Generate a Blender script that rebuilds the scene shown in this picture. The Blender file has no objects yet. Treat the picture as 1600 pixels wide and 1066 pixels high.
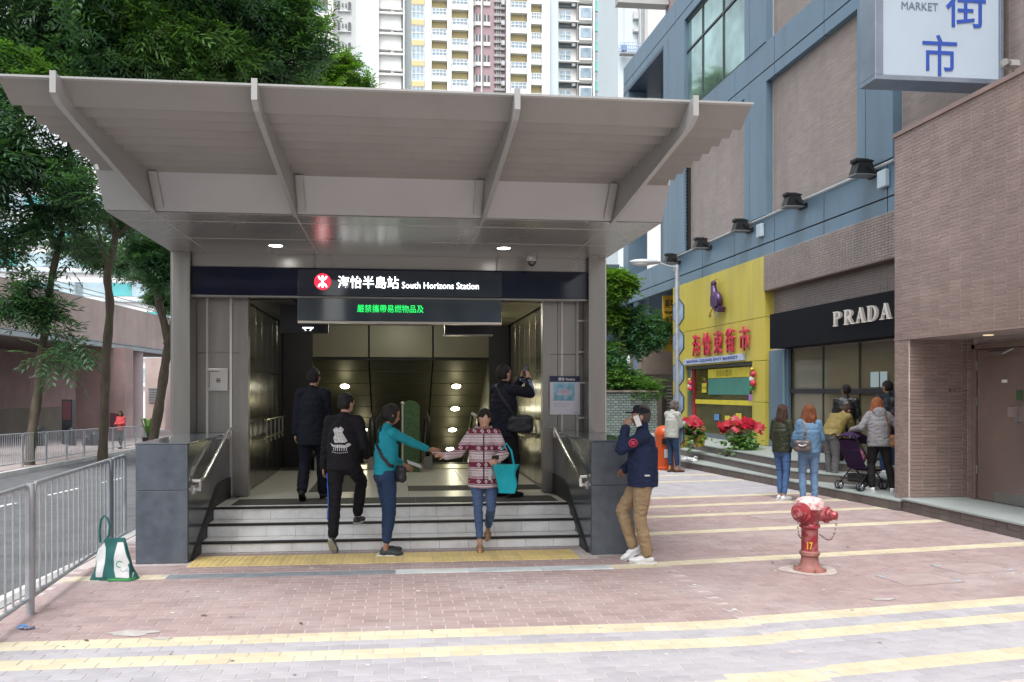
import bpy, bmesh, math, random
import numpy as np
from mathutils import Vector, Matrix, Euler, noise
from mathutils.bvhtree import BVHTree
R = math.radians
PI = math.pi
random.seed(11)
rng = np.random.default_rng(5)
S = bpy.context.scene
COL = S.collection

# ------------------------------------------------------------------ camera
TH = math.atan(131 / 1270)
cd = bpy.data.cameras.new('camera')
cd.lens = 1270 / 1600 * 36
cd.sensor_width = 36
cd.shift_x = 49 / 1600
cd.shift_y = 79 / 1600
cd.clip_start = 0.05
cd.clip_end = 2000
cam = bpy.data.objects.new('camera', cd)
COL.objects.link(cam)
cam.location = (0, 0, 1.7)
cam.rotation_euler = (R(90), 0, -TH)
S.camera = cam

# ------------------------------------------------------------------ light
SUN_EL, SUN_AZ = R(62), R(200)      # high veiled sun behind and above the camera
W = bpy.data.worlds.new('World')
S.world = W
W.use_nodes = True
nt = W.node_tree
bg = nt.nodes['Background']
sky = nt.nodes.new('ShaderNodeTexSky')
sky.sky_type = 'NISHITA'
sky.sun_disc = False
sky.sun_elevation = SUN_EL
sky.sun_rotation = SUN_AZ
sky.air_density = 1.0
sky.dust_density = 3.0
sky.ozone_density = 1.0
hs = nt.nodes.new('ShaderNodeHueSaturation')
hs.inputs['Saturation'].default_value = 0.25
nt.links.new(sky.outputs[0], hs.inputs['Color'])
nt.links.new(hs.outputs[0], bg.inputs[0])
bg.inputs[1].default_value = 0.15
sl = bpy.data.lights.new('sun', 'SUN')
sl.energy = 1.15
sl.angle = R(28)
sl.color = (1, 0.98, 0.95)
so = bpy.data.objects.new('sun', sl)
COL.objects.link(so)
sd = Vector((math.sin(SUN_AZ) * math.cos(SUN_EL), math.cos(SUN_AZ) * math.cos(SUN_EL), math.sin(SUN_EL)))
so.rotation_euler = sd.to_track_quat('Z', 'Y').to_euler()
so.location = (0, 0, 40)
S.view_settings.view_transform = 'Standard'
S.view_settings.look = 'None'
S.view_settings.gamma = 1
S.view_settings.use_curve_mapping = False
S.view_settings.exposure = 1.13
S.cycles.max_bounces = 10
S.cycles.diffuse_bounces = 5
S.cycles.glossy_bounces = 4
S.cycles.transmission_bounces = 6
S.cycles.caustics_reflective = False
S.cycles.caustics_refractive = False
S.cycles.use_denoising = True
S.cycles.sample_clamp_indirect = 6

# ------------------------------------------------------------------ survey helpers: bearings from the survey point to real positions
_s, _c = math.sin(TH), math.cos(TH)
def ray(px, py):
    a = (px - 751) / 1270
    return _s + a * _c, _c - a * _s, (612 - py) / 1270
def at_y(px, py, Y):
    d = ray(px, py); t = Y / d[1]
    return d[0] * t, Y, 1.7 + d[2] * t
def at_x(px, py, X):
    d = ray(px, py); t = X / d[0]
    return X, d[1] * t, 1.7 + d[2] * t
def at_z(px, py, z=0.0):
    d = ray(px, py); t = (z - 1.7) / d[2]
    return d[0] * t, d[1] * t, z

# ------------------------------------------------------------------ materials
MT = {}
def mat(name, col, rough=0.6, metal=0.0, var=0.12, scale=3.0, bump=0.0, bscale=60.0, spec=0.5, emit=None, estr=0.0,
        island=0.0, alpha=1.0, trans=0.0, stretch=(1, 1, 1), coat=0.0, dirt=None, dscale=1.2, damt=0.5, rvar=0.0, run=1.0):
    if name in MT:
        return MT[name]
    m = bpy.data.materials.new(name)
    m.use_nodes = True
    MT[name] = m
    n = m.node_tree.nodes; l = m.node_tree.links
    b = n['Principled BSDF']
    b.inputs['Roughness'].default_value = rough
    b.inputs['Metallic'].default_value = metal
    b.inputs['Specular IOR Level'].default_value = spec
    b.inputs['Coat Weight'].default_value = coat
    if trans:
        b.inputs['Transmission Weight'].default_value = trans
    if alpha < 1:
        b.inputs['Alpha'].default_value = alpha
    tc = n.new('ShaderNodeTexCoord')
    mp = n.new('ShaderNodeMapping'); mp.inputs['Scale'].default_value = stretch
    l.new(tc.outputs['Object'], mp.inputs[0])
    c = n.new('ShaderNodeRGB'); c.outputs[0].default_value = (*col, 1)
    out = c.outputs[0]
    if var > 0 or rvar > 0:
        ns = n.new('ShaderNodeTexNoise'); ns.inputs['Scale'].default_value = scale; ns.inputs['Detail'].default_value = 6
        l.new(mp.outputs[0], ns.inputs['Vector'])
        if rvar:
            rr = n.new('ShaderNodeMapRange'); rr.inputs['From Min'].default_value = .3; rr.inputs['From Max'].default_value = .7
            rr.inputs['To Min'].default_value = max(0, rough - rvar); rr.inputs['To Max'].default_value = rough + rvar
            l.new(ns.outputs[0], rr.inputs[0]); l.new(rr.outputs[0], b.inputs['Roughness'])
        mr = n.new('ShaderNodeMapRange')
        mr.inputs['From Min'].default_value = 0.3; mr.inputs['From Max'].default_value = 0.7
        mr.inputs['To Min'].default_value = 1 - var; mr.inputs['To Max'].default_value = 1 + var
        l.new(ns.outputs[0], mr.inputs[0])
        v = n.new('ShaderNodeVectorMath'); v.operation = 'SCALE'
        l.new(out, v.inputs[0]); l.new(mr.outputs[0], v.inputs['Scale'])
        out = v.outputs[0]
    if island > 0:
        g = n.new('ShaderNodeNewGeometry'); oi = n.new('ShaderNodeObjectInfo')
        ad = n.new('ShaderNodeMath'); ad.operation = 'ADD'
        l.new(g.outputs['Random Per Island'], ad.inputs[0]); l.new(oi.outputs['Random'], ad.inputs[1])
        fr = n.new('ShaderNodeMath'); fr.operation = 'FRACT'; l.new(ad.outputs[0], fr.inputs[0])
        mr = n.new('ShaderNodeMapRange'); mr.inputs['To Min'].default_value = 1 - island; mr.inputs['To Max'].default_value = 1 + island
        l.new(fr.outputs[0], mr.inputs[0])
        v = n.new('ShaderNodeVectorMath'); v.operation = 'SCALE'
        l.new(out, v.inputs[0]); l.new(mr.outputs[0], v.inputs['Scale'])
        out = v.outputs[0]
    if dirt:
        ns = n.new('ShaderNodeTexNoise'); ns.inputs['Scale'].default_value = dscale; ns.inputs['Detail'].default_value = 8
        ns.inputs['Roughness'].default_value = .65
        geo = n.new('ShaderNodeNewGeometry')
        dm = n.new('ShaderNodeMapping'); dm.inputs['Scale'].default_value = (1, 1, run)
        l.new(geo.outputs['Position'], dm.inputs[0]); l.new(dm.outputs[0], ns.inputs['Vector'])
        mr = n.new('ShaderNodeMapRange'); mr.inputs['From Min'].default_value = .48; mr.inputs['From Max'].default_value = .68
        mr.inputs['To Min'].default_value = 0; mr.inputs['To Max'].default_value = damt
        l.new(ns.outputs[0], mr.inputs[0])
        mx = n.new('ShaderNodeMix'); mx.data_type = 'RGBA'
        l.new(mr.outputs[0], mx.inputs['Factor']); l.new(out, mx.inputs['A']); mx.inputs['B'].default_value = (*dirt, 1)
        out = mx.outputs['Result']
    l.new(out, b.inputs['Base Color'])
    if bump > 0:
        nb = n.new('ShaderNodeTexNoise'); nb.inputs['Scale'].default_value = bscale; nb.inputs['Detail'].default_value = 4
        l.new(mp.outputs[0], nb.inputs['Vector'])
        bp = n.new('ShaderNodeBump'); bp.inputs['Strength'].default_value = bump; bp.inputs['Distance'].default_value = 0.01
        l.new(nb.outputs[0], bp.inputs['Height']); l.new(bp.outputs[0], b.inputs['Normal'])
    if emit:
        b.inputs['Emission Color'].default_value = (*emit, 1)
        b.inputs['Emission Strength'].default_value = estr
    return m

# ------------------------------------------------------------------ mesh builder
class MB:
    def __init__(s):
        s.v = []; s.f = []; s.m = []; s.mi = 0
    def add(s, vs, fs):
        o = len(s.v)
        s.v.extend([tuple(p) for p in vs])
        for f in fs:
            s.f.append([i + o for i in f]); s.m.append(s.mi)
        return s
    def box(s, x0, x1, y0, y1, z0, z1, M=None):
        p = [(x0, y0, z0), (x1, y0, z0), (x1, y1, z0), (x0, y1, z0), (x0, y0, z1), (x1, y0, z1), (x1, y1, z1), (x0, y1, z1)]
        if M is not None:
            p = [M @ Vector(q) for q in p]
        return s.add(p, [(0, 3, 2, 1), (4, 5, 6, 7), (0, 1, 5, 4), (1, 2, 6, 5), (2, 3, 7, 6), (3, 0, 4, 7)])
    def bbox(s, x0, x1, y0, y1, z0, z1, b=0.01, M=None):
        """box with chamfered vertical and top edges"""
        bm = bmesh.new()
        bmesh.ops.create_cube(bm, size=1)
        for v in bm.verts:
            v.co = ((x0 + x1) / 2 + v.co.x * (x1 - x0), (y0 + y1) / 2 + v.co.y * (y1 - y0), (z0 + z1) / 2 + v.co.z * (z1 - z0))
        bmesh.ops.bevel(bm, geom=bm.edges[:] + bm.verts[:], offset=b, segments=2, affect='EDGES', profile=.5)
        if M is not None:
            bm.transform(M)
        bm.verts.index_update()
        s.add([v.co.copy() for v in bm.verts], [[v.index for v in f.verts] for f in bm.faces])
        bm.free()
        return s
    def prism(s, pts, axis, a0, a1):
        """extrude 2d outline; axis x: pts=(y,z); y: pts=(x,z); z: pts=(x,y)"""
        n = len(pts)
        def q(p, a):
            return (a, p[0], p[1]) if axis == 'x' else (p[0], a, p[1]) if axis == 'y' else (p[0], p[1], a)
        vs = [q(p, a0) for p in pts] + [q(p, a1) for p in pts]
        ar = sum(pts[i][0] * pts[(i + 1) % n][1] - pts[(i + 1) % n][0] * pts[i][1] for i in range(n))
        flip = (ar > 0) != (axis == 'y')
        fs = [list(range(n))[::-1], [n + i for i in range(n)]] + [[i, (i + 1) % n, n + (i + 1) % n, n + i] for i in range(n)]
        if not flip:
            fs = [f[::-1] for f in fs]
        return s.add(vs, fs)
    def tube(s, pts, r, n=8, cap=True, closed=False):
        pts = [Vector(p) for p in pts]
        rs = r if isinstance(r, (list, tuple)) else [r] * len(pts)
        o = len(s.v); N = len(pts)
        up = None
        for i, p in enumerate(pts):
            if closed:
                d = pts[(i + 1) % N] - pts[i - 1]
            else:
                d = pts[min(i + 1, N - 1)] - pts[max(i - 1, 0)]
            if d.length < 1e-9: d = Vector((0, 0, 1))
            d.normalize()
            if up is None:
                up = d.orthogonal().normalized()
            up = (up - d * up.dot(d))
            if up.length < 1e-6: up = d.orthogonal()
            up.normalize()
            w = d.cross(up)
            for k in range(n):
                a = 2 * PI * k / n
                s.v.append(tuple(p + (up * math.cos(a) + w * math.sin(a)) * rs[i]))
        for i in range(N if closed else N - 1):
            j = (i + 1) % N
            for k in range(n):
                k2 = (k + 1) % n
                s.f.append([o + i * n + k, o + i * n + k2, o + j * n + k2, o + j * n + k]); s.m.append(s.mi)
        if cap and not closed:
            s.f.append([o + k for k in range(n)][::-1]); s.m.append(s.mi)
            s.f.append([o + (N - 1) * n + k for k in range(n)]); s.m.append(s.mi)
        return s
    def lathe(s, prof, n=24, c=(0, 0, 0), M=None, cap=True):
        """profile list of (r,z) revolved round z"""
        o = len(s.v)
        for (r, z) in prof:
            for k in range(n):
                a = 2 * PI * k / n
                p = Vector((c[0] + r * math.cos(a), c[1] + r * math.sin(a), c[2] + z))
                s.v.append(tuple(M @ p if M is not None else p))
        for i in range(len(prof) - 1):
            for k in range(n):
                k2 = (k + 1) % n
                s.f.append([o + i * n + k, o + i * n + k2, o + (i + 1) * n + k2, o + (i + 1) * n + k]); s.m.append(s.mi)
        if cap:
            s.f.append([o + k for k in range(n)][::-1]); s.m.append(s.mi)
            s.f.append([o + (len(prof) - 1) * n + k for k in range(n)]); s.m.append(s.mi)
        return s
    def ell(s, c, r, rot=None, n=12, m=8):
        o = len(s.v)
        rot = rot or Matrix.Identity(3)
        c = Vector(c)
        for i in range(m + 1):
            t = PI * i / m
            for k in range(n):
                a = 2 * PI * k / n
                s.v.append(tuple(c + rot @ Vector((r[0] * math.sin(t) * math.cos(a), r[1] * math.sin(t) * math.sin(a), r[2] * math.cos(t)))))
        for i in range(m):
            for k in range(n):
                k2 = (k + 1) % n
                if i == 0: f = [o + k, o + n + k, o + n + k2]
                elif i == m - 1: f = [o + i * n + k, o + (i + 1) * n, o + i * n + k2]
                else: f = [o + i * n + k, o + (i + 1) * n + k, o + (i + 1) * n + k2, o + i * n + k2]
                if i == 0: f = [o, o + n + k, o + n + k2]
                s.f.append(f); s.m.append(s.mi)
        return s
    def mesh(s, name, mats, smooth=False):
        me = bpy.data.meshes.new(name)
        me.from_pydata(s.v, [], s.f)
        for m in (mats if isinstance(mats, (list, tuple)) else [mats]):
            me.materials.append(m)
        if any(s.m):
            me.polygons.foreach_set('material_index', s.m)
        if smooth:
            me.shade_smooth()
            if smooth != 'all':
                me.set_sharp_from_angle(angle=R(40))
        me.update()
        return me
    def build(s, name, mats, parent=None, smooth=False, kind=None, label=None):
        o = bpy.data.objects.new(name, s.mesh(name, mats, smooth))
        link(o, parent)
        if kind: o['kind'] = kind
        if label: o['label'] = label
        return o

def link(o, parent=None):
    COL.objects.link(o)
    if parent is not None:
        o.parent = parent
        if parent.get('world_built'):
            o.matrix_parent_inverse = Matrix.Translation(-Vector(parent.location))
        elif parent.parent is not None and parent.parent.get('world_built'):
            pass
    return o
def thing(name, label, cat, loc=(0, 0, 0), rz=0.0, group=None, world=False):
    """Empty at the thing's base; world=True: children are given in world coordinates"""
    o = bpy.data.objects.new(name, None)
    o.empty_display_size = .2
    COL.objects.link(o)
    o.location = loc; o.rotation_euler = (0, 0, rz)
    o['label'] = label; o['category'] = cat
    if group: o['group'] = group
    if world: o['world_built'] = True
    return o
def tag(o, label, cat, group=None):
    o['label'] = label; o['category'] = cat
    if group: o['group'] = group
    return o
def struct(name, mb, m, smooth=False):
    return mb.build(name, m, None, smooth, kind='structure')
def dup(o, parent=None, loc=None, rz=None, label=None):
    c = o.copy(); COL.objects.link(c)
    if parent is not None:
        c.parent = parent
    if loc is not None: c.location = loc
    if rz is not None: c.rotation_euler = (0, 0, rz)
    if label: c['label'] = label
    for ch in list(o.children):
        dup(ch, c)
    return c
def inst(name, me, parent, M, kind=None, label=None):
    o = bpy.data.objects.new(name, me)
    COL.objects.link(o)
    o.parent = parent
    if parent is not None and parent.get('world_built'):
        M = Matrix.Translation(-Vector(parent.location)) @ M
    o.matrix_local = M
    if kind: o['kind'] = kind
    if label: o['label'] = label
    return o
def text(s, size, M, m, parent=None, name='lettering', depth=0.004, bold=0.0, width=None, align='CENTER', height=None):
    """lettering as a mesh lying in the local xy plane of M"""
    cu = bpy.data.curves.new(name, 'FONT')
    cu.body = s; cu.size = size; cu.extrude = depth; cu.offset = bold
    cu.align_x = align; cu.align_y = 'CENTER'
    cu.resolution_u = 2
    t = bpy.data.objects.new(name, cu)
    COL.objects.link(t)
    dg = bpy.context.evaluated_depsgraph_get()
    me = bpy.data.meshes.new_from_object(t.evaluated_get(dg))
    bpy.data.objects.remove(t)
    me.materials.clear(); me.materials.append(m)
    if len(me.vertices):
        xs = [v.co.x for v in me.vertices]; ys = [v.co.y for v in me.vertices]
        sx = width / (max(xs) - min(xs)) if width else 1
        sy = height / (max(ys) - min(ys)) if height else sx if width else 1
        cx = (max(xs) + min(xs)) / 2; cy = (max(ys) + min(ys)) / 2
        for v in me.vertices:
            v.co.x = (v.co.x - (cx if align == 'CENTER' else min(xs))) * sx
            v.co.y = (v.co.y - cy) * sy
    return inst(name, me, parent, M)
def face_y(x, y, z):   # plane facing -Y (towards the plaza)
    return Matrix.Translation((x, y, z)) @ Matrix.Rotation(R(90), 4, 'X')
def face_x(x, y, z):   # plane facing -X (right-hand buildings)
    return Matrix.Translation((x, y, z)) @ Matrix.Rotation(R(-90), 4, 'Z') @ Matrix.Rotation(R(90), 4, 'X')
def tiles_wall(parent, M, w, h, tw, th, m, nparts=0, name='tile', d=0.006, gap=0.006, bond=0.5, jit=0.0012, holes=(), order=None):
    """tiles proud of a wall in the local xy plane of M (z outwards); the first nparts as separate parts, the rest joined"""
    cells = []
    ny = int(round(h / th)); 
    for j in range(ny):
        off = (j % 2) * bond * tw
        x = -off
        while x < w - 1e-6:
            x0, x1 = max(x, 0), min(x + tw, w)
            y0, y1 = j * th, min((j + 1) * th, h)
            x += tw
            if x1 - x0 < gap * 2.2: continue
            cx, cy = (x0 + x1) / 2, (y0 + y1) / 2
            if any(a < cx < b and c < cy < e for a, b, c, e in holes): continue
            cells.append((x0 + gap / 2, x1 - gap / 2, y0 + gap / 2, y1 - gap / 2))
    if order: cells.sort(key=order)
    cache = {}
    for c in cells[:nparts]:
        key = (round(c[1] - c[0], 3), round(c[3] - c[2], 3))
        if key not in cache:
            mb = MB(); _tile(mb, -key[0] / 2, key[0] / 2, -key[1] / 2, key[1] / 2, d)
            cache[key] = mb.mesh(name, m)
        T = M @ Matrix.Translation(((c[0] + c[1]) / 2, (c[2] + c[3]) / 2, random.uniform(-jit, jit)))
        inst(name, cache[key], parent, T)
    if len(cells) > nparts:
        mb = MB()
        for c in cells[nparts:]:
            _tile(mb, *c, d + random.uniform(-jit, jit))
        mb.v = [tuple(M @ Vector(p)) for p in mb.v]
        o = mb.build(name + '_field', m, parent, kind='stuff')
def _tile(mb, x0, x1, y0, y1, d, b=0.0025):
    mb.add([(x0, y0, 0), (x1, y0, 0), (x1, y1, 0), (x0, y1, 0), (x0 + b, y0 + b, d), (x1 - b, y0 + b, d), (x1 - b, y1 - b, d), (x0 + b, y1 - b, d)],
           [(4, 5, 6, 7), (0, 1, 5, 4), (1, 2, 6, 5), (2, 3, 7, 6), (3, 0, 4, 7)])

# ------------------------------------------------------------------ shared materials
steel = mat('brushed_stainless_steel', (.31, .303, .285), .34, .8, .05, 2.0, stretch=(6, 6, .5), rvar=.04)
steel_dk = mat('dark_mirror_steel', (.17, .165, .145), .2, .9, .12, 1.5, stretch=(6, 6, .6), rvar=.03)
chrome = mat('polished_steel_tube', (.62, .62, .62), .2, 1, .05)
galv = mat('galvanised_steel', (.42, .45, .48), .45, .6, .15, 6, .05, 80)
granite = mat('dark_grey_granite', (.095, .112, .138), .34, 0, .2, 9, .03, 120, spec=.5, dirt=(.16, .18, .20), dscale=2.2, damt=.5, run=.4)
granite_in = mat('polished_granite', (.05, .06, .078), .18, 0, .25, 14, spec=.5)
canopy_m = mat('warm_grey_powder_coat', (.285, .277, .26), .5, .05, .05, 1.5, spec=.3, rvar=.05, dirt=(.24, .232, .216), dscale=2.5, damt=.6, run=.5)
rib_m = mat('rib_grey_paint', (.37, .375, .365), .42, .15, .05, 2)
soffit_m = mat('soffit_metal_panel', (.385, .38, .362), .28, .55, .03, .8, rvar=.03)
seam_m = mat('panel_seam', (.62, .6, .58), .5, .2, 0)
black_m = mat('black_rubber', (.012, .012, .014), .55, 0, .1, 8)
navy = mat('navy_glass_panel', (.006, .010, .030), .06, 0, .05, spec=.35, coat=.0)
white_t = mat('white_stone_tile', (.84, .85, .84), .4, 0, .06, 5, .02, 90, island=.04, dirt=(.55, .53, .49), dscale=3.5, damt=.5)
lamp_w = mat('white_downlight', (.9, .9, .9), .4, emit=(1, .97, .92), estr=9)
lamp_y = mat('warm_downlight', (.9, .9, .8), .4, emit=(1, .96, .72), estr=12)
dark_gap = mat('dark_recess', (.01, .01, .01), .8)
glass_m = mat('clear_window_glass', (.9, .95, .95), .02, 0, 0, alpha=.22, spec=.8)
# ================================================================== GROUND
def bend(x):
    return 0.0 if x < 2.0 else .14 * (x - 2.0) if x > 2.6 else .14 * (x - 2.0) ** 2 / 1.2
def slope(x):
    return 0.0 if x < 2.0 else .14 if x > 2.6 else .14 * (x - 2.0) / .6
joint_m = mat('pale_joint_sand', (.47, .42, .41), .9, 0, .2, 20, .1)
pink = mat('pink_concrete_paver', (.325, .245, .238), .75, 0, .1, 5, .12, 90, island=.09, dirt=(.42, .37, .36), dscale=.8, damt=.6)
yell = mat('cream_yellow_paver', (.54, .48, .34), .75, 0, .08, 5, .12, 90, island=.07, dirt=(.62, .6, .5), dscale=1.3, damt=.5)
grey = mat('lavender_grey_paver', (.36, .35, .375), .75, 0, .1, 5, .12, 90, island=.09, dirt=(.46, .45, .45), dscale=1.1, damt=.5)
tact = mat('yellow_tactile_tile', (.66, .52, .22), .6, 0, .12, 4, .05, 60, island=.07, dirt=(.5, .4, .25), dscale=3, damt=.4)
asph = mat('asphalt', (.10, .105, .11), .85, 0, .22, 2.5, .3, 120, dirt=(.15, .15, .155), dscale=.7, damt=.6)
pav_base = MB()
pav_base.prism([(-3.08, -8), (20, -8), (20, 16.8), (6.2, 60), (2.9, 60), (2.6, 10.4), (-3.08, 10.4)], 'z', -.4, -.0032)
pavement = struct('pavement', pav_base, joint_m)
fx = lambda Y: 7.12 - .112 * (Y - 10.9)
stripe_v = [(5.62, 5.82, yell), (5.2, 5.4, yell), (7.72, 7.92, yell)]
far_stripes = [9.35, 10.5, 11.45, 12.35, 14.45, 15.5, 17.2, 19.0]
def row_mat(v, x):
    if abs(v - 5.72) < .1 or abs(v - 5.32) < .1: return yell
    if 5.42 < v < 5.62: return grey
    if v < 5.22:
        if x > 1.9 and 4.55 < v < 4.75: return yell
        return grey
    if x > 2.0:
        if abs(v - 7.72) < .1: return yell
        for f in far_stripes:
            if abs(v - f) < .1: return yell
        if v > 12.4: return grey
    elif abs(v - 7.72) < .1 and x < -2.1:
        return yell
    return pink
bricks = []
v = 4.22
j = 0
while v < 24:
    x = -3.05 + (j % 2) * .1
    while x < 7.3:
        cx = x + .1
        cy = v + .05 + bend(cx)
        x += .2
        if cx > fx(cy) + .05 and cy > 8.4: continue
        if cx > 7.2: continue
        if cy > 8.24 and -2.6 < cx < 2.52 : 
            if cy > 8.72 or abs(cx + .03) > 2.06: continue
        if cy > 10.2 and cx < 2.7: continue
        if 8.1 < v + .05 < 8.62 and -2.0 < cx < 2.0: continue
        if 7.62 < v + .05 < 7.8 and -2.1 < cx < 2.02: continue
        if v > 8.2 and cx < -2.9: continue
        bricks.append((cx, cy, v + .05, slope(cx)))
    v += .1; j += 1
def brick_shape(mb, M, seed):
    random.seed(seed)
    w, h = .0978, .0478
    dz = random.uniform(-.0012, .0012)
    tx, ty = random.uniform(-.006, .006), random.uniform(-.008, .008)
    b = .0035
    pts = []
    for (sx, sy) in ((-1, -1), (1, -1), (1, 1), (-1, 1)):
        pts.append((sx * w, sy * h, -.008))
    for (sx, sy) in ((-1, -1), (1, -1), (1, 1), (-1, 1)):
        px, py = sx * (w - b), sy * (h - b)
        pts.append((px, py, dz + px * tx + py * ty))
    mb.add([M @ Vector(p) for p in pts], [(4, 5, 6, 7), (0, 1, 5, 4), (1, 2, 6, 5), (2, 3, 7, 6), (3, 0, 4, 7)])
vis = []
for i, (cx, cy, vv, sl_) in enumerate(bricks):
    cyc = cx * _s + cy * _c
    cxc = cx * _c - cy * _s
    px = 751 + 1270 * cxc / cyc; py = 612 + 1270 * 1.7 / cyc
    vis.append((cyc if (0 < px < 1600 and py < 1062) else 99, i))
vis.sort()
near = {i for _, i in vis[:298]}
near_meshes = {}
for mm, nm in ((pink, 'pink'), (yell, 'yellow'), (grey, 'grey')):
    for k in range(4):
        mb = MB(); brick_shape(mb, Matrix.Identity(4), k * 7 + 3)
        near_meshes[(nm, k)] = mb.mesh('brick', mm)
fields = {pink.name: (MB(), pink, 'pink_brick_field'), yell.name: (MB(), yell, 'yellow_brick_stripes'), grey.name: (MB(), grey, 'grey_brick_field')}
for i, (cx, cy, vv, sl_) in enumerate(bricks):
    m_ = row_mat(vv, cx)
    M = Matrix.Translation((cx, cy, 0)) @ Matrix.Rotation(math.atan(sl_), 4, 'Z')
    if i in near:
        nm = 'pink' if m_ is pink else 'yellow' if m_ is yell else 'grey'
        inst('brick', near_meshes[(nm, i % 4)], pavement, M)
    else:
        brick_shape(fields[m_.name][0], M, i)
for mb, m_, nm in fields.values():
    if mb.v: mb.build(nm, m_, pavement, kind='stuff')
random.seed(12)
# tactile warning tiles in front of the steps: ribbed bars on each slab
mb = MB()
mb.bbox(-.147, .147, -.247, .247, -.02, .002, .003)
for k in range(5):
    x = -.115 + k * .0575
    mb.box(x - .013, x + .013, -.235, .235, .001, .006)
tm = mb.mesh('tactile_tile', tact)
for i in range(14):
    x = -2.03 + .147 + i * .3
    if x > 2.0: break
    inst('tactile_tile', tm, pavement, Matrix.Translation((x, 8.36, random.uniform(0, .001))))
# slot drain cover plates
mb = MB(); mb.bbox(-.345, .345, -.085, .085, -.02, .002, .003)
dr = mb.mesh('drain_cover', mat('drain_cover_steel', (.58, .63, .65), .4, .2, .2, 4, .03, 60, rvar=.1))
dr2 = mb.mesh('drain_cover', mat('drain_cover_granite', (.20, .225, .25), .6, 0, .15, 8, .05, 60))
for i in range(6):
    inst('drain_cover', dr2 if i < 3 else dr, pavement, Matrix.Translation((-1.75 + i * .695, 7.71, 0)))
# inspection covers let into the paving right of the hydrant
mb = MB()
mb.bbox(-.29, .29, -.19, .19, -.02, .0045, .003)
for sx in (-1, 1):
    mb.box(sx * .297 - .006, sx * .297 + .006, -.2, .2, -.02, .0055)
for sy in (-1, 1):
    mb.box(-.291, .291, sy * .197 - .006, sy * .197 + .006, -.02, .0055)
cov = mb.mesh('inspection_cover', mat('paver_inset_cover', (.36, .285, .275), .7, 0, .12, 6, .1, 60))
mb = MB()
mb.add([(-.04, -.03, .0068), (.05, -.01, .0068), (-.02, .04, .0068)], [(0, 1, 2)])
blue_tag = mb.mesh('corner_plate', mat('pale_blue_corner_plate', (.45, .56, .66), .5, .2, .2, 30))
for (px, py) in ((1436, 905), (1520, 888), (1210, 808)):
    x, y, _ = at_z(px, py)
    T = Matrix.Translation((x, y, 0)) @ Matrix.Rotation(.14, 4, 'Z')
    o = inst('inspection_cover', cov, pavement, T)
    if px > 1300:
        for (a, b) in ((-.26, .16), (.27, -.15)):
            inst('corner_plate', blue_tag, o, Matrix.Translation((a, b, 0)))
# pale dried stains: flat print on the paving
stain = mat('pale_dried_spill', (.42, .40, .385), .8, 0, .15, 12)
for (px, py, rx, ry) in ((207, 990, .16, .07), (252, 998, .07, .03), (1380, 937, .10, .03)):
    x, y, _ = at_z(px, py)
    mb = MB(); n = 26
    mb.add([(x + rx * (1 + .25 * math.sin(3 * a) + .1 * math.sin(7 * a + 1)) * math.cos(a), y + ry * (1 + .2 * math.sin(4 * a)) * math.sin(a), .0035)
            for a in [2 * PI * k / n for k in range(n)]], [list(range(n))])
    mb.build('dried_spill', stain, pavement)

# carriageway falling gently away along the left side
rz_ = lambda Y: .069 - .027 * max(Y, 6.0) if Y < 62 else .069 - .027 * 62
def road_hit(px, py, dz=0.0):
    d = ray(px, py)
    t = (1.7 - .069 - dz) / (-d[2] - .027 * d[1])
    return d[0] * t, d[1] * t, .069 - .027 * d[1] * t + dz
def strip(left, right, dz, th=None):
    """sheet between two polylines [(x,y)]; z follows the road fall"""
    mb = MB()
    n = len(left)
    vs = [(x, y, rz_(y) + dz) for x, y in left] + [(x, y, rz_(y) + dz) for x, y in right]
    fs = [(i, n + i, n + i + 1, i + 1) for i in range(n - 1)]
    mb.add(vs, fs)
    if th:
        for side, s in ((left, 0), (right, n)):
            o = len(mb.v)
            mb.add([(x, y, rz_(y) + dz) for x, y in side] + [(x, y, rz_(y) + dz - th) for x, y in side],
                   [(i, i + 1, n + i + 1, n + i) if s else (i, n + i, n + i + 1, i + 1) for i in range(n - 1)])
    return mb
ys = [-8, 0, 6, 8, 10, 14, 18, 22, 28, 36, 48, 62, 90]
kx = lambda Y: -10.1 if Y < 22 else -10.1 - .085 * (Y - 22)
struct('road', strip([(-3.08 if y < 40 else 3, y) for y in ys][::1], [(kx(y) - .4, y) for y in ys], 0.0), asph)
kerb_m = mat('concrete_kerb', (.36, .36, .35), .8, 0, .15, 3, .15, 60, island=.1)
mb = MB()
y = 2.0
while y < 30:
    a, b = y + .006, y + .994
    mb.add([(-3.21, a, rz_(a) - .05), (-3.09, a, rz_(a) - .05), (-3.09, b, rz_(b) - .05), (-3.21, b, rz_(b) - .05),
            (-3.2, a, min(0, rz_(a) + .13 + .027 * max(0, a - 6))), (-3.09, a, min(0, rz_(a) + .13 + .027 * max(0, a - 6))), (-3.09, b, 0 if b < 60 else 0), (-3.2, b, 0)],
           [(4, 5, 6, 7), (0, 1, 5, 4), (1, 2, 6, 5), (2, 3, 7, 6), (3, 0, 4, 7)])
    y += 1
struct('kerb', mb, kerb_m)
line_m = mat('white_road_paint', (.72, .72, .70), .6, 0, .12, 12, dirt=(.35, .35, .35), dscale=5, damt=.5)
struct('road_edge_line', strip([(-3.44, y) for y in ys if y > 1], [(-3.54, y) for y in ys if y > 1], .004), line_m)
mb = MB()
for k in range(12):
    y0 = 4.2 + k * 3.0 ; y0 += 1.0
    a = strip([(-6.95, y0), (-6.95, y0 + 1.6)], [(-7.05, y0), (-7.05, y0 + 1.6)], .004)
    mb.add(a.v, a.f)
for y0 in [17.4 + .85 * k for k in range(7)]:
    pass
struct('road_centre_line', mb, line_m)
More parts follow.
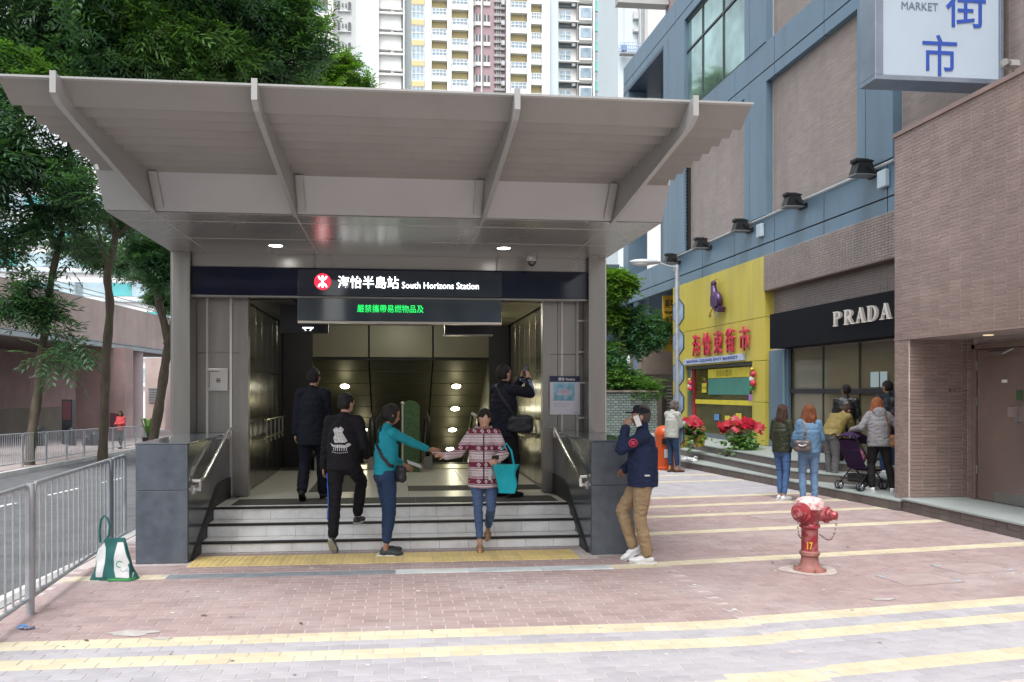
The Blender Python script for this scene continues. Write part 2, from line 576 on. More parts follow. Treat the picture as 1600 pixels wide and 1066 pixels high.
fp_m = mat('far_pavement_pavers', (.34, .29, .28), .8, 0, .2, 3, .2, 30, dirt=(.25, .24, .22), dscale=.8, damt=.6)
struct('far_pavement', strip([(kx(y) - .15, y) for y in ys], [(-60, y) for y in ys], .13), fp_m)
mb = MB()
yk = -8.0
while yk < 60:
    a, b = yk + .01, yk + .99
    za, zb = rz_(a) + .134, rz_(b) + .134
    mb.add([(kx(a), a, za - .2), (kx(a) - .15, a, za - .2), (kx(b) - .15, b, zb - .2), (kx(b), b, zb - .2),
            (kx(a), a, za), (kx(a) - .15, a, za), (kx(b) - .15, b, zb), (kx(b), b, zb)],
           [(4, 5, 6, 7), (0, 1, 5, 4), (1, 2, 6, 5), (2, 3, 7, 6), (3, 0, 4, 7)])
    yk += 1
mb.f = [f[::-1] for f in mb.f]
struct('far_kerb', mb, mat('pale_far_kerb', (.5, .5, .48), .8, 0, .1, island=.1))
mb = MB(); mb.add([(-700, -300, -2.2), (700, -300, -2.2), (700, 900, -2.2), (-700, 900, -2.2)], [(0, 1, 2, 3)])
struct('ground', mb, mat('distant_ground', (.16, .17, .15), .9, 0, .3, .05))

# ================================================================== STATION ENTRANCE
ST = thing('station_entrance', 'grey metal canopied metro station entrance with navy header and ribbed roof', 'station entrance', (0, 10, 0), world=True)
YF = 10.12     # header plane
ZS = 3.39      # soffit height
# louvred canopy
prof = [(0, 0), (.165, .042), (.21, .075), (.21, .13), (0, .13)]
ys_l = 5.74
mb = MB()
nb = 9
for i in range(nb):
    y0 = ys_l + i * .21
    z0 = 3.69
    b = MB(); b.prism([(y0 + p, z0 + q) for p, q in ([(0.002, .118), (.2, 0), (.2095, .0), (.2095, .13), (.03, .13)] if i == 0 else [(0.0, .0), (.138, .048), (.2095, .001), (.2095, .12), (.0, .12)])], 'x', -2.66, 2.60)
    b.build('louvre_blade', canopy_m, ST)
b = MB()
b.prism([(5.725, 3.808), (5.742, 3.800), (5.80, 3.822), (5.725, 3.822)], 'x', -2.665, 2.605)
b.build('front_fascia', rib_m, ST)
b = MB(); b.box(-2.655, 2.595, 5.78, 7.64, 3.80, 3.821); b.build('roof', rib_m, ST)
# leaning fascia and soffit box
b = MB()
b.prism([(7.88, ZS), (7.635, 3.70), (7.635, 3.83), (7.9, 3.83)], 'x', -2.70, 2.63)
b.build('leaning_fascia', mat('cool_grey_fascia', (.41, .415, .42), .38, .2, .04, 2), ST)
b = MB(); b.box(-2.70, 2.63, 7.9, 10.7, ZS + .002, 3.83); b.build('soffit_box', soffit_m, ST)
b = MB(); b.box(-2.72, 2.65, 10.7, 15.6, 2.9, 3.82); b.box(-2.72,2.65,15.6,19,2.4,3.82); b.build('rear_roof', rib_m, ST)
# soffit seams (proud fine lines) laid out as panels
xs_p = [-2.70, -2.26, -.96, .84, 2.13, 2.63]
ys_p = [7.885, 8.25, 9.15, 10.12]
for i in range(5):
    for j in range(3):
        b = MB(); b.bbox(xs_p[i] + .005, xs_p[i + 1] - .005, ys_p[j] + .005, ys_p[j + 1] - .005, ZS - .012, ZS + .001, .002)
        b.build('soffit_panel', soffit_m, ST)
b = MB()
for x in xs_p[1:-1]: b.box(x - .0045, x + .0045, 7.89, 10.11, ZS - .0145, ZS + .0015)
for y in ys_p[1:-1]: b.box(-2.69, 2.62, y - .0045, y + .0045, ZS - .0142, ZS + .0018)
b.build('soffit_joint', seam_m, ST, kind='stuff')
# ribs
for x in (-2.26, -.96, .84, 2.13):
    b = MB()
    b.prism([(5.64, 3.68), (5.72, 3.64), (7.9, 3.372), (7.9, 3.40), (7.62, 3.702), (7.55, 3.845), (5.64, 3.812)], 'x', x - .012, x + .012)
    r_ = b.build('roof_rib', rib_m, ST)
    b = MB()
    b.prism([(5.625, 3.675), (5.72, 3.628), (7.91, 3.362), (7.91, 3.378), (5.72, 3.644), (5.645, 3.685), (5.645, 3.82), (5.625, 3.82)], 'x', x - .02, x + .02)
    f_ = b.build('rib_flange', rib_m, ST)
    # upright stiffener where the rib meets the fascia
    b = MB(); b.prism([(7.60, 3.69), (7.84, 3.40), (7.84, 3.42), (7.635, 3.69)], 'x', x + .03 * (1 if x < 0 else -1), x + .10 * (1 if x < 0 else -1))
    b.build('stiffener', rib_m, ST)
# columns
for x0, x1 in ((-2.665, -2.46), (2.40, 2.61)):
    b = MB(); b.bbox(x0, x1, 10.02, 10.32, 1.18, ZS - .002, .006)
    b.build('column', steel, ST)
    b = MB(); b.box(x0 if x0 > 0 else x0 - .012, x0 + .0 if x0 < 0 else x0 + .002, 10.06, 10.28, 1.18, ZS - .01)
# column edge trims
b = MB(); b.box(2.612, 2.64, 10.08, 10.30, 1.19, ZS - .01); b.build('column_trim', seam_m, ST)
b = MB(); b.box(-2.70, -2.667, 10.08, 10.30, 1.19, ZS - .01); b.build('column_trim', steel, ST)
# band above header
xb = [-2.46, -1.0, 1.25, 2.40]
for i in range(3):
    b = MB(); b.bbox(xb[i] + .008, xb[i + 1] - .008, YF, YF + .08, 3.215, ZS - .004, .002)
    b.build('fascia_panel', soffit_m, ST)
b = MB(); b.box(-2.46, 2.40, YF + .02, YF + .2, 3.21, ZS + .01); b.build('backing', seam_m, ST)
# navy header and illuminated station sign
b = MB(); b.bbox(-2.46, -1.20, YF - .03, YF + .12, 2.868, 3.208, .003); b.build('header_panel', navy, ST)
b = MB(); b.bbox(1.305, 2.40, YF - .03, YF + .12, 2.868, 3.208, .003); b.build('header_panel', navy, ST)
b = MB(); b.box(-2.46, 2.40, YF - .028, YF + .1, 2.845, 2.866); b.build('header_trim', steel, ST)
navy2 = mat('sign_face_glass', (.018, .028, .045), .05, 0, .08, spec=.6)
SG = thing('station_sign', 'lit navy station name sign with red roundel and white lettering', 'sign', (0.05, 10, 2.9), world=True)
b = MB(); b.bbox(-1.198, 1.303, YF - .06, YF + .1, 2.872, 3.19, .004); b.build('face_panel', navy2, SG)
b = MB(); b.box(-1.198, 1.303, YF - .045, YF + .1, 3.192, 3.21); b.build('top_cover', navy, SG)
w_let = mat('lit_white_lettering', (.9, .9, .9), .5, emit=(1, 1, 1), estr=1.6)
red_r = mat('lit_red_roundel', (.6, .02, .03), .4, emit=(.85, .02, .05), estr=.9)
zc = 3.04
xr = at_y(504, 442, YF - .07)[0]
b = MB(); n = 32
b.prism([(xr + .10 * math.cos(2 * PI * k / n), zc + .10 * math.sin(2 * PI * k / n)) for k in range(n)], 'y', YF - .068, YF - .058)
b.build('roundel', red_r, SG)
b = MB()
b.box(xr - .0095, xr + .0095, YF - .074, YF - .069, zc - .072, zc + .072)
for s in (1, -1):     # upper and lower arcs meeting the bar
    pts_o = []; pts_i = []
    for k in range(13):
        a = PI * (.02 + .96 * k / 12)
        pts_o.append((xr + .056 * math.cos(a), zc + s * (.068 - .054 * math.sin(a))))
        pts_i.append((xr + .037 * math.cos(a), zc + s * (.068 - .037 * math.sin(a) + .002)))
    b.prism(pts_o + pts_i[::-1], 'y', YF - .0745, YF - .0695)
b.build('emblem', w_let, SG)
xa, xb_ = at_y(528, 0, YF - .07)[0], at_y(623, 0, YF - .07)[0]
text('海怡半島站', .2, face_y((xa + xb_) / 2, YF - .07, zc + .0), w_let, SG, 'lettering', .002, .001, width=xb_ - xa, height=.15)
xa, xb_ = at_y(628, 0, YF - .07)[0], at_y(748, 0, YF - .07)[0]
text('South Horizons Station', .1, face_y((xa + xb_) / 2, YF - .07, zc - .03), w_let, SG, 'lettering', .002, .0, width=xb_ - xa, height=.078)
# LED message board under it
LB = thing('message_board', 'glass fronted message board with green scrolling characters under station sign', 'sign', (0.05, 9.9, 2.5), world=True)
b = MB(); b.bbox(-1.2, 1.303, YF - .05, YF + .06, 2.565, 2.842, .004)
b.build('display_glass', mat('grey_display_glass', (.035, .05, .065), .05, .0, .1, spec=.9), LB)
b = MB(); b.box(-1.2, 1.303, YF - .055, YF + .07, 2.535, 2.562); b.build('lower_edge', mat('pale_edge_strip', (.6, .58, .54), .4, .3, 0), LB)
grn = mat('green_led', (.0, .3, .05), .5, emit=(.02, .9, .16), estr=.75)
xa, xb_ = at_y(558, 0, YF - .07)[0], at_y(662, 0, YF - .07)[0]
text('嚴禁攜帶易燃物品及', .1, face_y((xa + xb_) / 2, YF - .054, 2.72), grn, LB, 'lettering', .002, .0, width=xb_ - xa, height=.095)
# hanging sign box behind
HB = thing('overhead_sign_box', 'black hanging sign box with a stick person emblem behind message board', 'sign', (-1, 10.9, 2.5), world=True)
x0, _, z0 = at_y(437, 520, 11.0); x1, _, z1 = at_y(560, 455, 11.0)
b = MB(); b.bbox(x0, x1 - .4, 11.0, 11.12, z0, 3.0, .005); b.build('box', mat('black_sign_enamel', (.012, .013, .02), .3), HB)
b = MB(); b.box(x0 + .30, x0 + .44, 10.99, 10.998, z0 + .06, z0 + .075).prism([(x0 + .31, z0 + .06), (x0 + .325, z0 + .06), (x0 + .35, z0 + .03), (x0 + .335, z0 + .03)], 'y', 10.99, 10.998).prism([(x0 + .415, z0 + .06), (x0 + .43, z0 + .06), (x0 + .405, z0 + .03), (x0 + .39, z0 + .03)], 'y', 10.99, 10.998); b.build('emblem', w_let, HB)
HB2 = thing('overhead_sign_box', 'small black sign box with steel rim hanging right under message board', 'sign', (.9, 10.9, 2.5), world=True)
x0, _, z0 = at_y(695, 522, 11.0); x1, _, z1 = at_y(768, 455, 11.0)
b = MB(); b.bbox(x0, x1, 11.0, 11.12, z0, 3.0, .005); b.build('box', MT['black_sign_enamel'], HB2)
b = MB(); b.box(x0 - .02, x1 + .02, 10.99, 11.13, z0 - .02, z0 - .002); b.build('rim', steel, HB2)
# side wall cladding (front, either side of opening)
YW = 10.35
OL, OR = -1.914, 1.949
def clad(x0, x1, splits_x, splits_z, trims):
    xs_ = [x0] + splits_x + [x1]
    zs_ = [.40] + splits_z + [2.90]
    for i in range(len(xs_) - 1):
        for j in range(len(zs_) - 1):
            b = MB(); b.bbox(xs_[i] + .003, xs_[i + 1] - .003, YW, YW + .04, zs_[j] + .003, zs_[j + 1] - .003, .002)
            b.build('wall_panel', steel, ST)
    b = MB(); b.box(x0, x1, YW + .03, YW + .12, .4, 2.9); b.build('wall_core', seam_m, ST)
    for t in trims:
        b = MB(); b.box(t - .014, t + .014, YW - .022, YW + .01, .4, 2.9); b.build('cover_strip', seam_m, ST)
clad(-2.50, OL, [-2.33, -2.04], [1.19, 2.18], [-2.33, -2.045])
clad(OR, 2.46, [2.07, 2.31], [1.19, 2.18], [2.12, 2.325])
for z in (1.35, 1.8, 2.2, 2.6):
    b = MB(); b.box(2.335, 2.40, YW - .06, YW - .001, z, z + .025); b.build('bracket', chrome, ST)
# emergency hatch plate on left cladding
HP = thing('wall_hatch', 'square steel hatch plate with dotted grille on the left cladding', 'hatch', (-2.2, 10.3, 1.7), world=True)
x0, _, z0 = at_y(324, 611, YW - .02); x1, _, z1 = at_y(356, 576, YW - .02)
b = MB(); b.bbox(x0, x1, YW - .025, YW - .001, z0, z1, .006); b.build('plate', mat('pale_steel_plate', (.55, .54, .52), .35, .7, .05), HP)
cx, cz = (x0 + x1) / 2 + .01, (z0 + z1) / 2 - .01
for k in range(7):
    a = k * PI / 3
    r = .022 if k < 6 else 0
    b = MB(); b.lathe([(.0085, 0), (.0085, .003)], 10, M=Matrix.Translation((cx + r * math.cos(a), YW - .026, cz + r * math.sin(a))) @ Matrix.Rotation(R(90), 4, 'X'))
    b.build('hole', dark_gap, HP)
b = MB(); b.box(x0 + .02, x0 + .026, YW - .029, YW - .024, z0 + .04, z1 - .04); b.box(x0 + .02, x1 - .1, YW - .029, YW - .024, z1 - .04, z1 - .034); b.build('slot', dark_gap, HP)
# notice board on right cladding
NP = thing('notice_poster', 'white notice poster with a navy title bar and blue map on the right cladding', 'poster', (2.1, 10.2, 1.7), world=True)
x0, _, z0 = at_y(859, 648, YW - .05); x1, _, z1 = at_y(906, 588, YW - .05)
b = MB(); b.box(x0, x1, YW - .055, YW - .03, z0, z1); b.build('board', mat('poster_paper', (.68, .68, .76), .4, 0, .02), NP)
zt = z1 - .075
b = MB(); b.box(x0, x1, YW - .058, YW - .0555, zt, z1); b.build('title_bar', mat('poster_navy', (.012, .02, .07), .4, 0, 0), NP)
text('通告 Notice', .05, face_y((x0 + x1) / 2 + .02, YW - .06, (zt + z1) / 2), mat('poster_white', (.75, .75, .78), .5, 0, 0), NP, 'lettering', .0008, .0012, width=.22)
b = MB(); b.box(x0 + .05, x1 - .07, YW - .0575, YW - .0555, zt - .24, zt - .012); b.build('map', mat('map_print', (.25, .5, .65), .5, 0, .35, 14), NP)
b = MB(); b.box(x0 + .11, x1 - .13, YW - .0585, YW - .058, zt - .17, zt - .09); b.build('map_area', mat('map_pink', (.55, .5, .6), .5, 0, .3, 30), NP)
b = MB()
for k, w in enumerate((.26, .28, .2)):
    b.box(x0 + .05, x0 + .05 + w * .8, YW - .0565, YW - .0556, zt - .275 - k * .022, zt - .271 - k * .022)
b.box(x1 - .09, x1 - .02, YW - .0565, YW - .0556, z0 + .02, z0 + .03)
b.build('small_print', mat('grey_print', (.35, .37, .42), .6, 0, 0), NP)
# downlights in the soffit
for (px, py, nme) in ((431, 384, 'left'), (787, 388, 'right')):
    d = ray(px, py); t = (ZS - .013 - 1.7) / d[2]
    x, y = d[0] * t, d[1] * t
    T = thing('downlight', 'lit round recessed downlight in the soffit, %s of the two' % nme, 'lamp', (x, y, ZS - .012), group='soffit downlights')
    b = MB(); b.lathe([(.078, -.004), (.10, -.006), (.10, .0)], 28, cap=False); b.build('ring', rib_m, T, True)
    b = MB(); b.lathe([(.076, -.003), (.076, 0)], 28); b.build('lens', lamp_w, T)
    L = bpy.data.lights.new('downlight_lamp', 'SPOT'); L.energy = 14; L.spot_size = R(110); L.spot_blend = .8; L.shadow_soft_size = .08; L.color = (1, .95, .88)
    lo = bpy.data.objects.new('downlight_lamp', L); COL.objects.link(lo); lo.parent = T; lo.location = (0, 0, -.02)
# dome camera
x, y, z = at_y(831, 400, 9.75)
CC = thing('dome_camera', 'grey dome security camera hanging from the soffit', 'camera', (x, y, ZS - .012))
b = MB(); b.lathe([(.062, 0), (.062, -.02), (.07, -.03), (.07, -.085), (.06, -.10)], 24); b.build('housing', mat('grey_housing', (.4, .39, .38), .4, .2, .03), CC, True)
b = MB(); b.ell((0, 0, -.10), (.052, .052, .06), n=20, m=12); b.build('dome', mat('smoked_dome', (.03, .03, .035), .08, 0, 0, spec=1), CC, True)

# ---------------- steps
SP = thing('entrance_steps', 'three white tiled steps with black nosings up to the station doorway', 'steps', (0, 9, 0), world=True)
lv = [(8.80, .0, .115), (9.10, .115, .255), (9.40, .255, .395)]
core = mat('step_concrete', (.3, .3, .3), .8)
for i, (y0, za, zb) in enumerate(lv):
    b = MB(); b.box(-2.06, 2.04, y0 + .02, 10.3 if i == 2 else lv[i + 1][0] + .05, -.02 if i == 0 else za - .02, zb - .02); b.build('core', core, SP)
    n = 13; w = 4.08 / n
    for k in range(n):
        b = MB(); x = -2.05 + k * w
        b.bbox(x + .0015, x + w - .0015, y0 + .004, y0 + .03, za + .001, zb - .022, .0015)
        b.build('tile', white_t, SP)
        b = MB(); b.bbox(x + .0015, x + w - .0015, y0 + .05, (lv[i + 1][0] if i < 2 else 9.55) - .001, zb - .025, zb, .0015)
        b.build('tile', white_t, SP)
    b = MB(); b.bbox(-2.055, 2.035, y0 - .012, y0 + .048, zb - .022, zb + .002, .004); b.build('nosing', black_m, SP)
# landing floor
fl1 = mat('dark_floor_matting', (.055, .055, .05), .8, 0, .2, 40, .2, 200)
fl2 = mat('polished_pale_stone', (.58, .57, .52), .3, 0, .05, 3, rvar=.02)
ZL = .395
LF = MB(); LF.box(-2.06, 2.06, 9.56, 15.0, ZL - .05, ZL - .006)
lf = LF.build('landing', core, ST)
def floor_piece(name, x0, x1, y0, y1, m):
    b = MB(); b.bbox(x0 + .002, x1 - .002, y0 + .002, y1 - .002, ZL - .01, ZL, .0015); b.build(name, m, lf)
for k in range(9):
    floor_piece('floor_mat', -1.9 + k * .425, -1.9 + (k + 1) * .425, 9.60, 10.1, fl1)
floor_piece('floor_slab', -2.06, -1.9, 9.56, 10.1, fl2); floor_piece('floor_slab', 1.925, 2.05, 9.56, 10.1, fl2)
xs_ = [-1.93, -1.15, -.55, .15, .95, 1.95]
for i in range(5):
    for j in range(8):
        y0 = 10.1 + j * .6
        mm = fl1 if (i == 1 and j > 0) or (j == 1 and i == 4) or (j == 1 and i == 3) or (i == 0 and j == 6) or (i==2 and j==6) else fl2
        floor_piece('floor_slab', xs_[i], xs_[i + 1], y0, y0 + .6, mm)
# interior side walls: tall mirror panels
for sx, X in ((-1, OL - .02), (1, OR + .02)):
    for j in range(7):
        y0 = YW + .12 + j * .50
        for (z0, z1) in ((.40, 1.08), (1.08, 1.98), (1.98, 2.86)):
            b = MB()
            if sx < 0: b.bbox(X - .04, X, y0 + .006, y0 + .494, z0 + .004, z1 - .004, .003)
            else: b.bbox(X, X + .04, y0 + .006, y0 + .494, z0 + .004, z1 - .004, .003)
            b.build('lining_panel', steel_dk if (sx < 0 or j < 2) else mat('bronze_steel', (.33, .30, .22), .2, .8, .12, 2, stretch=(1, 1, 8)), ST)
    b = MB(); b.box(*( (X - .12, X - .03) if sx < 0 else (X + .03, X + .12)), YW + .12, 14.6, .39, 2.9); b.build('wall_core', dark_gap, ST)
    b = MB()
    b.box(*((X, X + .10) if sx < 0 else (X - .10, X)), YW - .02, YW + .11, .40, 2.86); b.build('door_jamb', steel, ST)
# interior ceiling
yc_m = mat('warm_cream_ceiling', (.42, .40, .24), .4, .1, .05)
b = MB(); b.box(-1.95, 1.98, 10.26, 14.3, 2.87, 2.9); cl = b.build('ceiling', dark_gap, ST)
for i, (x0, x1) in enumerate(((-1.9, -1.3), (-1.25, -.4), (-.35, .5), (.55, 1.3), (1.36, 1.93))):
    for j in range(3):
        b = MB(); b.bbox(x0, x1, 10.5 + j * 1.25, 11.7 + j * 1.25, 2.85, 2.868, .003); b.build('ceiling_panel', yc_m if i > 2 else mat('dark_ceiling', (.06, .06, .05), .4), cl)
# shaft: bulkhead, sloping ceiling, side walls
olive = mat('olive_glass_panel', (.125, .12, .078), .5, .1, .10, 1.5)
olive_d = mat('dark_olive_panel', (.10, .10, .068), .42, .2, .10, 1.5)
XA, XB = -1.45, 1.62
bk = MB()
for i, (x0, x1) in enumerate(((XA, -.50), (-.47, .62), (.65, XB))):
    b = MB(); b.bbox(x0, x1, 14.30, 14.34, 2.30, 2.87, .003); b.build('bulkhead_panel', olive, ST)
b = MB(); b.box(XA, XB, 14.341, 14.4, 2.25, 2.9); b.build('bulkhead_core', dark_gap, ST)
ang = math.atan(.577)
Ms = Matrix.Translation((0, 14.34, 2.29)) @ Matrix.Rotation(-ang, 4, 'X')
for r in range(17):
    for i, (x0, x1) in enumerate(((XA, -.50), (-.47, .62), (.65, XB))):
        b = MB(); b.bbox(x0, x1, r * .44 + .01, r * .44 + .43, 0, .02, .003, M=Ms); b.build('sloping_ceiling_panel', olive_d, ST)
b = MB(); b.box(XA, XB, 0, 7.6, .022, .1, M=Ms); b.build('ceiling_core', dark_gap, ST)
for x0, x1 in ((-1.95, XA), (XB, 1.98)):
    b = MB(); b.bbox(x0, x1, 14.25, 14.4, .395, 2.87, .004); b.build('dark_pier', black_m, ST)
for x, s in ((XA, -1), (XB, 1)):
    b = MB()
    b.prism([(14.4, 2.4), (14.4, -.2), (15, -.3), (23, -5), (23, -2.2)], 'x', *(sorted((x, x + s * .1))))
    b.build('shaft_wall', olive_d, ST)
# recessed ceiling spots down the slope
for (px, py) in ((539, 603), (713, 603), (711, 638), (707, 671), (703, 701), (568, 671)):
    d = ray(px, py)
    # intersect with slope plane z = 2.29 - .577 (y-14.34)
    t = (2.29 + .577 * 14.34 - 1.7 - .0) / (d[2] + .577 * d[1])
    P = Vector((d[0] * t, d[1] * t, 1.7 + d[2] * t))
    rot = Matrix.Rotation(-ang, 4, 'X')
    b = MB()
    Mx = Matrix.Translation(P) @ rot @ Matrix.Translation((0, 0, -.012))
    b.lathe([(.082, 0), (.082, .01)], 22, M=Mx); o = b.build('spot_lens', lamp_y, ST)
    b = MB(); b.lathe([(.084, -.004), (.115, -.006), (.115, .011)], 22, M=Mx, cap=False); b.build('spot_ring', olive, ST)
    L = bpy.data.lights.new('ceiling_spot_lamp', 'POINT'); L.energy = 1.3; L.shadow_soft_size = .1; L.color = (1, .9, .55)
    lo = bpy.data.objects.new('ceiling_spot_lamp', L); COL.objects.link(lo); lo.parent = ST
    lo.matrix_parent_inverse = Matrix.Translation(-ST.location); lo.location = P + (rot.to_3x3() @ Vector((0, 0, -.3)))
# two interior ceiling downlights
for (x, y) in ((-.9, 12.0), (1.0, 12.0), (.05, 13.2)):
    T = MB(); T.lathe([(.07, 2.84), (.07, 2.849)], 20, c=(x, y, 0)); T.build('ceiling_lamp', lamp_y, ST)
    L = bpy.data.lights.new('lobby_lamp', 'POINT'); L.energy = 10; L.shadow_soft_size = .08; L.color = (1, .95, .82)
    lo = bpy.data.objects.new('lobby_lamp', L); COL.objects.link(lo); lo.parent = ST
    lo.matrix_parent_inverse = Matrix.Translation(-ST.location); lo.location = (x, y, 2.78)
# escalators
glass_e = mat('escalator_glass', (.25, .27, .2), .05, 0, 0, alpha=.35, spec=.8)
def escalator(x0, x1, label):
    E_ = thing('escalator', label, 'escalator', ((x0 + x1) / 2, 14.4, ZL), group='escalators down to the concourse')
    E_['world_built'] = True
    for x in (x0, x1):
        b = MB(); b.prism([(13.6, ZL), (13.6, ZL + .22), (14.9, ZL + .22), (20.4, ZL - 2.95), (20.4, ZL - 3.3), (14.9, ZL - .1), (14.0, ZL)], 'x', x - .07, x + .07); b.build('balustrade_skirt', steel, E_)
        b = MB(); b.prism([(13.7, ZL + .22), (13.55, ZL + .5), (13.7, ZL + .82), (14.9, ZL + .86), (20.4, ZL - 2.3), (20.4, ZL - 2.95), (14.9, ZL + .22)], 'x', x - .008, x + .008); b.build('balustrade_glass', glass_e, E_)
        b = MB(); b.tube([(x, 13.7, ZL + .22), (x, 13.55, ZL + .35), (x, 13.5, ZL + .55), (x, 13.56, ZL + .75), (x, 13.7, ZL + .85), (x, 14.9, ZL + .9), (x, 20.4, ZL - 2.28)], .038, 8); b.build('handrail', black_m, E_, True)
    b = MB(); b.box(x0 + .07, x1 - .07, 13.7, 14.5, ZL - .03, ZL + .01); b.build('comb_plate', mat('comb_steel', (.45, .43, .32), .35, .7, .1, 6), E_)
    for k in range(14):
        b = MB(); y = 14.5 + k * .36; z = ZL - .21 * k
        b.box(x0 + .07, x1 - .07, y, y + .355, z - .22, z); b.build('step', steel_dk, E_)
escalator(-1.28, -.42, 'left escalator going down with black handrails, nearest the navy-suited man')
escalator(.52, 1.40, 'right escalator going down behind the woman in the patterned jacket')
# mosaic pillar and pole between escalators
mo = mat('green_mosaic', (.05, .12, .04), .3, 0, .5, 45, .1, 60)
x = at_y(641, 0, 13.3)[0]
PL = thing('mosaic_pillar', 'green mosaic pillar with rounded top between the escalators', 'pillar', (x, 13.3, ZL))
b = MB(); pr = [(-.15, 0), (.15, 0), (.15, 1.05)] + [(.15 * math.cos(a) , 1.05 + .11 * math.sin(a)) for a in [PI * k / 10 for k in range(1, 10)]] + [(-.15, 1.05)]
b.prism(pr, 'y', -.1, .1); b.build('body', mo, PL)
x = at_y(629, 0, 12.9)[0]
PO = thing('barrier_pole', 'thin white pole with a round cap beside the mosaic pillar', 'pole', (x, 12.9, ZL))
b = MB(); b.tube([(0, 0, 0), (0, 0, 1.1)], .014, 8); b.build('post', mat('white_pole', (.6, .6, .6), .4), PO)
b = MB(); b.ell((0, 0, 1.12), (.028, .028, .028), n=12, m=8); b.build('cap', MT['white_pole'], PO, True)
x = at_y(664, 0, 13.2)[0]
# inside handrails on the side walls
for sx, X in ((-1, OL + .09), (1, OR - .09)):
    HR = thing('wall_handrail', 'double steel handrail inside on the %s lining wall' % ('left' if sx < 0 else 'right'), 'handrail', (X, 12.4, ZL))
    HR['world_built'] = True
    for z in (1.05, 1.30):
        b = MB(); b.tube([(X, 11.6, z), (X, 13.4, z)], .02, 8); b.build('rail', mat('warm_lit_steel_rail', (.7, .62, .38), .18, 1, 0), HR, True)  # steel rail; warm lamplight painted into its colour
    for y in (11.7, 12.1, 12.5, 12.9, 13.3):
        b = MB(); b.box(X - .01, X + .01, y - .012, y + .012, .98, 1.3); b.box(min(X, X + sx * .07), max(X, X + sx * .07), y - .01, y + .01, 1.02, 1.04); b.build('bracket', steel, HR)

# ---------------- granite blocks and outside handrails
for sx, (xa, xb2), lab in ((-1, (-2.56, -2.063), 'dark grey granite block wall left of the steps beside the reusable bag'), (1, (2.021, 2.485), 'dark grey granite block wall right of the steps, leaned on by the capped man')):
    G = thing('granite_block_wall', lab, 'wall', ((xa + xb2) / 2, 9.2, 0), group='granite walls flanking the steps', world=True)
    inner = xb2 if sx < 0 else xa
    for (z0, z1) in ((0.0, .72), (.724, 1.172)):
        b = MB(); b.bbox(xa, xb2, 8.31, 9.2, z0, z1, .004); b.build('stone_slab', granite, G)
        b = MB(); b.bbox(xa + .002, xb2 - .002, 9.204, 10.33, z0, z1, .004); b.build('stone_slab', granite, G)
    b = MB(); b.bbox(xa - .004, xb2 + .004, 8.306, 10.34, 1.175, 1.192, .003); b.build('coping', mat('polished_coping', (.10, .12, .145), .12, 0, .15, 6, coat=.5), G)
    # inner polished lining and black stepped skirting
    xi0, xi1 = (inner, inner + .006) if sx < 0 else (inner - .006, inner)
    b = MB(); b.prism([(8.33, .02), (8.33, 1.17), (10.3, 1.17), (10.3, .42), (9.4, .42), (8.7, .08), (8.6, .02)], 'x', xi0, xi1); b.build('polished_lining', granite_in, G)
    b = MB()
    xs0, xs1 = (inner + .006, inner + .022) if sx < 0 else (inner - .022, inner - .006)
    b.prism([(8.42, 0), (9.55, .6), (9.75, .64), (10.33, .64), (10.33, .38), (9.4, .38), (9.1, .25), (8.8, .11), (8.8, 0)], 'x', xs0, xs1); b.build('skirting', black_m, G)
    H_ = thing('handrail', 'sloping tubular steel handrail on the %s granite wall' % ('left' if sx < 0 else 'right'), 'handrail', (inner - sx * .09, 9.2, .8), group='outside stair handrails', world=True)
    xr_ = inner - sx * .075
    b = MB(); b.tube([(xr_ + sx*.06, 8.46, .80), (xr_, 8.46, .80), (xr_, 8.60, .80), (xr_, 8.68, .815), (xr_, 9.9, 1.235), (xr_, 10.0, 1.25), (xr_, 10.22, 1.25)], .0195, 10); b.build('rail', chrome, H_, True)
    for (y, z) in ((8.52, .79), (9.98, 1.23)):
        b = MB(); b.bbox(*sorted((inner, inner - sx * .02)), y - .045, y + .045, z - .13, z - .04, .003); b.box(*sorted((inner - sx * .02, xr_ - sx * .012)), y - .014, y + .014, z - .10, z - .065)
        b.box(xr_ - .012, xr_ + .012, y - .02, y + .02, z - .10, z - .008); b.build('bracket', chrome, H_)
# ================================================================== RIGHT SIDE
brown_t = mat('brown_mosaic_tile', (.275, .20, .178), .35, 0, .12, 3, .02, 60, island=.10, spec=.45, dirt=(.19, .135, .118), dscale=.8, damt=.6, run=.3)
grout = mat('pale_grout', (.58, .52, .50), .85, 0, .1)
# near brown volume
BV = thing('brown_tiled_building', 'near brown tiled building with a recessed metal door at the right', 'building', (7.25, 9, 0), world=True)
XW = 7.25
Yc = 11.23
b = MB(); b.box(XW + .012, 20, -6, Yc - .002, 2.46, 5.41); b.build('upper_wall', grout, BV)
b = MB(); b.box(XW - .02, 20, -6, Yc + .02, 5.412, 5.47); b.build('coping', mat('brown_coping', (.26, .19, .17), .5), BV)
b = MB(); b.box(XW + .012, 8.2, 10.90, Yc - .002, 0, 2.46); b.build('pillar', grout, BV)
b = MB(); b.box(8.15, 20, -6, 10.90, 0, 2.46); b.build('recess_wall', grout, BV)
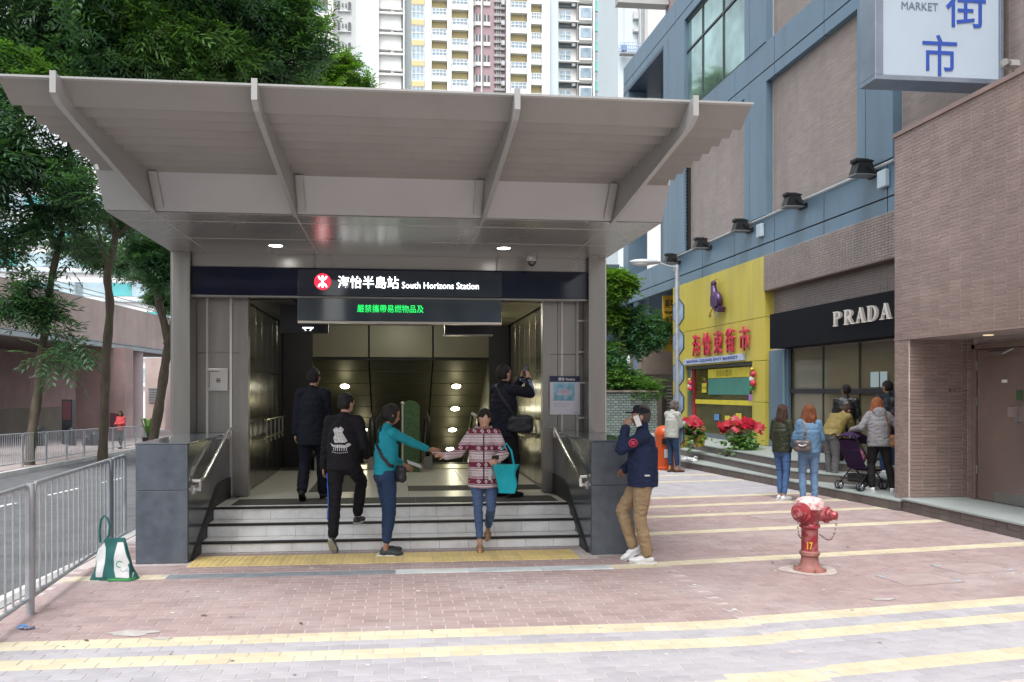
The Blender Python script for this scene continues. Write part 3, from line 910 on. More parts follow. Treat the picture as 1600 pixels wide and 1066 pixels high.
# tiles on X face: local x runs toward -Y (towards the viewer)
Mx = lambda x, y, z: Matrix.Translation((x, y, z)) @ Matrix.Rotation(R(-90), 4, 'Z') @ Matrix.Rotation(R(90), 4, 'X')
tiles_wall(BV, Mx(XW + .012, Yc, 2.46), 5.2, 2.95, .2, .05, brown_t, 150, bond=0, order=lambda c: c[2] + abs(c[0] - 1.8) * .8)
b = MB(); b.bbox(XW - .001, XW + .1, Yc - 5.2, Yc, 2.44, 2.462, .004); b.build('lintel_edge', MT['brown_coping'], BV)
tiles_wall(BV, Mx(XW + .012, Yc, 0.0), .33, 2.44, .11, .05, brown_t, 0, bond=0)
# recess end wall faces the viewer
tiles_wall(BV, Matrix.Translation((XW + .02, 10.895, .19)) @ Matrix.Rotation(R(90), 4, 'X'), .88, 2.25, .2, .05, brown_t, 100, bond=0)
tiles_wall(BV, Mx(8.145, 10.88, .19), .12, 2.25, .12, .05, brown_t, 0, bond=0)
b = MB(); b.box(XW + .1, 8.2, -6, 10.9, 2.445, 2.459); b.build('recess_ceiling', mat('painted_ceiling', (.35, .3, .28), .6), BV)
for (y) in (9.9, 8.9):
    b = MB(); b.lathe([(.06, 0), (.06, -.01)], 20, c=(7.7, y, 2.443)); b.build('ceiling_fitting', mat('dim_fitting', (.5, .42, .3), .4, emit=(1, .8, .5), estr=.4), BV)
# door
DM = mat('brown_steel_door', (.27, .205, .18), .24, .5, .12, 1.4, rvar=.06)
b = MB(); b.bbox(8.10, 8.14, 8.35, 10.62, .20, 2.28, .004); d_ = b.build('door', DM, BV)
for (y0, y1, z0, z1) in ((10.63, 10.70, .19, 2.36), (8.2, 10.7, 2.29, 2.36)):
    b = MB(); b.bbox(8.06, 8.145, y0, y1, z0, z1, .004); b.build('door_frame', mat('bronze_frame', (.30, .23, .2), .3, .6, .08), BV)
b = MB(); b.box(8.085, 8.098, 9.92, 10.04, 1.36, 1.50); b.box(8.07, 8.098, 9.80, 9.90, 1.30, 1.52); b.build('door_handle', chrome, d_)
b = MB(); b.box(8.09, 8.098, 9.80, 9.90, 1.58, 1.72); b.build('glass_slot', mat('green_glass_slot', (.05, .1, .05), .1), d_)
b = MB(); b.box(8.095, 8.0985, 10.06, 10.16, 1.82, 1.86); b.build('number_plate', mat('white_plate', (.7, .7, .68), .5), d_)
b = MB(); b.box(8.05, 8.098, 10.1, 10.35, 2.19, 2.24); b.tube([(8.06, 10.2, 2.2), (7.98, 10.0, 2.2), (8.06, 9.9, 2.27)], .01, 6); b.build('door_closer', steel, d_)
for z in (.55, 1.5, 2.0):
    b = MB(); b.tube([(8.09, 10.625, z), (8.09, 10.625, z + .12)], .012, 8); b.build('hinge', steel, d_)
b = MB(); b.box(8.098, 8.102, 8.2, 10.3, .2, .34); b.build('kick_plate', steel, BV)
text('B 1', .08, face_y(7.9, 10.88, 1.72), mat('dark_print', (.05, .04, .04), .6), BV, 'lettering', .002)
# step platform
stone_top = mat('grey_green_stone', (.33, .37, .36), .45, 0, .12, 2, .05, 60, rvar=.08, dirt=(.27, .3, .29), dscale=1, damt=.6)
riser_t = mat('dark_taupe_tile', (.125, .105, .095), .5, 0, .12, 4, island=.14)
SB = thing('door_step', 'stone topped step with dark tiled riser below the recessed metal door', 'step', (7.6, 9, 0), world=True)
b = MB(); b.bbox(7.13, 8.14, 4.0, 10.885, .16, .19, .005); b.build('tread', stone_top, SB)
b = MB(); b.box(7.16, 8.14, 4.0, 10.88, -.01, .158); b.build('core', MT['step_concrete'], SB)
tiles_wall(SB, Mx(7.158, 10.88, 0.0), 4.4, .158, .2, .079, riser_t, 44, gap=.004, bond=0)

# ---- blue framed building facade, turned slightly, local y runs along the alley, local x into the building
FR = Matrix.Translation((8.75, 11.0, 0)) @ Matrix.Rotation(R(1.4), 4, 'Z')
FI = FR.inverted()
def fhit(px, py, off=0.0):
    o = FI @ Vector((0, 0, 1.7)); d = FI.to_3x3() @ Vector(ray(px, py))
    t = (off - o.x) / d.x
    p = o + d * t
    return p.y, p.z
def fthing(name, label, cat, ly, lz=0.0, lx=0.0, group=None):
    """thing placed on the facade; its children are given in facade coordinates"""
    p = FR @ Vector((lx, ly, lz))
    o = thing(name, label, cat, tuple(p), R(1.4), group)
    o['_inv'] = 1
    OFF[o.name] = Vector((lx, ly, lz))
    return o
OFF = {}
def fput(ob, T):
    ob.matrix_parent_inverse = Matrix.Translation(-OFF[T.name])
    return ob
def fbuild(mb, name, m, T, smooth=False, label=None):
    o = mb.build(name, m, T, smooth, label=label)
    return fput(o, T)
blue = mat('blue_grey_aluminium_panel', (.135, .215, .29), .45, .15, .07, .8, rvar=.05, dirt=(.12, .16, .19), dscale=1.6, damt=.75, run=.12)
blue_l = mat('light_blue_panel', (.20, .30, .38), .45, .15, .06, .8)
BB = fthing('blue_framed_building', 'tall shop building framed in blue grey panels with brown tiled bays', 'building', 5)
y_p1 = fhit(1206, 400)[0]          # near edge of the yellow panel
y_y0 = fhit(1060, 430)[0]
y_far = fhit(978, 300)[0]
zb0, zb1, zc0, zc1 = 4.84, 5.77, 8.86, 9.77
def F(name, m, x0, x1, y0, y1, z0, z1, b=.006, T=None):
    q = MB()
    if b: q.bbox(x0, x1, min(y0, y1), max(y0, y1), z0, z1, b)
    else: q.box(x0, x1, min(y0, y1), max(y0, y1), z0, z1)
    return fbuild(q, name, m, T or BB)
# core
F('wall', grout, .06, 9, -3.0, y_far - 5.2, 4.85, 13.4, 0)
F('wall', grout, 2.2, 9, y_far - 5.2, y_far - .3, 4.85, 13.4, 0)
F('wall', grout, .06, 9, -3.0, y_p1 , .0, 4.848, 0)
# horizontal bands split into panels
for (z0, z1) in ((zb0, zb1), (zc0, zc1), (12.55, 13.45)):
    F('joint_backing', dark_gap, -.085, .05, -1.58, y_far - .02, z0 + .01, z1 - .01, 0)
    ya = -1.6
    while ya < y_far - .1:
        yb = min(ya + 2.05, y_far)
        zm = z0 + (z1 - z0) * .3
        F('blue_panel', blue, -.10, .058, ya + .014, yb - .014, zm + .014, z1)
        F('blue_panel', blue, -.10, .058, ya + .014, yb - .014, z0, zm - .014)
        ya = yb
# vertical pilasters
for (pa, pb) in ((1405, 1348), (1204, 1170), (1075, 1042)):
    y0, y1 = fhit(pa, 300)[0], fhit(pb, 300)[0]
    for (z0, z1) in ((zb1, zc0), (zc1, 12.55)):
        ym = y0 + (y1 - y0) * .75
        F('joint_backing', dark_gap, -.10, .05, y0 + .02, y1 - .02, z0 + .02, z1 - .02, 0)
        F('blue_panel', blue, -.12, .058, y0 + .008, ym - .012, z0 + .008, z1 - .008)
        F('blue_panel', blue, -.12, .058, ym + .012, y1 - .008, z0 + .008, z1 - .008)
taupe0 = mat('taupe_plain', (.27, .225, .205), .5)
# far corner return of the building (recess with overhang seen above the canopy)
ye = fhit(1042, 300)[0]
F('parapet_wall', MT['purple_brown_tile'] if 'purple_brown_tile' in MT else mat('purple_brown_tile', (.30, .22, .22), .5), .3, 8, -3, ye + .3, 13.4, 19)  # purple-brown is the tile's own colour
F('brown_infill', taupe0, .7, 1.0, ye + .2, ye + 1.5, zb1, 12.5)
F('blue_wall', blue, 1.2, 1.5, ye + 1.5, y_far - .3, zb1, 12.5)
F('soffit_panel', mat('shaded_blue_soffit', (.06, .09, .14), .5), -.10, 2.2, ye + .1, y_far, 12.44, 12.548)  # panel blue darkened for the shadow under the overhang
F('blue_panel', blue, -.10, .6, y_far - .6, y_far, zb0 - .0, 12.43)
y0, y1 = fhit(1068, 300)[0], fhit(1072.5, 300)[0]
# brown bays
def bay(pa, pb, z0, z1, npart=0):
    y0, y1 = fhit(pa, 300)[0], fhit(pb, 300)[0]
    M = Matrix.Translation((.05, y1, z0)) @ Matrix.Rotation(R(-90), 4, 'Z') @ Matrix.Rotation(R(90), 4, 'X')
    hold = bpy.data.objects.new('tiled_bay', MB().box(.0485, .0495, min(y0, y1), max(y0, y1), z0, z1).mesh('tiled_bay', mat('taupe_grout', (.31, .265, .25), .8)))
    link(hold, BB); fput(hold, BB)
    tiles_wall(hold, M, y1 - y0, z1 - z0, .22, .075, taupe, npart, gap=.008, d=.003, bond=0)
taupe = mat('taupe_mosaic_tile', (.27, .225, .205), .4, 0, .1, 2, island=.08, dirt=(.20, .165, .15), dscale=1.2, damt=.7, run=.15)
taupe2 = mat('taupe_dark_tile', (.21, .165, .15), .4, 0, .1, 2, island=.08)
bay(1348, 1205, zb1 + .02, zc0 - .02)
bay(1169, 1077, zb1 + .02, zc0 - .02)
bay(1600, 1406, zb1 + .02, zc0 - .02)
bay(1346, 1206, zc1 + .02, 12.5)
# louvre slot left of the bay
q = MB()
ya, yb = fhit(1077, 300)[0], fhit(1072, 300)[0]
q.box(-.02, .05, ya, yb, zb1, zc0)
fbuild(q, 'vent_slot', dark_gap, BB)
q = MB()
for k in range(30):
    z = zb1 + .05 + k * .1
    q.box(-.06, -.021, ya + .04, yb - .04, z, z + .035)
o = fbuild(q, 'vent_blades', MT['black_rubber'], BB); o['kind'] = 'stuff'
# window; its teal reflections are put into the mottled pane colour
y0, y1 = fhit(1168, 150)[0], fhit(1070, 150)[0]
WN = bpy.data.objects.new('window', MB().box(.04, .055, y0, y1, zc1 + .05, 12.5).mesh('window', mat('green_window_back', (.10, .16, .15), .3, 0, .6, 1.1)))
link(WN, BB); fput(WN, BB)
gm = mat('teal_reflection_glass', (.34, .50, .47), .05, .75, .45, .9, spec=.9)
n = 3
for k in range(n):
    a, b_ = y0 + (y1 - y0) * k / n, y0 + (y1 - y0) * (k + 1) / n
    for (z0, z1) in ((zc1 + .1, 11.6), (11.65, 12.5)):
        q = MB(); q.box(.0, .012, a + .03, b_ - .03, z0 + .03, z1 - .03); o = q.build('pane', gm, WN)
q = MB()
for k in range(n + 1):
    a = y0 + (y1 - y0) * k / n; q.box(-.03, .03, a - .02, a + .02, zc1 + .05, 12.52)
for z in (zc1 + .07, 11.62, 12.48): q.box(-.028, .028, y0, y1, z - .022, z + .022)
q.build('window_frame', mat('dark_green_frame', (.06, .08, .08), .4, .3), WN)
# lower right: taupe band above the luxury shop, wall right of yellow
y_s0 = fhit(1404, 480)[0]
M = Matrix.Translation((.05, y_p1, 4.10)) @ Matrix.Rotation(R(-90), 4, 'Z') @ Matrix.Rotation(R(90), 4, 'X')
hold = bpy.data.objects.new('tiled_band', MB().box(.056, .058, -.5, y_p1 - .01, 3.3, 4.8).mesh('tiled_band', grout)); link(hold, BB); fput(hold, BB)
Mb = Matrix.Translation((-.2, y_p1, 4.02)) @ Matrix.Rotation(R(-90), 4, 'Z') @ Matrix.Rotation(R(90), 4, 'X')
F('ledge', grout, -.19, .05, -.4, y_p1 - .01, 4.03, 4.82, 0)
tiles_wall(hold, Mb, y_p1 + .3, .8, .1, .05, taupe, 60, gap=.009, bond=0)
F('ledge_soffit', mat('taupe_paint', (.2, .15, .13), .6), -.2, .05, -.4, y_p1 - .01, 4.0, 4.028, 0)
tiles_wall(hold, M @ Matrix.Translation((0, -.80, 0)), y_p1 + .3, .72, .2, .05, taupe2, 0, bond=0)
# -------- yellow market front
yel = mat('market_yellow_panel', (.53, .445, .075), .5, 0, .05, 1, rvar=.05, dirt=(.38, .34, .10), dscale=1.6, damt=.7, run=.12)
MK = fthing('market_front', 'bright yellow panelled market shopfront with glass door', 'shopfront', (y_p1 + y_y0) / 2)
yd0, zd1 = fhit(1185, 576); yd1, _ = fhit(1079, 580)
zd1 = 2.42; zf = .45
zrows = [zf, 1.45, zd1, 3.42, 4.832]
ycols = [y_p1 + .02, yd0, (yd0 + yd1) / 2, yd1, y_y0]
for i in range(4):
    for j in range(4):
        a, b_ = ycols[i], ycols[i + 1]
        if j < 2 and i in (1, 2): continue
        F('yellow_panel', yel, -.16, .055, a + .005, b_ - .005, zrows[j] + .005, zrows[j + 1] - .005, T=MK)
F('wall_core', grout, .056, .2, y_p1, yd0, .4, 4.83, 0, T=MK); F('wall_core', grout, .056, .2, yd1, y_y0, .4, 4.83, 0, T=MK); F('wall_core', grout, .056, .2, yd0, yd1, zd1 + .01, 4.83, 0, T=MK)
F('return_panel', yel, -.155, 3, y_y0, y_y0 + .05, .4, 4.83, T=MK)
# doorway
dgrey = mat('grey_door_frame', (.2, .22, .25), .35, .6, .1)
F('door_frame', mat('dark_door_head', (.05, .045, .04), .4), -.12, .05, yd0, yd1, zd1 - .09, zd1 - .005, T=MK)
F('door_frame', dgrey, -.10, .02, yd1 - .35, yd1 - .02, zf, zd1 - .095, T=MK)
F('door_post', mat('red_post', (.4, .03, .03), .4), -.08, -.02, yd1 - .42, yd1 - .37, zf, zd1 - .095, T=MK)
shop_in = mat('shop_inner_wall', (.24, .21, .10), .6, 0, .3, 2)
F('shop_interior_wall', shop_in, 1.6, 1.7, yd0 - .5, yd1 + .5, zf, zd1 + .3, 0, T=MK)
F('shop_floor', mat('shop_floor_tile', (.3, .29, .26), .3), .0, 1.6, yd0 - .5, yd1 + .5, zf - .02, zf + .001, 0, T=MK)
F('shop_ceiling', MT['painted_ceiling'], .2, 1.6, yd0 - .5, yd1 + .5, zd1, zd1 + .02, 0, T=MK)
ybanner = mat('yellow_banner', (.62, .52, .05), .5, 0, .1, 5); tealb = mat('teal_banner', (.07, .24, .20), .4, 0, .1, 3)
yw = yd1 - .45 - yd0
F('door_pane', mat('dark_amber_glass', (.10, .085, .03), .06, 0, .2, 3, alpha=.75, spec=.9), -.03, -.015, yd0 + .02 + yw * .5 + .01, yd1 - .45, zf + .02, zd1 - .10, 0, T=MK)
F('door_pane', MT['dark_amber_glass'], -.05, -.035, yd0 + .02, yd0 + yw * .5 + .02, zf + .02, zd1 - .10, 0, T=MK)
F('banner', ybanner, -.058, -.052, yd0 + .35, yd0 + yw * .75, zd1 - .36, zd1 - .12, 0, T=MK)
F('banner', tealb, -.058, -.052, yd0 + .35, yd0 + yw * .75, 1.62, zd1 - .37, 0, T=MK)
F('banner', ybanner, -.058, -.052, yd0 + .1, yd1 - .5, 1.36, 1.48, 0, T=MK)
for k, (u, z, c) in enumerate(((.82, 1.85, ybanner), (.82, 1.75, ybanner), (.06, 1.55, mat('violet_sticker', (.4, .2, .5), .5)), (.25, 1.08, ybanner), (.42, 1.0, ybanner), (.6, 1.02, mat('blue_sticker', (.1, .25, .5), .5)), (.3, .95, tealb))):
    F('door_sticker', c, -.062, -.059, yd0 + yw * u - .16, yd0 + yw * u + .16, z - .08, z + .08, 0, T=MK)
text('東街市歡迎', .2, Matrix.Translation((-.063, yd0 + yw * .48, zd1 - .24)) @ Matrix.Rotation(R(-90), 4, 'Z') @ Matrix.Rotation(R(90), 4, 'X'), mat('olive_print', (.35, .28, .02), .5), MK, 'lettering', .001).matrix_parent_inverse = Matrix.Translation(-OFF[MK.name])
F('kick_rail', dgrey, -.06, -.03, yd0 + .02, yd1 - .45, zf, zf + .12, 0, T=MK)
F('switch_plate', mat('brass_plate', (.5, .42, .1), .4), -.17, -.161, yd0 - .28, yd0 - .18, 1.7, 1.82, 0, T=MK)
# market red characters
redl = mat('crimson_channel_letter', (.50, .03, .07), .4, 0, .08, 6)
chars = '海怡東街市'
pxs = [1087, 1103.5, 1121, 1140, 1162]
hts = [(520, 551), (517, 550), (513, 548), (509, 546), (505, 543)]
for ch, px, (p0, p1) in zip(chars, pxs, hts):
    y, z = fhit(px, (p0 + p1) / 2, -.25)
    M = Matrix.Translation((-.24, y, 2.98)) @ Matrix.Rotation(R(-90), 4, 'Z') @ Matrix.Rotation(R(90), 4, 'X')
    o = text(ch, .5, M, redl, MK, 'lettering', .022, .004, width=.50, height=.60); o.matrix_parent_inverse = Matrix.Translation(-OFF[MK.name])
y0, y1 = fhit(1175, 555)[0], fhit(1080, 565)[0]
F('name_board', mat('pale_lilac_board', (.42, .47, .62), .4), -.24, -.161, y0, y1, 2.46, 2.62, T=MK)
M = Matrix.Translation((-.245, (y0 + y1) / 2, 2.54)) @ Matrix.Rotation(R(-90), 4, 'Z') @ Matrix.Rotation(R(90), 4, 'X')
text('MARINA SQUARE EAST MARKET', .1, M, mat('blue_print', (.06, .09, .28), .5), MK, 'lettering', .003, .001, width=(y1 - y0) * .86, height=.085).matrix_parent_inverse = Matrix.Translation(-OFF[MK.name])
# bird sculpture
y, z = fhit(1119, 467, -.3)
BD = fthing('bird_ornament', 'purple metallic bird ornament mounted high on the yellow front', 'ornament', y, z, -.3)
BD.scale = (.85, .85, .9)
pur = mat('purple_metallic_paint', (.075, .035, .11), .35, .3, .2, 4); gold = mat('gold_metallic_paint', (.5, .32, .06), .3, .7, .1)
q = MB()
q.ell((0, 0, -.05), (.16, .30, .27), Matrix.Rotation(.5, 3, 'X'), 18, 12)
fb = q.build('body', pur, BD, True)
q = MB(); q.tube([(0, .10, .12), (0, .17, .26), (0, .20, .40), (0, .19, .48)], [.13, .10, .085, .055], 14); q.ell((0, .19, .46), (.09, .10, .09), n=14, m=8); q.tube([(0, .26, .47), (0, .36, .42)], [.035, .006], 8); q.build('head', pur, BD, True)
q = MB(); q.prism([(.05, .10), (-.35, -.02), (-.42, -.22), (-.2, -.30), (.05, -.2)], 'x', -.17, -.14); q.prism([(-.15, -.2), (-.46, -.28), (-.40, -.42), (-.1, -.36)], 'x', -.12, .1); q.build('wing', pur, BD)
q = MB(); q.tube([(-.05, -.1 + .34 * math.cos(a), .2 + .34 * math.sin(a)) for a in [R(-30 + 14 * k) for k in range(11)]], .014, 6); q.build('tail_plume', gold, BD, True)
q = MB(); q.tube([(0, .2, -.2), (-.05, .36, -.42)], .02, 6); q.prism([(.28, -.5), (.44, -.5), (.36, -.36)], 'x', -.06, -.03); q.build('foot', gold, BD)
q = MB(); q.tube([(0, 0, -.25), (.2, 0, -.3)], .03, 6); q.tube([(.05 * 0, -.02 + .16 * math.cos(a), -.38 + .12 * math.sin(a)) for a in [2 * PI * k / 14 for k in range(14)]], .015, 6, closed=True); q.build('mount', galv, BD)
# ------- PRADA shop
y_s1 = fhit(1204, 520, -.4)[0]
PR = fthing('luxury_shopfront', 'black fascia shopfront with chrome lettering and tall glazing', 'shopfront', 4)
F('fascia_box', mat('satin_black_fascia', (.006, .007, .010), .6, 0, .1, 2, spec=.12), -.42, .05, -.35, y_s1, 2.64, 3.40, .006, T=PR)
zg = .45
yg = fhit(1237, 600)[0]
F('blue_frame', blue, -.08, .05, yg + .02, y_p1 - .02, zg, 2.635, T=PR)
F('blue_frame', blue_l, -.12, -.081, yg + .10, yg + .18, zg, 2.63, T=PR)
pg = mat('olive_reflecting_glass', (.16, .14, .05), .04, .0, .3, .8, alpha=.4, spec=.6)
ny = 5
for k in range(ny):
    a, b_ = -.3 + (yg + .3) * k / ny, -.3 + (yg + .3) * (k + 1) / ny
    F('glass_pane', pg, .0, .015, a + .012, b_ - .012, zg + .06, 1.66, 0, T=PR)
    F('glass_pane', pg, .0, .015, a + .012, b_ - .012, 1.76, 2.6, 0, T=PR)
    F('mullion', MT['black_sign_enamel'], -.012, .03, b_ - .012, b_ + .012, zg, 2.62, 0, T=PR)
F('transom', MT['black_sign_enamel'], -.04, .04, -.3, yg, 1.662, 1.758, .003, T=PR)
F('sill', MT['black_sign_enamel'], -.03, .04, -.3, yg, zg - .01, zg + .058, .003, T=PR)
F('inner_wall', mat('ochre_reflection_tint', (.42, .26, .04), .6, 0, .2, 1.2), .9, 1.0, -.4, 2.0, zg, 2.62, 0, T=PR)  # amber of the glass reflections painted on the wall behind
F('inner_wall', mat('olive_reflection_tint', (.27, .26, .07), .6, 0, .25, 1.5), .9, 1.0, 2.0, y_p1, zg, 2.62, 0, T=PR)  # yellow-olive reflections of the glazing, likewise painted as wall colour
F('inner_rail', mat('pale_rail', (.5, .5, .4), .4), .80, .88, -.4, y_p1, 2.28, 2.33, 0, T=PR)
F('inner_floor', MT['shop_floor_tile'], .02, 1.0, -.4, y_p1, zg - .02, zg, 0, T=PR)
for (pa, pb) in ((1372, 1359), (1385, 1374)):
    ya_, yb_ = fhit(pa, 600, -.02)[0], fhit(pb, 600, -.02)[0]
    F('paper_notice', mat('pale_blue_paper', (.55, .68, .7), .6, 0, .03), -.006, -.002, ya_, yb_, 1.78, 2.06, 0, T=PR)
# serif letters
def serif_letter(ch, w, h, T, M, m, depth=.05):
    q = MB(); t = w * .22; s = w * .07; sf = h * .045
    def rect(x0, x1, z0, z1): q.box(x0, x1, z0, z1, 0, depth)
    def poly(p): q.prism(p, 'z', 0, depth)
    if ch in 'PRD':
        rect(w * .1, w * .1 + t, 0, h); rect(0, w * .42, 0, sf); rect(0, w * .2, h - sf, h)
        full = ch == 'D'
        cz, ry = (h * .5, h * .5) if full else (h * .74, h * .26)
        cx = w * .42; rx = w * (.55 if full else .45)
        out = [(cx + rx * math.cos(a), cz + ry * math.sin(a)) for a in [R(-90 + 15 * k) for k in range(13)]]
        inn = [(cx + (rx - t) * math.cos(a), cz + (ry - sf) * math.sin(a)) for a in [R(-90 + 15 * k) for k in range(13)]]
        for k in range(12): poly([out[k], out[k + 1], inn[k + 1], inn[k]])
        rect(w * .1 + t, cx, cz + ry - sf, cz + ry); rect(w * .1 + t, cx, cz - ry, cz - ry + sf)
        if ch == 'R': poly([(w * .42, h * .48), (w * .62, h * .48), (w * 1.0, 0), (w * .78, 0)]); rect(w * .74, w * 1.08, 0, sf)
    else:
        poly([(w * .5, h), (w * .56, h), (w * .22, 0), (w * .14, 0)]); poly([(w * .44, h), (w * .62, h), (w * .98, 0), (w * .74, 0)])
        rect(w * .26, w * .82, h * .3, h * .3 + sf); rect(0, w * .34, 0, sf); rect(w * .66, w * 1.08, 0, sf)
    q.v = [tuple(M @ Vector(p)) for p in q.v]
    return fbuild(q, 'lettering', m, T)
ylp, _ = fhit(1302, 505, -.46); yrp, _ = fhit(1393, 497, -.46)
tot = ylp - yrp
wch = tot / 5.35
for k, ch in enumerate('PRADA'):
    M = Matrix.Translation((-.425, ylp - k * wch * 1.09, 2.93)) @ Matrix.Rotation(R(-90), 4, 'Z') @ Matrix.Rotation(R(90), 4, 'X')
    serif_letter(ch, wch * .9, .27, PR, M, mat('glowing_chrome_letter', (.62, .58, .55), .15, 1, 0, emit=(1, .92, .86), estr=.12))  # faint emission added to brighten the chrome, letters are not lamps
# -------- terraces in front of the shops
TR = thing('shop_terrace', 'grey stone terrace steps in front of the shops with taupe tiled risers', 'steps', (7.6, 14, 0), world=True)
bx = 8.9
outs = [[(7.12, 10.9), (6.48, 16.7), (5.95, 21.5), (5.6, 26), (bx, 26), (bx, 10.9)],
        [(8.0, 12.15), (7.25, 13.3), (6.93, 14.0), (6.88, 17.5), (7.0, 26), (bx, 26), (bx, 12.15)],
        [(8.4, 12.8), (7.45, 13.9), (7.12, 14.5), (7.12, 17.1), (7.3, 26), (bx, 26), (bx, 12.8)]]
for k, o_ in enumerate(outs):
    z0, z1 = .15 * k, .15 * (k + 1)
    b = MB(); b.prism(o_, 'z', z0 - .01 if k else -.05, z1 - .022); b.build('riser', riser_t, TR)
    cx_ = sum(p[0] for p in o_) / len(o_)
    o2 = [(p[0] - (.015 if p[0] < bx else 0), p[1]) for p in o_]
    b = MB(); b.prism(o2, 'z', z1 - .02, z1); b.build('tread', stone_top, TR)
# tile joints on the first riser: individual facing tiles
(ax, ay), (bx2, by2) = outs[0][0], outs[0][1]
L_ = math.hypot(bx2 - ax, by2 - ay)
dx_, dy_ = (bx2 - ax) / L_, (by2 - ay) / L_
mbt = MB(); _tile(mbt, -.097, .097, .0, .118, .008); rt = mbt.mesh('tile', riser_t)
for k in range(int(L_ / .2)):
    px_, py_ = ax + dx_ * (.2 * k + .1), ay + dy_ * (.2 * k + .1)
    nx, ny_ = -dy_, dx_
    M = Matrix(((-dx_, 0, -dy_ if -dy_ < 0 else dy_, px_), (-dy_, 0, dx_, py_), (0, 1, 0, .005), (0, 0, 0, 1)))
    zx = Vector((-dx_, -dy_, 0)); zy = Vector((0, 0, 1)); zn = zx.cross(zy)
    M = Matrix(((zx.x, zy.x, zn.x, px_), (zx.y, zy.y, zn.y, py_), (0, 1, 0, .005), (0, 0, 0, 1)))
    inst('tile', rt, TR, M)

# ------- floodlights on the blue band with conduit
fl_m = mat('black_cast_housing', (.015, .016, .018), .45, .2, .1)
spots = [(1347, 262, 34), (1238, 313, 28), (1157, 352, 22), (1095, 380, 18), (1048, 404, 14)]
first = None
labs = ['nearest black floodlight on the band under the hanging white sign', 'black floodlight on the conduit left of the pilaster by the brown bay', 'third black floodlight from the right on the blue band conduit', 'fourth small black floodlight on the blue band conduit', 'farthest small black floodlight above the street lamp']
pts_c = []
for k, (px, py, w) in enumerate(spots):
    y, z = fhit(px, py, -.35)
    p = FR @ Vector((-.35, y, z))
    if first is None:
        first = thing('floodlight', labs[0], 'floodlight', tuple(p), R(1.4), 'floodlights along the blue band')
        first.scale = (.85, .85, .85)
        q = MB(); q.prism([(-.22, -.16), (.22, -.16), (.13, .14), (-.13, .14)], 'y', -.14, .14)
        q.build('housing', fl_m, first)
        q = MB()
        for j in range(6): q.box(-.20 + j * .05, -.185 + j * .05, -.12, .12, .12, .17)
        q.box(-.18, .18, -.15, .15, .10, .125); q.build('cooling_fins', fl_m, first)
        q = MB(); q.box(-.24, .24, -.16, .16, -.19, -.162); q.build('visor', mat('grey_visor', (.2, .2, .2), .4, .4), first)
        q = MB(); q.tube([(0, -.17, 0), (.2, -.17, -.15), (.34, -.17, -.15)], .014, 6); q.tube([(0, .17, 0), (.2, .17, -.15), (.34, .17, -.15)], .014, 6); q.box(.24, .34, -.2, .2, -.2, -.1); q.build('bracket', fl_m, first)
        f0 = first
    else:
        dup(f0, None, tuple(p), R(1.4), labs[k])
    pts_c.append((px, py, z))
CD = fthing('conduit_pipe', 'pale steel conduit pipe with small junction boxes along the blue band', 'pipe', 5, 5.7)
ya, yb = fhit(1397, 250, -.15)[0], fhit(1045, 410, -.15)[0]
q = MB(); q.tube([(-.15, ya, 5.70), (-.15, (ya + yb) / 2, 5.72), (-.15, yb, 5.72)], .028, 8); fbuild(q, 'pipe', mat('pale_conduit', (.5, .52, .52), .4, .4), CD, True)
for px in (1383, 1190, 1058):
    y = fhit(px, 300, -.12)[0]; q = MB(); q.bbox(-.20, -.11, y - .12, y + .12, 5.30, 5.60, .01); fbuild(q, 'junction_box', mat('pale_blue_box', (.45, .55, .62), .5), CD)

# ------- big hanging lightbox
LBX = thing('hanging_lightbox', 'large white lightbox sign with blue characters hanging off the upper wall', 'sign', (7.9, 11.1, 7), world=True)
x0 = at_y(1379, 0, 10.9)[0]; x1 = at_y(1561, 0, 10.9)[0]
b = MB(); b.bbox(x0, x1, 10.902, 11.24, 6.2, 10.3, .008); b.build('face', mat('white_acrylic_face', (.33, .40, .47), .3, 0, .05, 1.5, emit=(.8, .88, 1), estr=.06), LBX)
fr_m = mat('steel_blue_frame', (.30, .36, .44), .3, .7, .1)
b = MB(); b.bbox(x0 - .12, x1 + .05, 10.88, 11.28, 6.13, 6.198, .006); b.build('frame', fr_m, LBX)
b = MB(); b.bbox(x0 - .12, x0 - .002, 10.88, 11.28, 6.2, 10.3, .006); b.build('frame', fr_m, LBX)
b = MB(); b.bbox(x1 + .002, x1 + .06, 10.88, 11.28, 6.2, 10.3, .006); b.build('frame', fr_m, LBX)
blue_c = mat('ultramarine_character', (.02, .07, .36), .5, 0, 0)
for ch, (pa, pb, qa, qb) in (('市', (1441, 1495, 118, 56)), ('街', (1478, 1540, 42, -24))):
    xa, _, za = at_y(pa, qa, 10.9); xb_, _, zb_ = at_y(pb, qb, 10.9)
    text(ch, .5, face_y((xa + xb_) / 2, 10.895, (za + zb_) / 2), blue_c, LBX, 'lettering', .003, .002, width=xb_ - xa, height=zb_ - za)
text('MARKET', .1, face_y(at_y(1437, 0, 10.9)[0], 10.896, at_y(1437, 10, 10.9)[2]), mat('slate_print', (.12, .16, .22), .5), LBX, 'lettering', .002, 0, width=at_y(1465, 0, 10.9)[0] - at_y(1408, 0, 10.9)[0], height=.11)
b = MB(); b.box(x1 + .06, x1 + .8, 11.0, 11.06, 6.6, 6.66); b.box(x1 + .06, x1 + .8, 11.0, 11.06, 9.6, 9.66); b.build('bracket', fl_m, LBX)
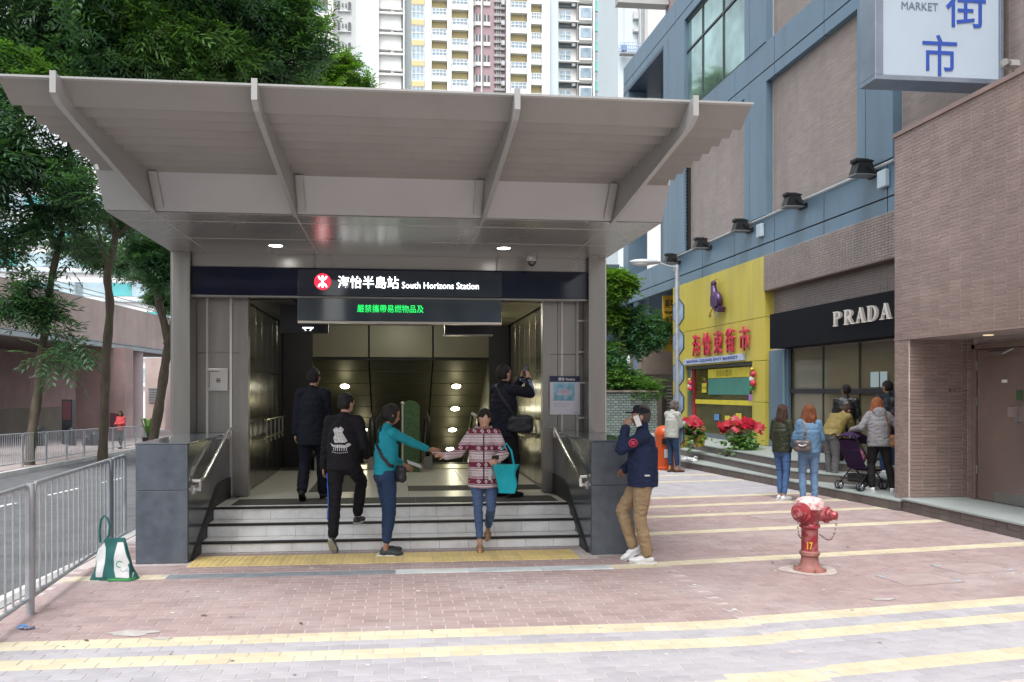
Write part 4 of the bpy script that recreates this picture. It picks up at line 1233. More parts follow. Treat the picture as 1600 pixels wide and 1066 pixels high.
# security camera on the wall beside it
CW = thing('wall_camera', 'small grey security camera on the brown wall beside the lightbox', 'camera', at_y(1578, 100, 10.6))
b = MB(); b.tube([(0, 0, 0), (-.16, -.1, -.02)], .05, 10); b.tube([(.05, 0, 0), (.1, .05, -.12), (.3, .1, -.16)], .018, 6); b.build('body', steel, CW, True)
b = MB(); b.prism([(-.1, -.05), (.1, -.05), (.08, .03), (-.12, .03)], 'y', -.08, .06); b.build('hood', rib_m, CW)
# upper brown wall right of the lightbox (nearer part of the building)
UW = thing('upper_brown_wall', 'dark brown tiled upper wall rising behind the lightbox at the right edge', 'wall', (9, 8, 5.5), world=True)
xw = at_y(1568, 0, 11.2)[0]
b = MB(); b.box(xw, 20, -6, 11.3, 5.48, 17); b.build('wall', grout, UW)
tiles_wall(UW, Mx(xw, 11.3, 5.48), 3.2, 6.0, .2, .05, brown_t, 0, bond=0)
tiles_wall(UW, Matrix.Translation((xw,  11.29, 5.48)) @ Matrix.Rotation(R(180), 4, 'Z') @ Matrix.Rotation(R(90), 4, 'X') @ Matrix.Translation((-1,0,0)), .9, 1, .2, .05, brown_t, 0, bond=0)

# ------- far end of alley: ramp wall, plants, golden sign
RW = thing('alley_side_building', 'brown rendered side entrance block below the planting at the alley end', 'building', (6.8, 25, 0), world=True)
ub = mat('brown_render', (.22, .175, .155), .7, 0, .12, 2)
x0, _, z0 = at_y(1002, 585, 27); x1, _, z1 = at_y(1052, 549, 27)
b = MB(); b.box(x0, x1 + .8, 27, 27.4, z0, z1 + .3); b.build('lintel', ub, RW)
b = MB(); b.box(at_y(1022, 0, 27)[0], at_y(1035, 0, 27)[0], 27.05, 27.4, -.1, z0); b.build('post', ub, RW)
b = MB(); b.box(x0 - .0, x1 + 1.2, 28.2, 28.4, -.1, 3.2); b.build('back_wall', mat('grey_brown_render', (.16, .14, .13), .8), RW)
b = MB(); b.box(x0 - .1, x1 + 1.2, 28.6, 28.8, 3.2, 5.4); b.build('recess_wall', mat('shaded_recess_blue', (.05, .075, .11), .6), RW)  # blue darkened to stand for the shade inside the recess
b = MB()
for k in range(9): b.box(at_y(1042, 0, 28.1)[0], at_y(1050, 0, 28.1)[0], 28.1, 28.15, .9 + k * .12, .96 + k * .12)
b.build('vent', galv, RW, kind='stuff')
b = MB(); b.box(at_y(995, 0, 27.6)[0], at_y(1012, 0, 27.6)[0], 27.45, 28, -.1, 5.2); b.build('dark_blue_pier', blue, RW)
b = MB(); b.box(at_y(940, 0, 30)[0], at_y(968, 0, 30)[0], 30, 30.5, -.2, 6.5); b.build('dark_blue_pier', mat('shaded_blue_wall', (.07, .11, .15), .6), RW)  # darker copy of the panel blue, shade put into the colour
b = MB(); b.box(at_y(935, 0, 29)[0], at_y(1002, 0, 29)[0], 29, 29.4, 3.9, 5.0); b.build('dark_blue_beam', blue, RW)
# grey mosaic planter wall
PW = thing('planter_wall', 'low grey green mosaic planter wall behind the capped man', 'wall', (5, 24, 0), world=True)
x0, _, z1 = at_y(936, 612, 24); x1, _, _ = at_y(1028, 612, 24)
b = MB(); b.box(x0 - 1, x1, 24.02, 24.6, -.1, 1.68); b.build('wall', mat('dark_grout', (.06, .07, .07), .8), PW)
tiles_wall(PW, Matrix.Translation((x0 - .2, 24.02, 0)) @ Matrix.Rotation(R(90), 4, 'X'), x1 - x0 + .2, 1.65, .16, .075, mat('grey_green_mosaic', (.17, .21, .20), .4, 0, .1, 3, island=.2), 0, gap=.02)
b = MB(); b.box(x0 - 1, x1 + .03, 23.97, 24.6, 1.68, 1.74); b.build('coping', ub, PW)
# golden shop sign
GS = thing('golden_sign', 'vertical golden shop sign with black phone numbers beside the yellow front', 'sign', (7, 25, 2), world=True)
x0, _, z0 = at_y(1036, 549, 25.2); x1, _, z1 = at_y(1056, 462, 25.2)
b = MB(); b.bbox(x0, x1 + .1, 25.2, 25.3, z0, z1, .01); b.build('panel', mat('golden_panel', (.62, .36, .03), .45, 0, .05), GS)
blk = mat('black_print', (.03, .02, .01), .6, 0, 0)
for s_, py, h in (('美聯', 475, .30), ('MIDLAND', 488, .10), ('☎ 292', 499, .17), ('☎ 251', 511, .17), ('☎ 251', 523, .17), ('☎ 292', 535, .17)):
    z = at_y(1045, py, 25.2)[2]
    text(s_, .2, face_y((x0 + x1) / 2 + .02, 25.195, z), blk, GS, 'lettering', .002, .003, width=(x1 - x0) * .85, height=h)

# ------- street lamp with hexagon banners
LP_ = at_z(1058, 737)
SL = thing('street_lamp', 'grey street lamp with a flat head standing by the terrace', 'street lamp', LP_)
k_ = LP_[1] / 16.76
zt = 1.7 + (612 - 414) * (LP_[1] / ray(1058, 600)[1]) / 1270
b = MB(); b.tube([(0, 0, 0), (0, 0, 1.2)], .07, 12); b.tube([(0, 0, 1.2), (0, 0, zt)], [.055, .045], 12); b.build('post', galv, SL, True)
b = MB(); b.tube([(0, 0, zt - .05), (-.15, 0, zt - .04), (-.42, 0, zt + .04)], .022, 8); b.build('arm', galv, SL, True)
b = MB(); b.ell((-.70, 0, zt + .05), (.34, .10, .065), n=18, m=10); b.build('lamp_head', mat('pale_lamp_housing', (.48, .5, .52), .4, .2), SL, True)
b = MB(); b.ell((-.76, 0, zt + .015), (.22, .085, .05), n=16, m=8); b.build('lamp_lens', mat('lamp_glass', (.6, .6, .58), .2, 0, 0), SL, True)
hexm = mat('pale_blue_banner', (.26, .34, .46), .4, 0, .2, 6); hexe = mat('dark_hex_edge', (.03, .06, .06), .4)
for k, py in enumerate((478, 525, 573, 620, 668)):
    zc_ = at_y(1062, py + 10, LP_[1])[2]
    H_ = thing('hexagon_banner', 'hexagonal banner bracket on the lamp post, number %s from the top' % ('one', 'two', 'three', 'four', 'five')[k], 'banner', (LP_[0] + .03, LP_[1], zc_), 0, 'hexagonal banners on the lamp post')
    H_['label'] = ('topmost hexagonal banner on the street lamp post', 'second hexagonal banner from the top of the lamp post', 'middle hexagonal banner on the street lamp post', 'second lowest hexagonal banner on the lamp post', 'lowest hexagonal banner, just above the grey haired man')[k]
    w, h = .17, .30
    M_ = Matrix.Rotation(R(-70), 4, 'Z')
    q = MB()
    for s_ in (0, 1):
        pts = [(0, -h), (w, -h * .45), (w, h * .45), (0, h), (-w, h * .45), (-w, -h * .45)]
    q.prism(pts, 'y', -.012, .012); q.v = [tuple(M_ @ Vector(p)) for p in q.v]; q.build('panel', hexm, H_)
    q = MB(); q.tube([(p[0], 0, p[1]) for p in pts], .016, 5, closed=True); q.v = [tuple(M_ @ Vector(p)) for p in q.v]; q.build('edge', hexe, H_)
# ================================================================== LEFT SIDE
# near railing
def railing(name, label, pts, zf, group, nbars, m, ztop=.99, zbot=.13):
    T = thing(name, label, 'railing', (pts[0][0], pts[0][1], zf(pts[0][1])), group=group, world=True)
    q = MB(); q.tube([(0, 0, zbot), (0, 0, ztop)], .0085, 6); bm_ = q.mesh('bar', m, True)
    for i, (p, r) in enumerate(zip(pts[:-1], pts[1:])):
        p = Vector((p[0], p[1], zf(p[1]))); r = Vector((r[0], r[1], zf(r[1])))
        if i == 0 or True:
            q = MB(); q.tube([p + Vector((0, 0, -.1)), p + Vector((0, 0, ztop + .01))], .030, 10); q.build('post', m, T, True)
        d = (r - p); L = d.length; u = d / L
        a, b = p + u * .06, r - u * .06
        up = Vector((0, 0, 1))
        path = [a + up * zbot, a + up * (ztop - .07), a + u * .02 + up * (ztop - .02), a + u * .07 + up * ztop, b - u * .07 + up * ztop, b - u * .02 + up * (ztop - .02), b + up * (ztop - .07), b + up * zbot]
        q = MB(); q.tube(path, .019, 8, closed=True); q.build('frame_rail', m, T, True)
        n = max(2, int(round(nbars * L / 2)))
        for k in range(1, n):
            c = a + (b - a) * k / n
            inst('bar', bm_, T, Matrix.Translation(c))
        for zc_ in (.35, .85):
            pass
    return T
def bl(Y): return -2.78 - .083 * (Y - 6.52)
railing('pavement_railing', 'grey galvanised pavement railing beside the near kerb and reusable bag', [(bl(y), y) for y in (2.0, 4.25, 6.52, 8.82, 9.5)], lambda y: 0.0, None, 13, galv)
railing('pavement_railing', 'long grey railing along the far side of the road', [(kx(y) - .35, y) for y in [12.5 + 2 * k for k in range(16)]], lambda y: rz_(y) + .13, None, 12, galv, .96)

# elevated walkway / podium
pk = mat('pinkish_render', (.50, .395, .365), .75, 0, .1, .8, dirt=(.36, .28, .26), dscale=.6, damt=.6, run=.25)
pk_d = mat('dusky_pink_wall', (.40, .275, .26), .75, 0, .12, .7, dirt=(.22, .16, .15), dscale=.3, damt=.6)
EW = thing('elevated_walkway', 'long pink rendered elevated walkway on round columns across the road', 'walkway', (-18, 45, -1), world=True)
wx = lambda Y: -18.45 + .092 * (Y - 40.1)
def slab(name, m, off0, off1, z0, z1, Y0, Y1, par=EW):
    q = MB(); q.prism([(wx(Y0) - off0, Y0), (wx(Y1) - off0, Y1), (wx(Y1) - off1, Y1), (wx(Y0) - off1, Y0)], 'z', z0, z1)
    return q.build(name, m, par)
for k in range(13):
    y0 = 14 + k * 4
    slab('parapet_panel', pk, 0, .3, 4.72, 7.08, y0 + .01, y0 + 3.99)
slab('parapet_cap', mat('pale_blue_grey_band', (.36, .40, .43), .6, 0, .1), -.06, .35, 4.38, 4.70, 14, 66.2)
slab('groove', dark_gap, -.065, -.061, 4.62, 4.65, 14, 66)
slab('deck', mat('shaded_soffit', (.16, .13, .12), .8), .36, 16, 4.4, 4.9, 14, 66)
slab('end_block', pk, 0, 16, 4.7, 6.2, 66, 66.3)
for k in range(1):
    q = MB()
    for z in (7.35, 7.62):
        q.tube([(wx(40) - .2, 40, z), (wx(70) - .2, 70, z)], .035, 6)
    q.build('top_rail', mat('pale_rail_paint', (.5, .52, .5), .4), EW)
for (px, Y) in ((210, 57), (268, 70), (-60, 30), (-30, 44)):
    x = at_y(px, 600, Y)[0]
    zb = -1.75
    q = MB(); q.lathe([(.55, zb), (.55, 4.4)], 28, c=(x, Y, 0)); q.build('column', mat('lilac_pink_column', (.46, .36, .36), .5, 0, .05), EW, True)
for (px, w, Y, dm) in ((118, 2.0, 52, pk_d), ):
    x = at_y(px, 600, Y)[0]
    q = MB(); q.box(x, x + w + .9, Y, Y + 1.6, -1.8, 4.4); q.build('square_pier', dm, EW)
GW = thing('undercroft_wall', 'dusky pink wall in shade behind the walkway columns', 'wall', (-27, 50, -1.5), world=True)
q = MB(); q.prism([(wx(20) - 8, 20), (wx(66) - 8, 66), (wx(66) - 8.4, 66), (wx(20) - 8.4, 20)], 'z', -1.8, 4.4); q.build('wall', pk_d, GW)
q = MB(); q.prism([(wx(20) - 7.97, 20), (wx(66) - 7.97, 66), (wx(66) - 8.0, 66), (wx(20) - 8.0, 20)], 'z', -1.8, .6); q.build('lower_band', mat('grey_tan_band', (.26, .23, .19), .8, 0, .15, .6), GW)
q = MB(); x = at_y(225, 0, 70)[0]; q.box(x - .5, x + 5, 72, 72.4, -1.8, 4.6); q.build('rear_wall', pk, GW)
q = MB()
for k in range(6): q.box(x - .2, x + 1.6, 71.9, 71.99, .8 + k * .22, .92 + k * .22)
q.build('louvre', galv, GW, kind='stuff')
x, y = at_y(180, 0, 48)[:2]
LBd = thing('leaning_board', 'dark red leaning display board beside the round pink column', 'board', (x, y, -1.2))
q = MB(); q.prism([(-.35, 0), (.5, 0), (.42, 1.6), (-.25, 1.7)], 'y', -.04, .04); q.build('panel', mat('dark_maroon_board', (.07, .02, .03), .5), LBd)
q = MB(); q.box(-.3, -.26, .04, .5, 0, 1.2); q.box(.3, .34, .04, .5, 0, 1.2); q.build('stand', black_m, LBd)
for k, (px, hh, w) in enumerate(((107, 2.3, .5), (113, .9, .35), (136, .55, .4), (148, .7, .4), (60, 1.0, .6))):
    x, y, _ = at_y(px, 0, 41 if k else 43)
    Bq = thing('litter_bin' if k else 'tall_cabinet', ['tall dark cabinet in the shade under the walkway', 'dark bin standing beside the tall cabinet', 'small dark bin left of the middle tree', 'dark bin close to the middle tree trunk', 'dark round bin behind the left tree trunk'][k], 'bin' if k else 'cabinet', (x, y, rz_(y) + .1))
    q = MB()
    if k: q.lathe([(w * .5, 0), (w * .55, hh * .8), (w * .48, hh * .86)], 16); q.build('body', MT['black_sign_enamel'], Bq, True); q = MB(); q.lathe([(w * .5, hh * .87), (w * .3, hh), (.02, hh)], 16); q.build('lid', black_m, Bq, True)
    else:
        q.bbox(-w / 2, w / 2, -.2, .2, 0, hh, .02); q.build('body', MT['black_sign_enamel'], Bq); q = MB(); q.bbox(-w / 2 + .05, w / 2 - .05, -.22, -.201, hh * .55, hh - .1, .005); q.build('door', MT['dark_maroon_board'], Bq)
# low pale building behind trees on the left
PB = thing('pale_building', 'pale white building with teal windows seen through the trees', 'building', (-30, 92, 0), world=True)
wht = mat('white_tower_paint', (.72, .73, .74), .7, 0, .05, .2)
x0 = at_y(-260, 0, 92)[0]; x1 = at_y(300, 0, 92)[0]
q = MB(); q.box(x0, x1, 92, 104, -2, 27); q.build('wall', wht, PB)
tealw = mat('teal_window', (.10, .42, .44), .2, .2, .2, .5)
blw = mat('pale_blue_window', (.38, .50, .56), .15, .2, .25, .5)
q = MB(); q.box(-1.1, 1.1, -.06, .05, -.7, .7); tw = q.mesh('window', tealw)
q = MB(); q.box(-1.9, 1.9, -.06, .05, -.75, .75); bw = q.mesh('window', blw)
for r in range(7):
    z = 3.5 + r * 3.1
    q = MB(); q.box(x0, x1, 91.7, 92, z - 1.35, z - 1.1); q.build('ledge', mat('blue_grey_ledge', (.5, .58, .62), .6), PB)
    for k in range(12):
        x = x0 + 2.5 + k * (x1 - x0 - 4) / 11
        inst('window', tw if (k + r) % 3 == 0 else bw, PB, Matrix.Translation((x, 92, z)))

# ------------------------------------------------------------------ foliage
def leaf_mat(name, c, rough=.4, lum=.35):
    m = mat(name, c, rough, 0, .35, .9, spec=.5, island=.35)
    nn = m.node_tree.nodes; ll = m.node_tree.links
    b = nn['Principled BSDF']
    tr = nn.new('ShaderNodeBsdfTranslucent'); tr.inputs[0].default_value = (c[0] * 2.2, c[1] * 2.4, c[2] * .9, 1)
    mx = nn.new('ShaderNodeMixShader'); mx.inputs[0].default_value = .24
    ll.new(b.outputs[0], mx.inputs[1]); ll.new(tr.outputs[0], mx.inputs[2]); ll.new(mx.outputs[0], nn['Material Output'].inputs[0])
    return m
leaf_d = leaf_mat('dark_green_leaf', (.050, .112, .058), .28)
leaf_g = leaf_mat('mid_green_leaf', (.085, .18, .045), .36)
leaf_b = leaf_mat('bright_green_leaf', (.10, .20, .03), .45)
leaf_blue = leaf_mat('blue_green_leaf', (.065, .15, .08), .32)
bark = mat('tree_bark', (.095, .075, .055), .9, 0, .3, 6, .5, 25, stretch=(1, 1, .35), dirt=(.10, .12, .06), dscale=1.5, damt=.5)
def spray_template(n, leaf, wd, droop):
    """pinnate spray: n pairs of leaflets along a drooping stalk"""
    V = []; L = leaf
    for i in range(n):
        s = (i + .6) / n
        y = s * L * 2.6; z = -droop * s * s * L * 2
        for sd in (-1, 1):
            a = R(55 - 25 * s) * sd
            d = np.array([math.sin(a), math.cos(a), -.25]); d /= np.linalg.norm(d)
            side = np.array([math.cos(a), -math.sin(a), .0]) * wd * .5
            base = np.array([0, y, z]); l_ = L * (.75 + .4 * math.sin(PI * s))
            V += [base, base + d * l_ * .5 + side + np.array([0, 0, .01]), base + d * l_ + np.array([0, 0, -.03 * l_]), base + d * l_ * .5 - side + np.array([0, 0, .01])]
    return np.array(V)
def rand_rot(n, up=.5):
    """rotations whose z keeps roughly upward"""
    a = rng.uniform(0, 2 * PI, n)
    tilt = rng.normal(0, up, (n, 2))
    ca, sa = np.cos(a), np.sin(a)
    Z = np.zeros(n)
    Rz = np.stack([np.stack([ca, -sa, Z], -1), np.stack([sa, ca, Z], -1), np.stack([Z, Z, Z + 1], -1)], -2)
    cx, sx = np.cos(tilt[:, 0]), np.sin(tilt[:, 0]); cy, sy = np.cos(tilt[:, 1]), np.sin(tilt[:, 1])
    Rx = np.stack([np.stack([Z + 1, Z, Z], -1), np.stack([Z, cx, -sx], -1), np.stack([Z, sx, cx], -1)], -2)
    Ry = np.stack([np.stack([cy, Z, sy], -1), np.stack([Z, Z + 1, Z], -1), np.stack([-sy, Z, cy], -1)], -2)
    return Rz @ Rx @ Ry
def foliage(name, P, parent, m, leaf=.15, wd=.055, npair=4, droop=.5, up=.45, size_var=.45, twigs=3):
    P = np.repeat(P, twigs, 0) + rng.normal(0, leaf * .7, (len(P) * twigs, 3))
    T = spray_template(npair, leaf, wd, droop)
    n = len(P); k = len(T)
    Rm = rand_rot(n, up)
    sc = rng.uniform(1 - size_var, 1 + size_var, n)
    V = np.einsum('nij,kj->nki', Rm, T) * sc[:, None, None] + P[:, None, :]
    V = V.reshape(-1, 3).astype(np.float32)
    nf = len(V) // 4
    me = bpy.data.meshes.new(name)
    me.vertices.add(len(V)); me.vertices.foreach_set('co', V.ravel())
    me.loops.add(nf * 4); me.loops.foreach_set('vertex_index', np.arange(nf * 4, dtype=np.int32))
    me.polygons.add(nf); me.polygons.foreach_set('loop_start', np.arange(0, nf * 4, 4, dtype=np.int32)); me.polygons.foreach_set('loop_total', np.full(nf, 4, dtype=np.int32))
    me.materials.append(m); me.update(calc_edges=True)
    o = bpy.data.objects.new(name, me); COL.objects.link(o)
    if parent is not None:
        o.parent = parent
        if parent.get('world_built'): o.matrix_parent_inverse = Matrix.Translation(-Vector(parent.location))
    return o
def ell_points(c, r, n, shell=.45, clump=.75, fr=1.1):
    """points in an ellipsoid, denser at the rim, gathered into clumps"""
    nc = max(3, int(n * .04))
    u = rng.normal(0, 1, (nc, 3)); u /= np.linalg.norm(u, axis=1)[:, None]
    rad = rng.uniform(0, 1, nc) ** shell
    C = u * rad[:, None]
    idx = rng.integers(0, nc, n)
    cl = C[idx] + rng.normal(0, .105, (n, 3))
    return np.array(c) + cl * np.array(r)
def crown_from(list_, total):
    ws = [e[2] * e[3] for e in list_]; S_ = sum(ws)
    out = []
    for e, w in zip(list_, ws):
        px, py, rx, ry, Y = e[:5]; dens = e[5] if len(e) > 5 else 1
        x, y, z = at_y(px, py, Y); s = Y / 1270
        out.append(ell_points((x, y, z), (rx * s, max(rx, ry) * s * .55, ry * s), int(total * w / S_ * dens)))
    return np.concatenate(out)
def limb(q, pts, r0, r1, Y=None):
    P = [Vector(at_y(px, py, yy)) for px, py, yy in pts]
    # smooth resample
    Q = []
    for i in range(len(P) - 1):
        p0 = P[max(i - 1, 0)]; p1 = P[i]; p2 = P[i + 1]; p3 = P[min(i + 2, len(P) - 1)]
        for k in range(5):
            t = k / 5
            Q.append(.5 * ((2 * p1) + (p2 - p0) * t + (2 * p0 - 5 * p1 + 4 * p2 - p3) * t * t + (3 * p1 - p0 - 3 * p2 + p3) * t ** 3))
    Q.append(P[-1])
    n = len(Q)
    rs = [(r0 + (r1 - r0) * i / (n - 1)) * (1 + .10 * math.sin(i * 1.7)) for i in range(n)]
    q.tube(Q, rs, 9)
def tree(name, label, base, limbs, crown, total, m, leaf=.15, parts2=None):
    T = thing(name, label, 'tree', base, group='street trees across the road', world=True)
    q = MB(); limb(q, *limbs[0]); q.build('trunk', bark, T, True)
    for l_ in limbs[1:]:
        q = MB(); limb(q, *l_); q.build('limb', bark, T, True)
    P = crown_from(crown, total)
    o = foliage('crown', P, T, m, leaf=leaf); o['kind'] = 'stuff'
    if parts2:
        P = crown_from(*parts2[:2]); o = foliage('crown', P, T, parts2[2], leaf=leaf); o['kind'] = 'stuff'
    return T
Y1, Y2, Y3 = 25.5, 29.0, 33.0
tree('street_tree', 'leftmost street tree with a slender leaning trunk behind the far railing', (at_y(48, 0, Y1)[0], Y1, rz_(Y1)),
     [([(46, 735, Y1), (50, 680, Y1), (60, 610, Y1), (64, 560, Y1), (72, 510, Y1), (80, 440, Y1), (97, 350, Y1), (110, 200, Y1), (90, 60, Y1)], .15, .07),
      ([(62, 520, Y1), (48, 470, Y1 - .4), (40, 440, Y1 - .6)], .05, .02), ([(70, 520, Y1), (95, 525, Y1 - .5), (120, 545, Y1 - .9)], .035, .012),
      ([(90, 390, Y1), (40, 300, Y1 - 1), (0, 240, Y1 - 2)], .08, .03), ([(110, 230, Y1), (170, 120, Y1 + 1), (260, 20, Y1 + 2)], .08, .03)],
     [(45, 240, 115, 95, Y1 - 1.2, .9), (30, 340, 70, 55, Y1 - .6, .5), (105, 330, 50, 50, Y1, .5), (-60, 200, 110, 120, Y1, .7), (38, 472, 36, 42, Y1 - .6, 1.5), (104, 512, 30, 18, Y1 - .6, .4), (106, 556, 34, 17, Y1 - .9, .8), (118, 395, 36, 20, Y1, .4), (8, 410, 25, 30, Y1, .4)], 2500, leaf_d, .21)
tree('street_tree', 'middle street tree with a tall curved trunk near the woman in red', (at_y(160, 0, Y2)[0], Y2, rz_(Y2)),
     [([(160, 722, Y2), (163, 650, Y2), (166, 560, Y2), (172, 480, Y2), (168, 430, Y2), (180, 370, Y2), (176, 300, Y2), (200, 160, Y2), (220, 20, Y2)], .165, .09),
      ([(172, 440, Y2), (150, 340, Y2 - .5), (140, 260, Y2 - 1)], .07, .03), ([(180, 370, Y2), (230, 330, Y2 - 1), (250, 300, Y2 - 1.5)], .06, .03), ([(190, 230, Y2), (300, 90, Y2), (400, -20, Y2 - 1)], .09, .03),
      ([(175, 130, Y2 - 3), (178, 60, Y2 - 3), (170, 0, Y2 - 3)], .07, .04)],
     [(130, 40, 190, 120, Y2 - 3, 1.2), (300, 30, 170, 125, Y2 - 1.5, 1.2), (415, 60, 92, 95, Y2 - 1, 1.2), (165, 335, 40, 40, Y2, .5), (-30, 60, 70, 100, Y2, .7), (215, -30, 240, 80, Y2 - 3, .6)], 6000, leaf_d, .215,
     parts2=([(440, 40, 75, 85, Y2 - 1), (250, 60, 130, 80, Y2 - 3.2), (60, 110, 60, 40, Y2 - 4), (360, 105, 90, 30, Y2 - 2)], 2000, leaf_g))
tree('street_tree', 'right street tree with a forked trunk beside the station column', (at_y(238, 0, Y3)[0], Y3, rz_(Y3)),
     [([(236, 705, Y3), (248, 640, Y3), (258, 570, Y3), (262, 530, Y3), (248, 470, Y3), (247, 420, Y3), (258, 380, Y3), (262, 330, Y3), (280, 200, Y3)], .20, .09),
      ([(262, 540, Y3), (274, 500, Y3), (290, 450, Y3), (300, 380, Y3)], .18, .10), ([(250, 410, Y3), (225, 370, Y3 - .6), (215, 350, Y3 - 1)], .05, .02)],
     [(235, 395, 38, 48, Y3 - .6, .9), (215, 375, 25, 35, Y3 - 1, .7), (262, 440, 22, 45, Y3, .8), (205, 345, 45, 24, Y3, .7), (275, 360, 40, 60, Y3, .8)], 1300, leaf_blue, .17)
# bright tree seen past the crown, above the canopy
Y4 = 46
TB = thing('garden_tree', 'bright green bushy tree seen just above the canopy before the towers', 'tree', (at_y(540, 0, Y4)[0], Y4, -1), world=True)
q = MB(); limb(q, [(535, 640, Y4), (537, 400, Y4), (540, 160, Y4), (540, 110, Y4)], .3, .1); q.build('trunk', bark, TB, True)
foliage('crown', crown_from([(528, 118, 38, 32, Y4), (490, 130, 40, 40, Y4), (572, 132, 20, 10, Y4, .7), (520, 180, 60, 50, Y4, .7)], 2900), TB, leaf_b, leaf=.2, wd=.08)['kind'] = 'stuff'
# planting on the walkway edge
WP = thing('walkway_planting', 'dark shrubs and trailing plants along the top of the walkway parapet', 'planting', (wx(50), 50, 7))
WP['kind'] = 'stuff'
WP['world_built'] = True
pp = []
for (px, py, rx, ry, Y) in ((190, 405, 26, 22, 52), (225, 425, 24, 20, 56), (248, 450, 18, 22, 60), (150, 400, 20, 12, 46), (120, 385, 30, 12, 43), (262, 470, 12, 14, 60)):
    x, y, z = at_y(px, py, Y); s = Y / 1270
    pp.append(ell_points((x, y, z), (rx * s, 1.0, ry * s), 260))
foliage('leaves', np.concatenate(pp), WP, leaf_d, leaf=.22, wd=.06)['kind'] = 'stuff'
# small potted palm
x, y, _ = at_y(231, 650, 40)
PP = thing('potted_palm', 'small potted palm with fan leaves beside the forked tree', 'plant', (x, y, rz_(y) + .12))
q = MB(); q.lathe([(.2, 0), (.28, .4), (.3, .42)], 14); q.build('pot', black_m, PP, True)
for k in range(12):
    a = 2 * PI * k / 12 + .3; h = .7 + .5 * random.random(); r = .55 + .3 * random.random()
    q = MB(); p0 = Vector((0, 0, .4)); pts = [p0, p0 + Vector((math.cos(a) * r * .4, math.sin(a) * r * .4, h * .8)), p0 + Vector((math.cos(a) * r, math.sin(a) * r, h * .75))]
    sd = Vector((-math.sin(a), math.cos(a), 0)) * .07
    q.add([pts[0] - sd * .3, pts[0] + sd * .3, pts[1] + sd, pts[1] - sd, pts[2]], [(0, 1, 2, 3), (3, 2, 4)]); q.build('leaf', leaf_g, PP)
# alley plants
AP = thing('alley_planting', 'tree and dense shrubs growing above the mosaic planter wall', 'planting', (5, 24.8, 1.7)); AP['world_built'] = True; AP['kind'] = 'stuff'
def pxell(lst, tot, leaf, m, nm='leaves', wd=.05):
    foliage(nm, crown_from(lst, tot), AP, m, leaf=leaf, wd=wd)['kind'] = 'stuff'
pxell([(962, 445, 24, 20, 24.6), (955, 490, 20, 10, 24.8, .7)], 620, .12, leaf_b, wd=.06)
pxell([(975, 500, 26, 14, 25), (1008, 525, 26, 22, 25), (1030, 510, 14, 12, 25.4)], 1200, .12, leaf_blue)
pxell([(965, 595, 34, 22, 24.5), (1000, 608, 24, 10, 24.4), (948, 560, 18, 40, 25, .4)], 1500, .11, leaf_g)
pxell([(950, 575, 26, 30, 24.8)], 700, .12, leaf_blue)
q = MB(); limb(q, [(978, 612, 24.9), (976, 560, 24.9), (968, 530, 24.9), (962, 490, 24.8), (958, 450, 24.7)], .06, .03); limb(q, [(974, 550, 24.9), (985, 520, 24.9), (1005, 505, 25)], .04, .02); q.build('stem', bark, AP, True)

# ------------------------------------------------------------------ tower blocks
YT = 119.0
FH = 2.97
tx = lambda px, Y=YT: at_y(px, 80, Y)[0]
tz = lambda py, px=700, Y=YT: at_y(px, py, Y)[2]
wht2 = mat('white_render', (.74, .74, .72), .7, 0, .04, .1, dirt=(.6, .62, .62), dscale=.1, damt=.4)
cream = mat('cream_yellow_spandrel', (.60, .50, .26), .7, 0, .06, .5)
palb = mat('pale_blue_render', (.58, .66, .70), .7, 0, .04, .1)
greyr = mat('pale_grey_render', (.52, .53, .53), .7, 0, .08, .3)
purp = mat('dusky_purple_render', (.38, .27, .29), .7, 0, .08, .2)
twin = mat('tower_window_glass', (.36, .46, .54), .12, .1, .35, .6)
twin_d = mat('dark_tower_window', (.10, .12, .13), .3, 0, .4, .6)
teal_t = mat('turquoise_panel', (.16, .52, .47), .5, 0, .1, .5)
pipe_m = mat('grey_drain_pipe', (.35, .34, .34), .6)
Z0, Z1 = 20.0, 68.0
def pier(T, pa, pb, m, d0=-.4, d1=3, Y=YT, z0=Z0, z1=Z1, nm='pier'):
    q = MB(); q.box(tx(pa, Y), tx(pb, Y), Y + d0, Y + d1, z0, z1); return q.build(nm, m, T)
def unit_col(T, pa, pb, py0, parts, Y=YT, zlo=38, zhi=62):
    """repeat one storey's pieces up a column of the tower; py0: picture row where a storey starts"""
    x0, x1 = tx(pa, Y), tx(pb, Y); zc_ = tz(py0, (pa + pb) / 2, Y)
    z = zc_ - FH * int((zc_ - zlo) / FH)
    meshes = [(nm, fn(x1 - x0).mesh(nm, m)) for nm, fn, m in parts]
    while z < zhi:
        for nm, me in meshes:
            inst(nm, me, T, Matrix.Translation((x0, Y, z)))
        z += FH
def B_(x0f, x1f, y0, y1, z0, z1):
    return lambda w: MB().box(x0f * w, x1f * w, y0, y1, z0, z1)
def frames(n, y=-.95, z0=1.25, z1=2.6, t=.05):
    def f(w):
        q = MB()
        for k in range(n + 1): q.box(w * (.03 + .94 * k / n) - t, w * (.03 + .94 * k / n) + t, y - .05, y, z0, z1)
        for z in (z0, z0 + (z1 - z0) * .5, z1): q.box(w * .03, w * .97, y - .045, y - .002, z - t, z + t)
        return q
    return f
TC = thing('yellow_tower', 'high tower with yellow spandrels glazed balconies and a purple centre strip', 'tower', (8, 119, 0), world=True)
pier(TC, 643, 860, wht2, .6, 12, nm='wall')
for a, b in ((663, 674), (698, 705), (731, 738.5), (790, 796), (822, 828), (845, 857)): pier(TC, a, b, wht2, -1.0, .6)
pier(TC, 739, 789.5, purp, .2, .62, nm='purple_wall')
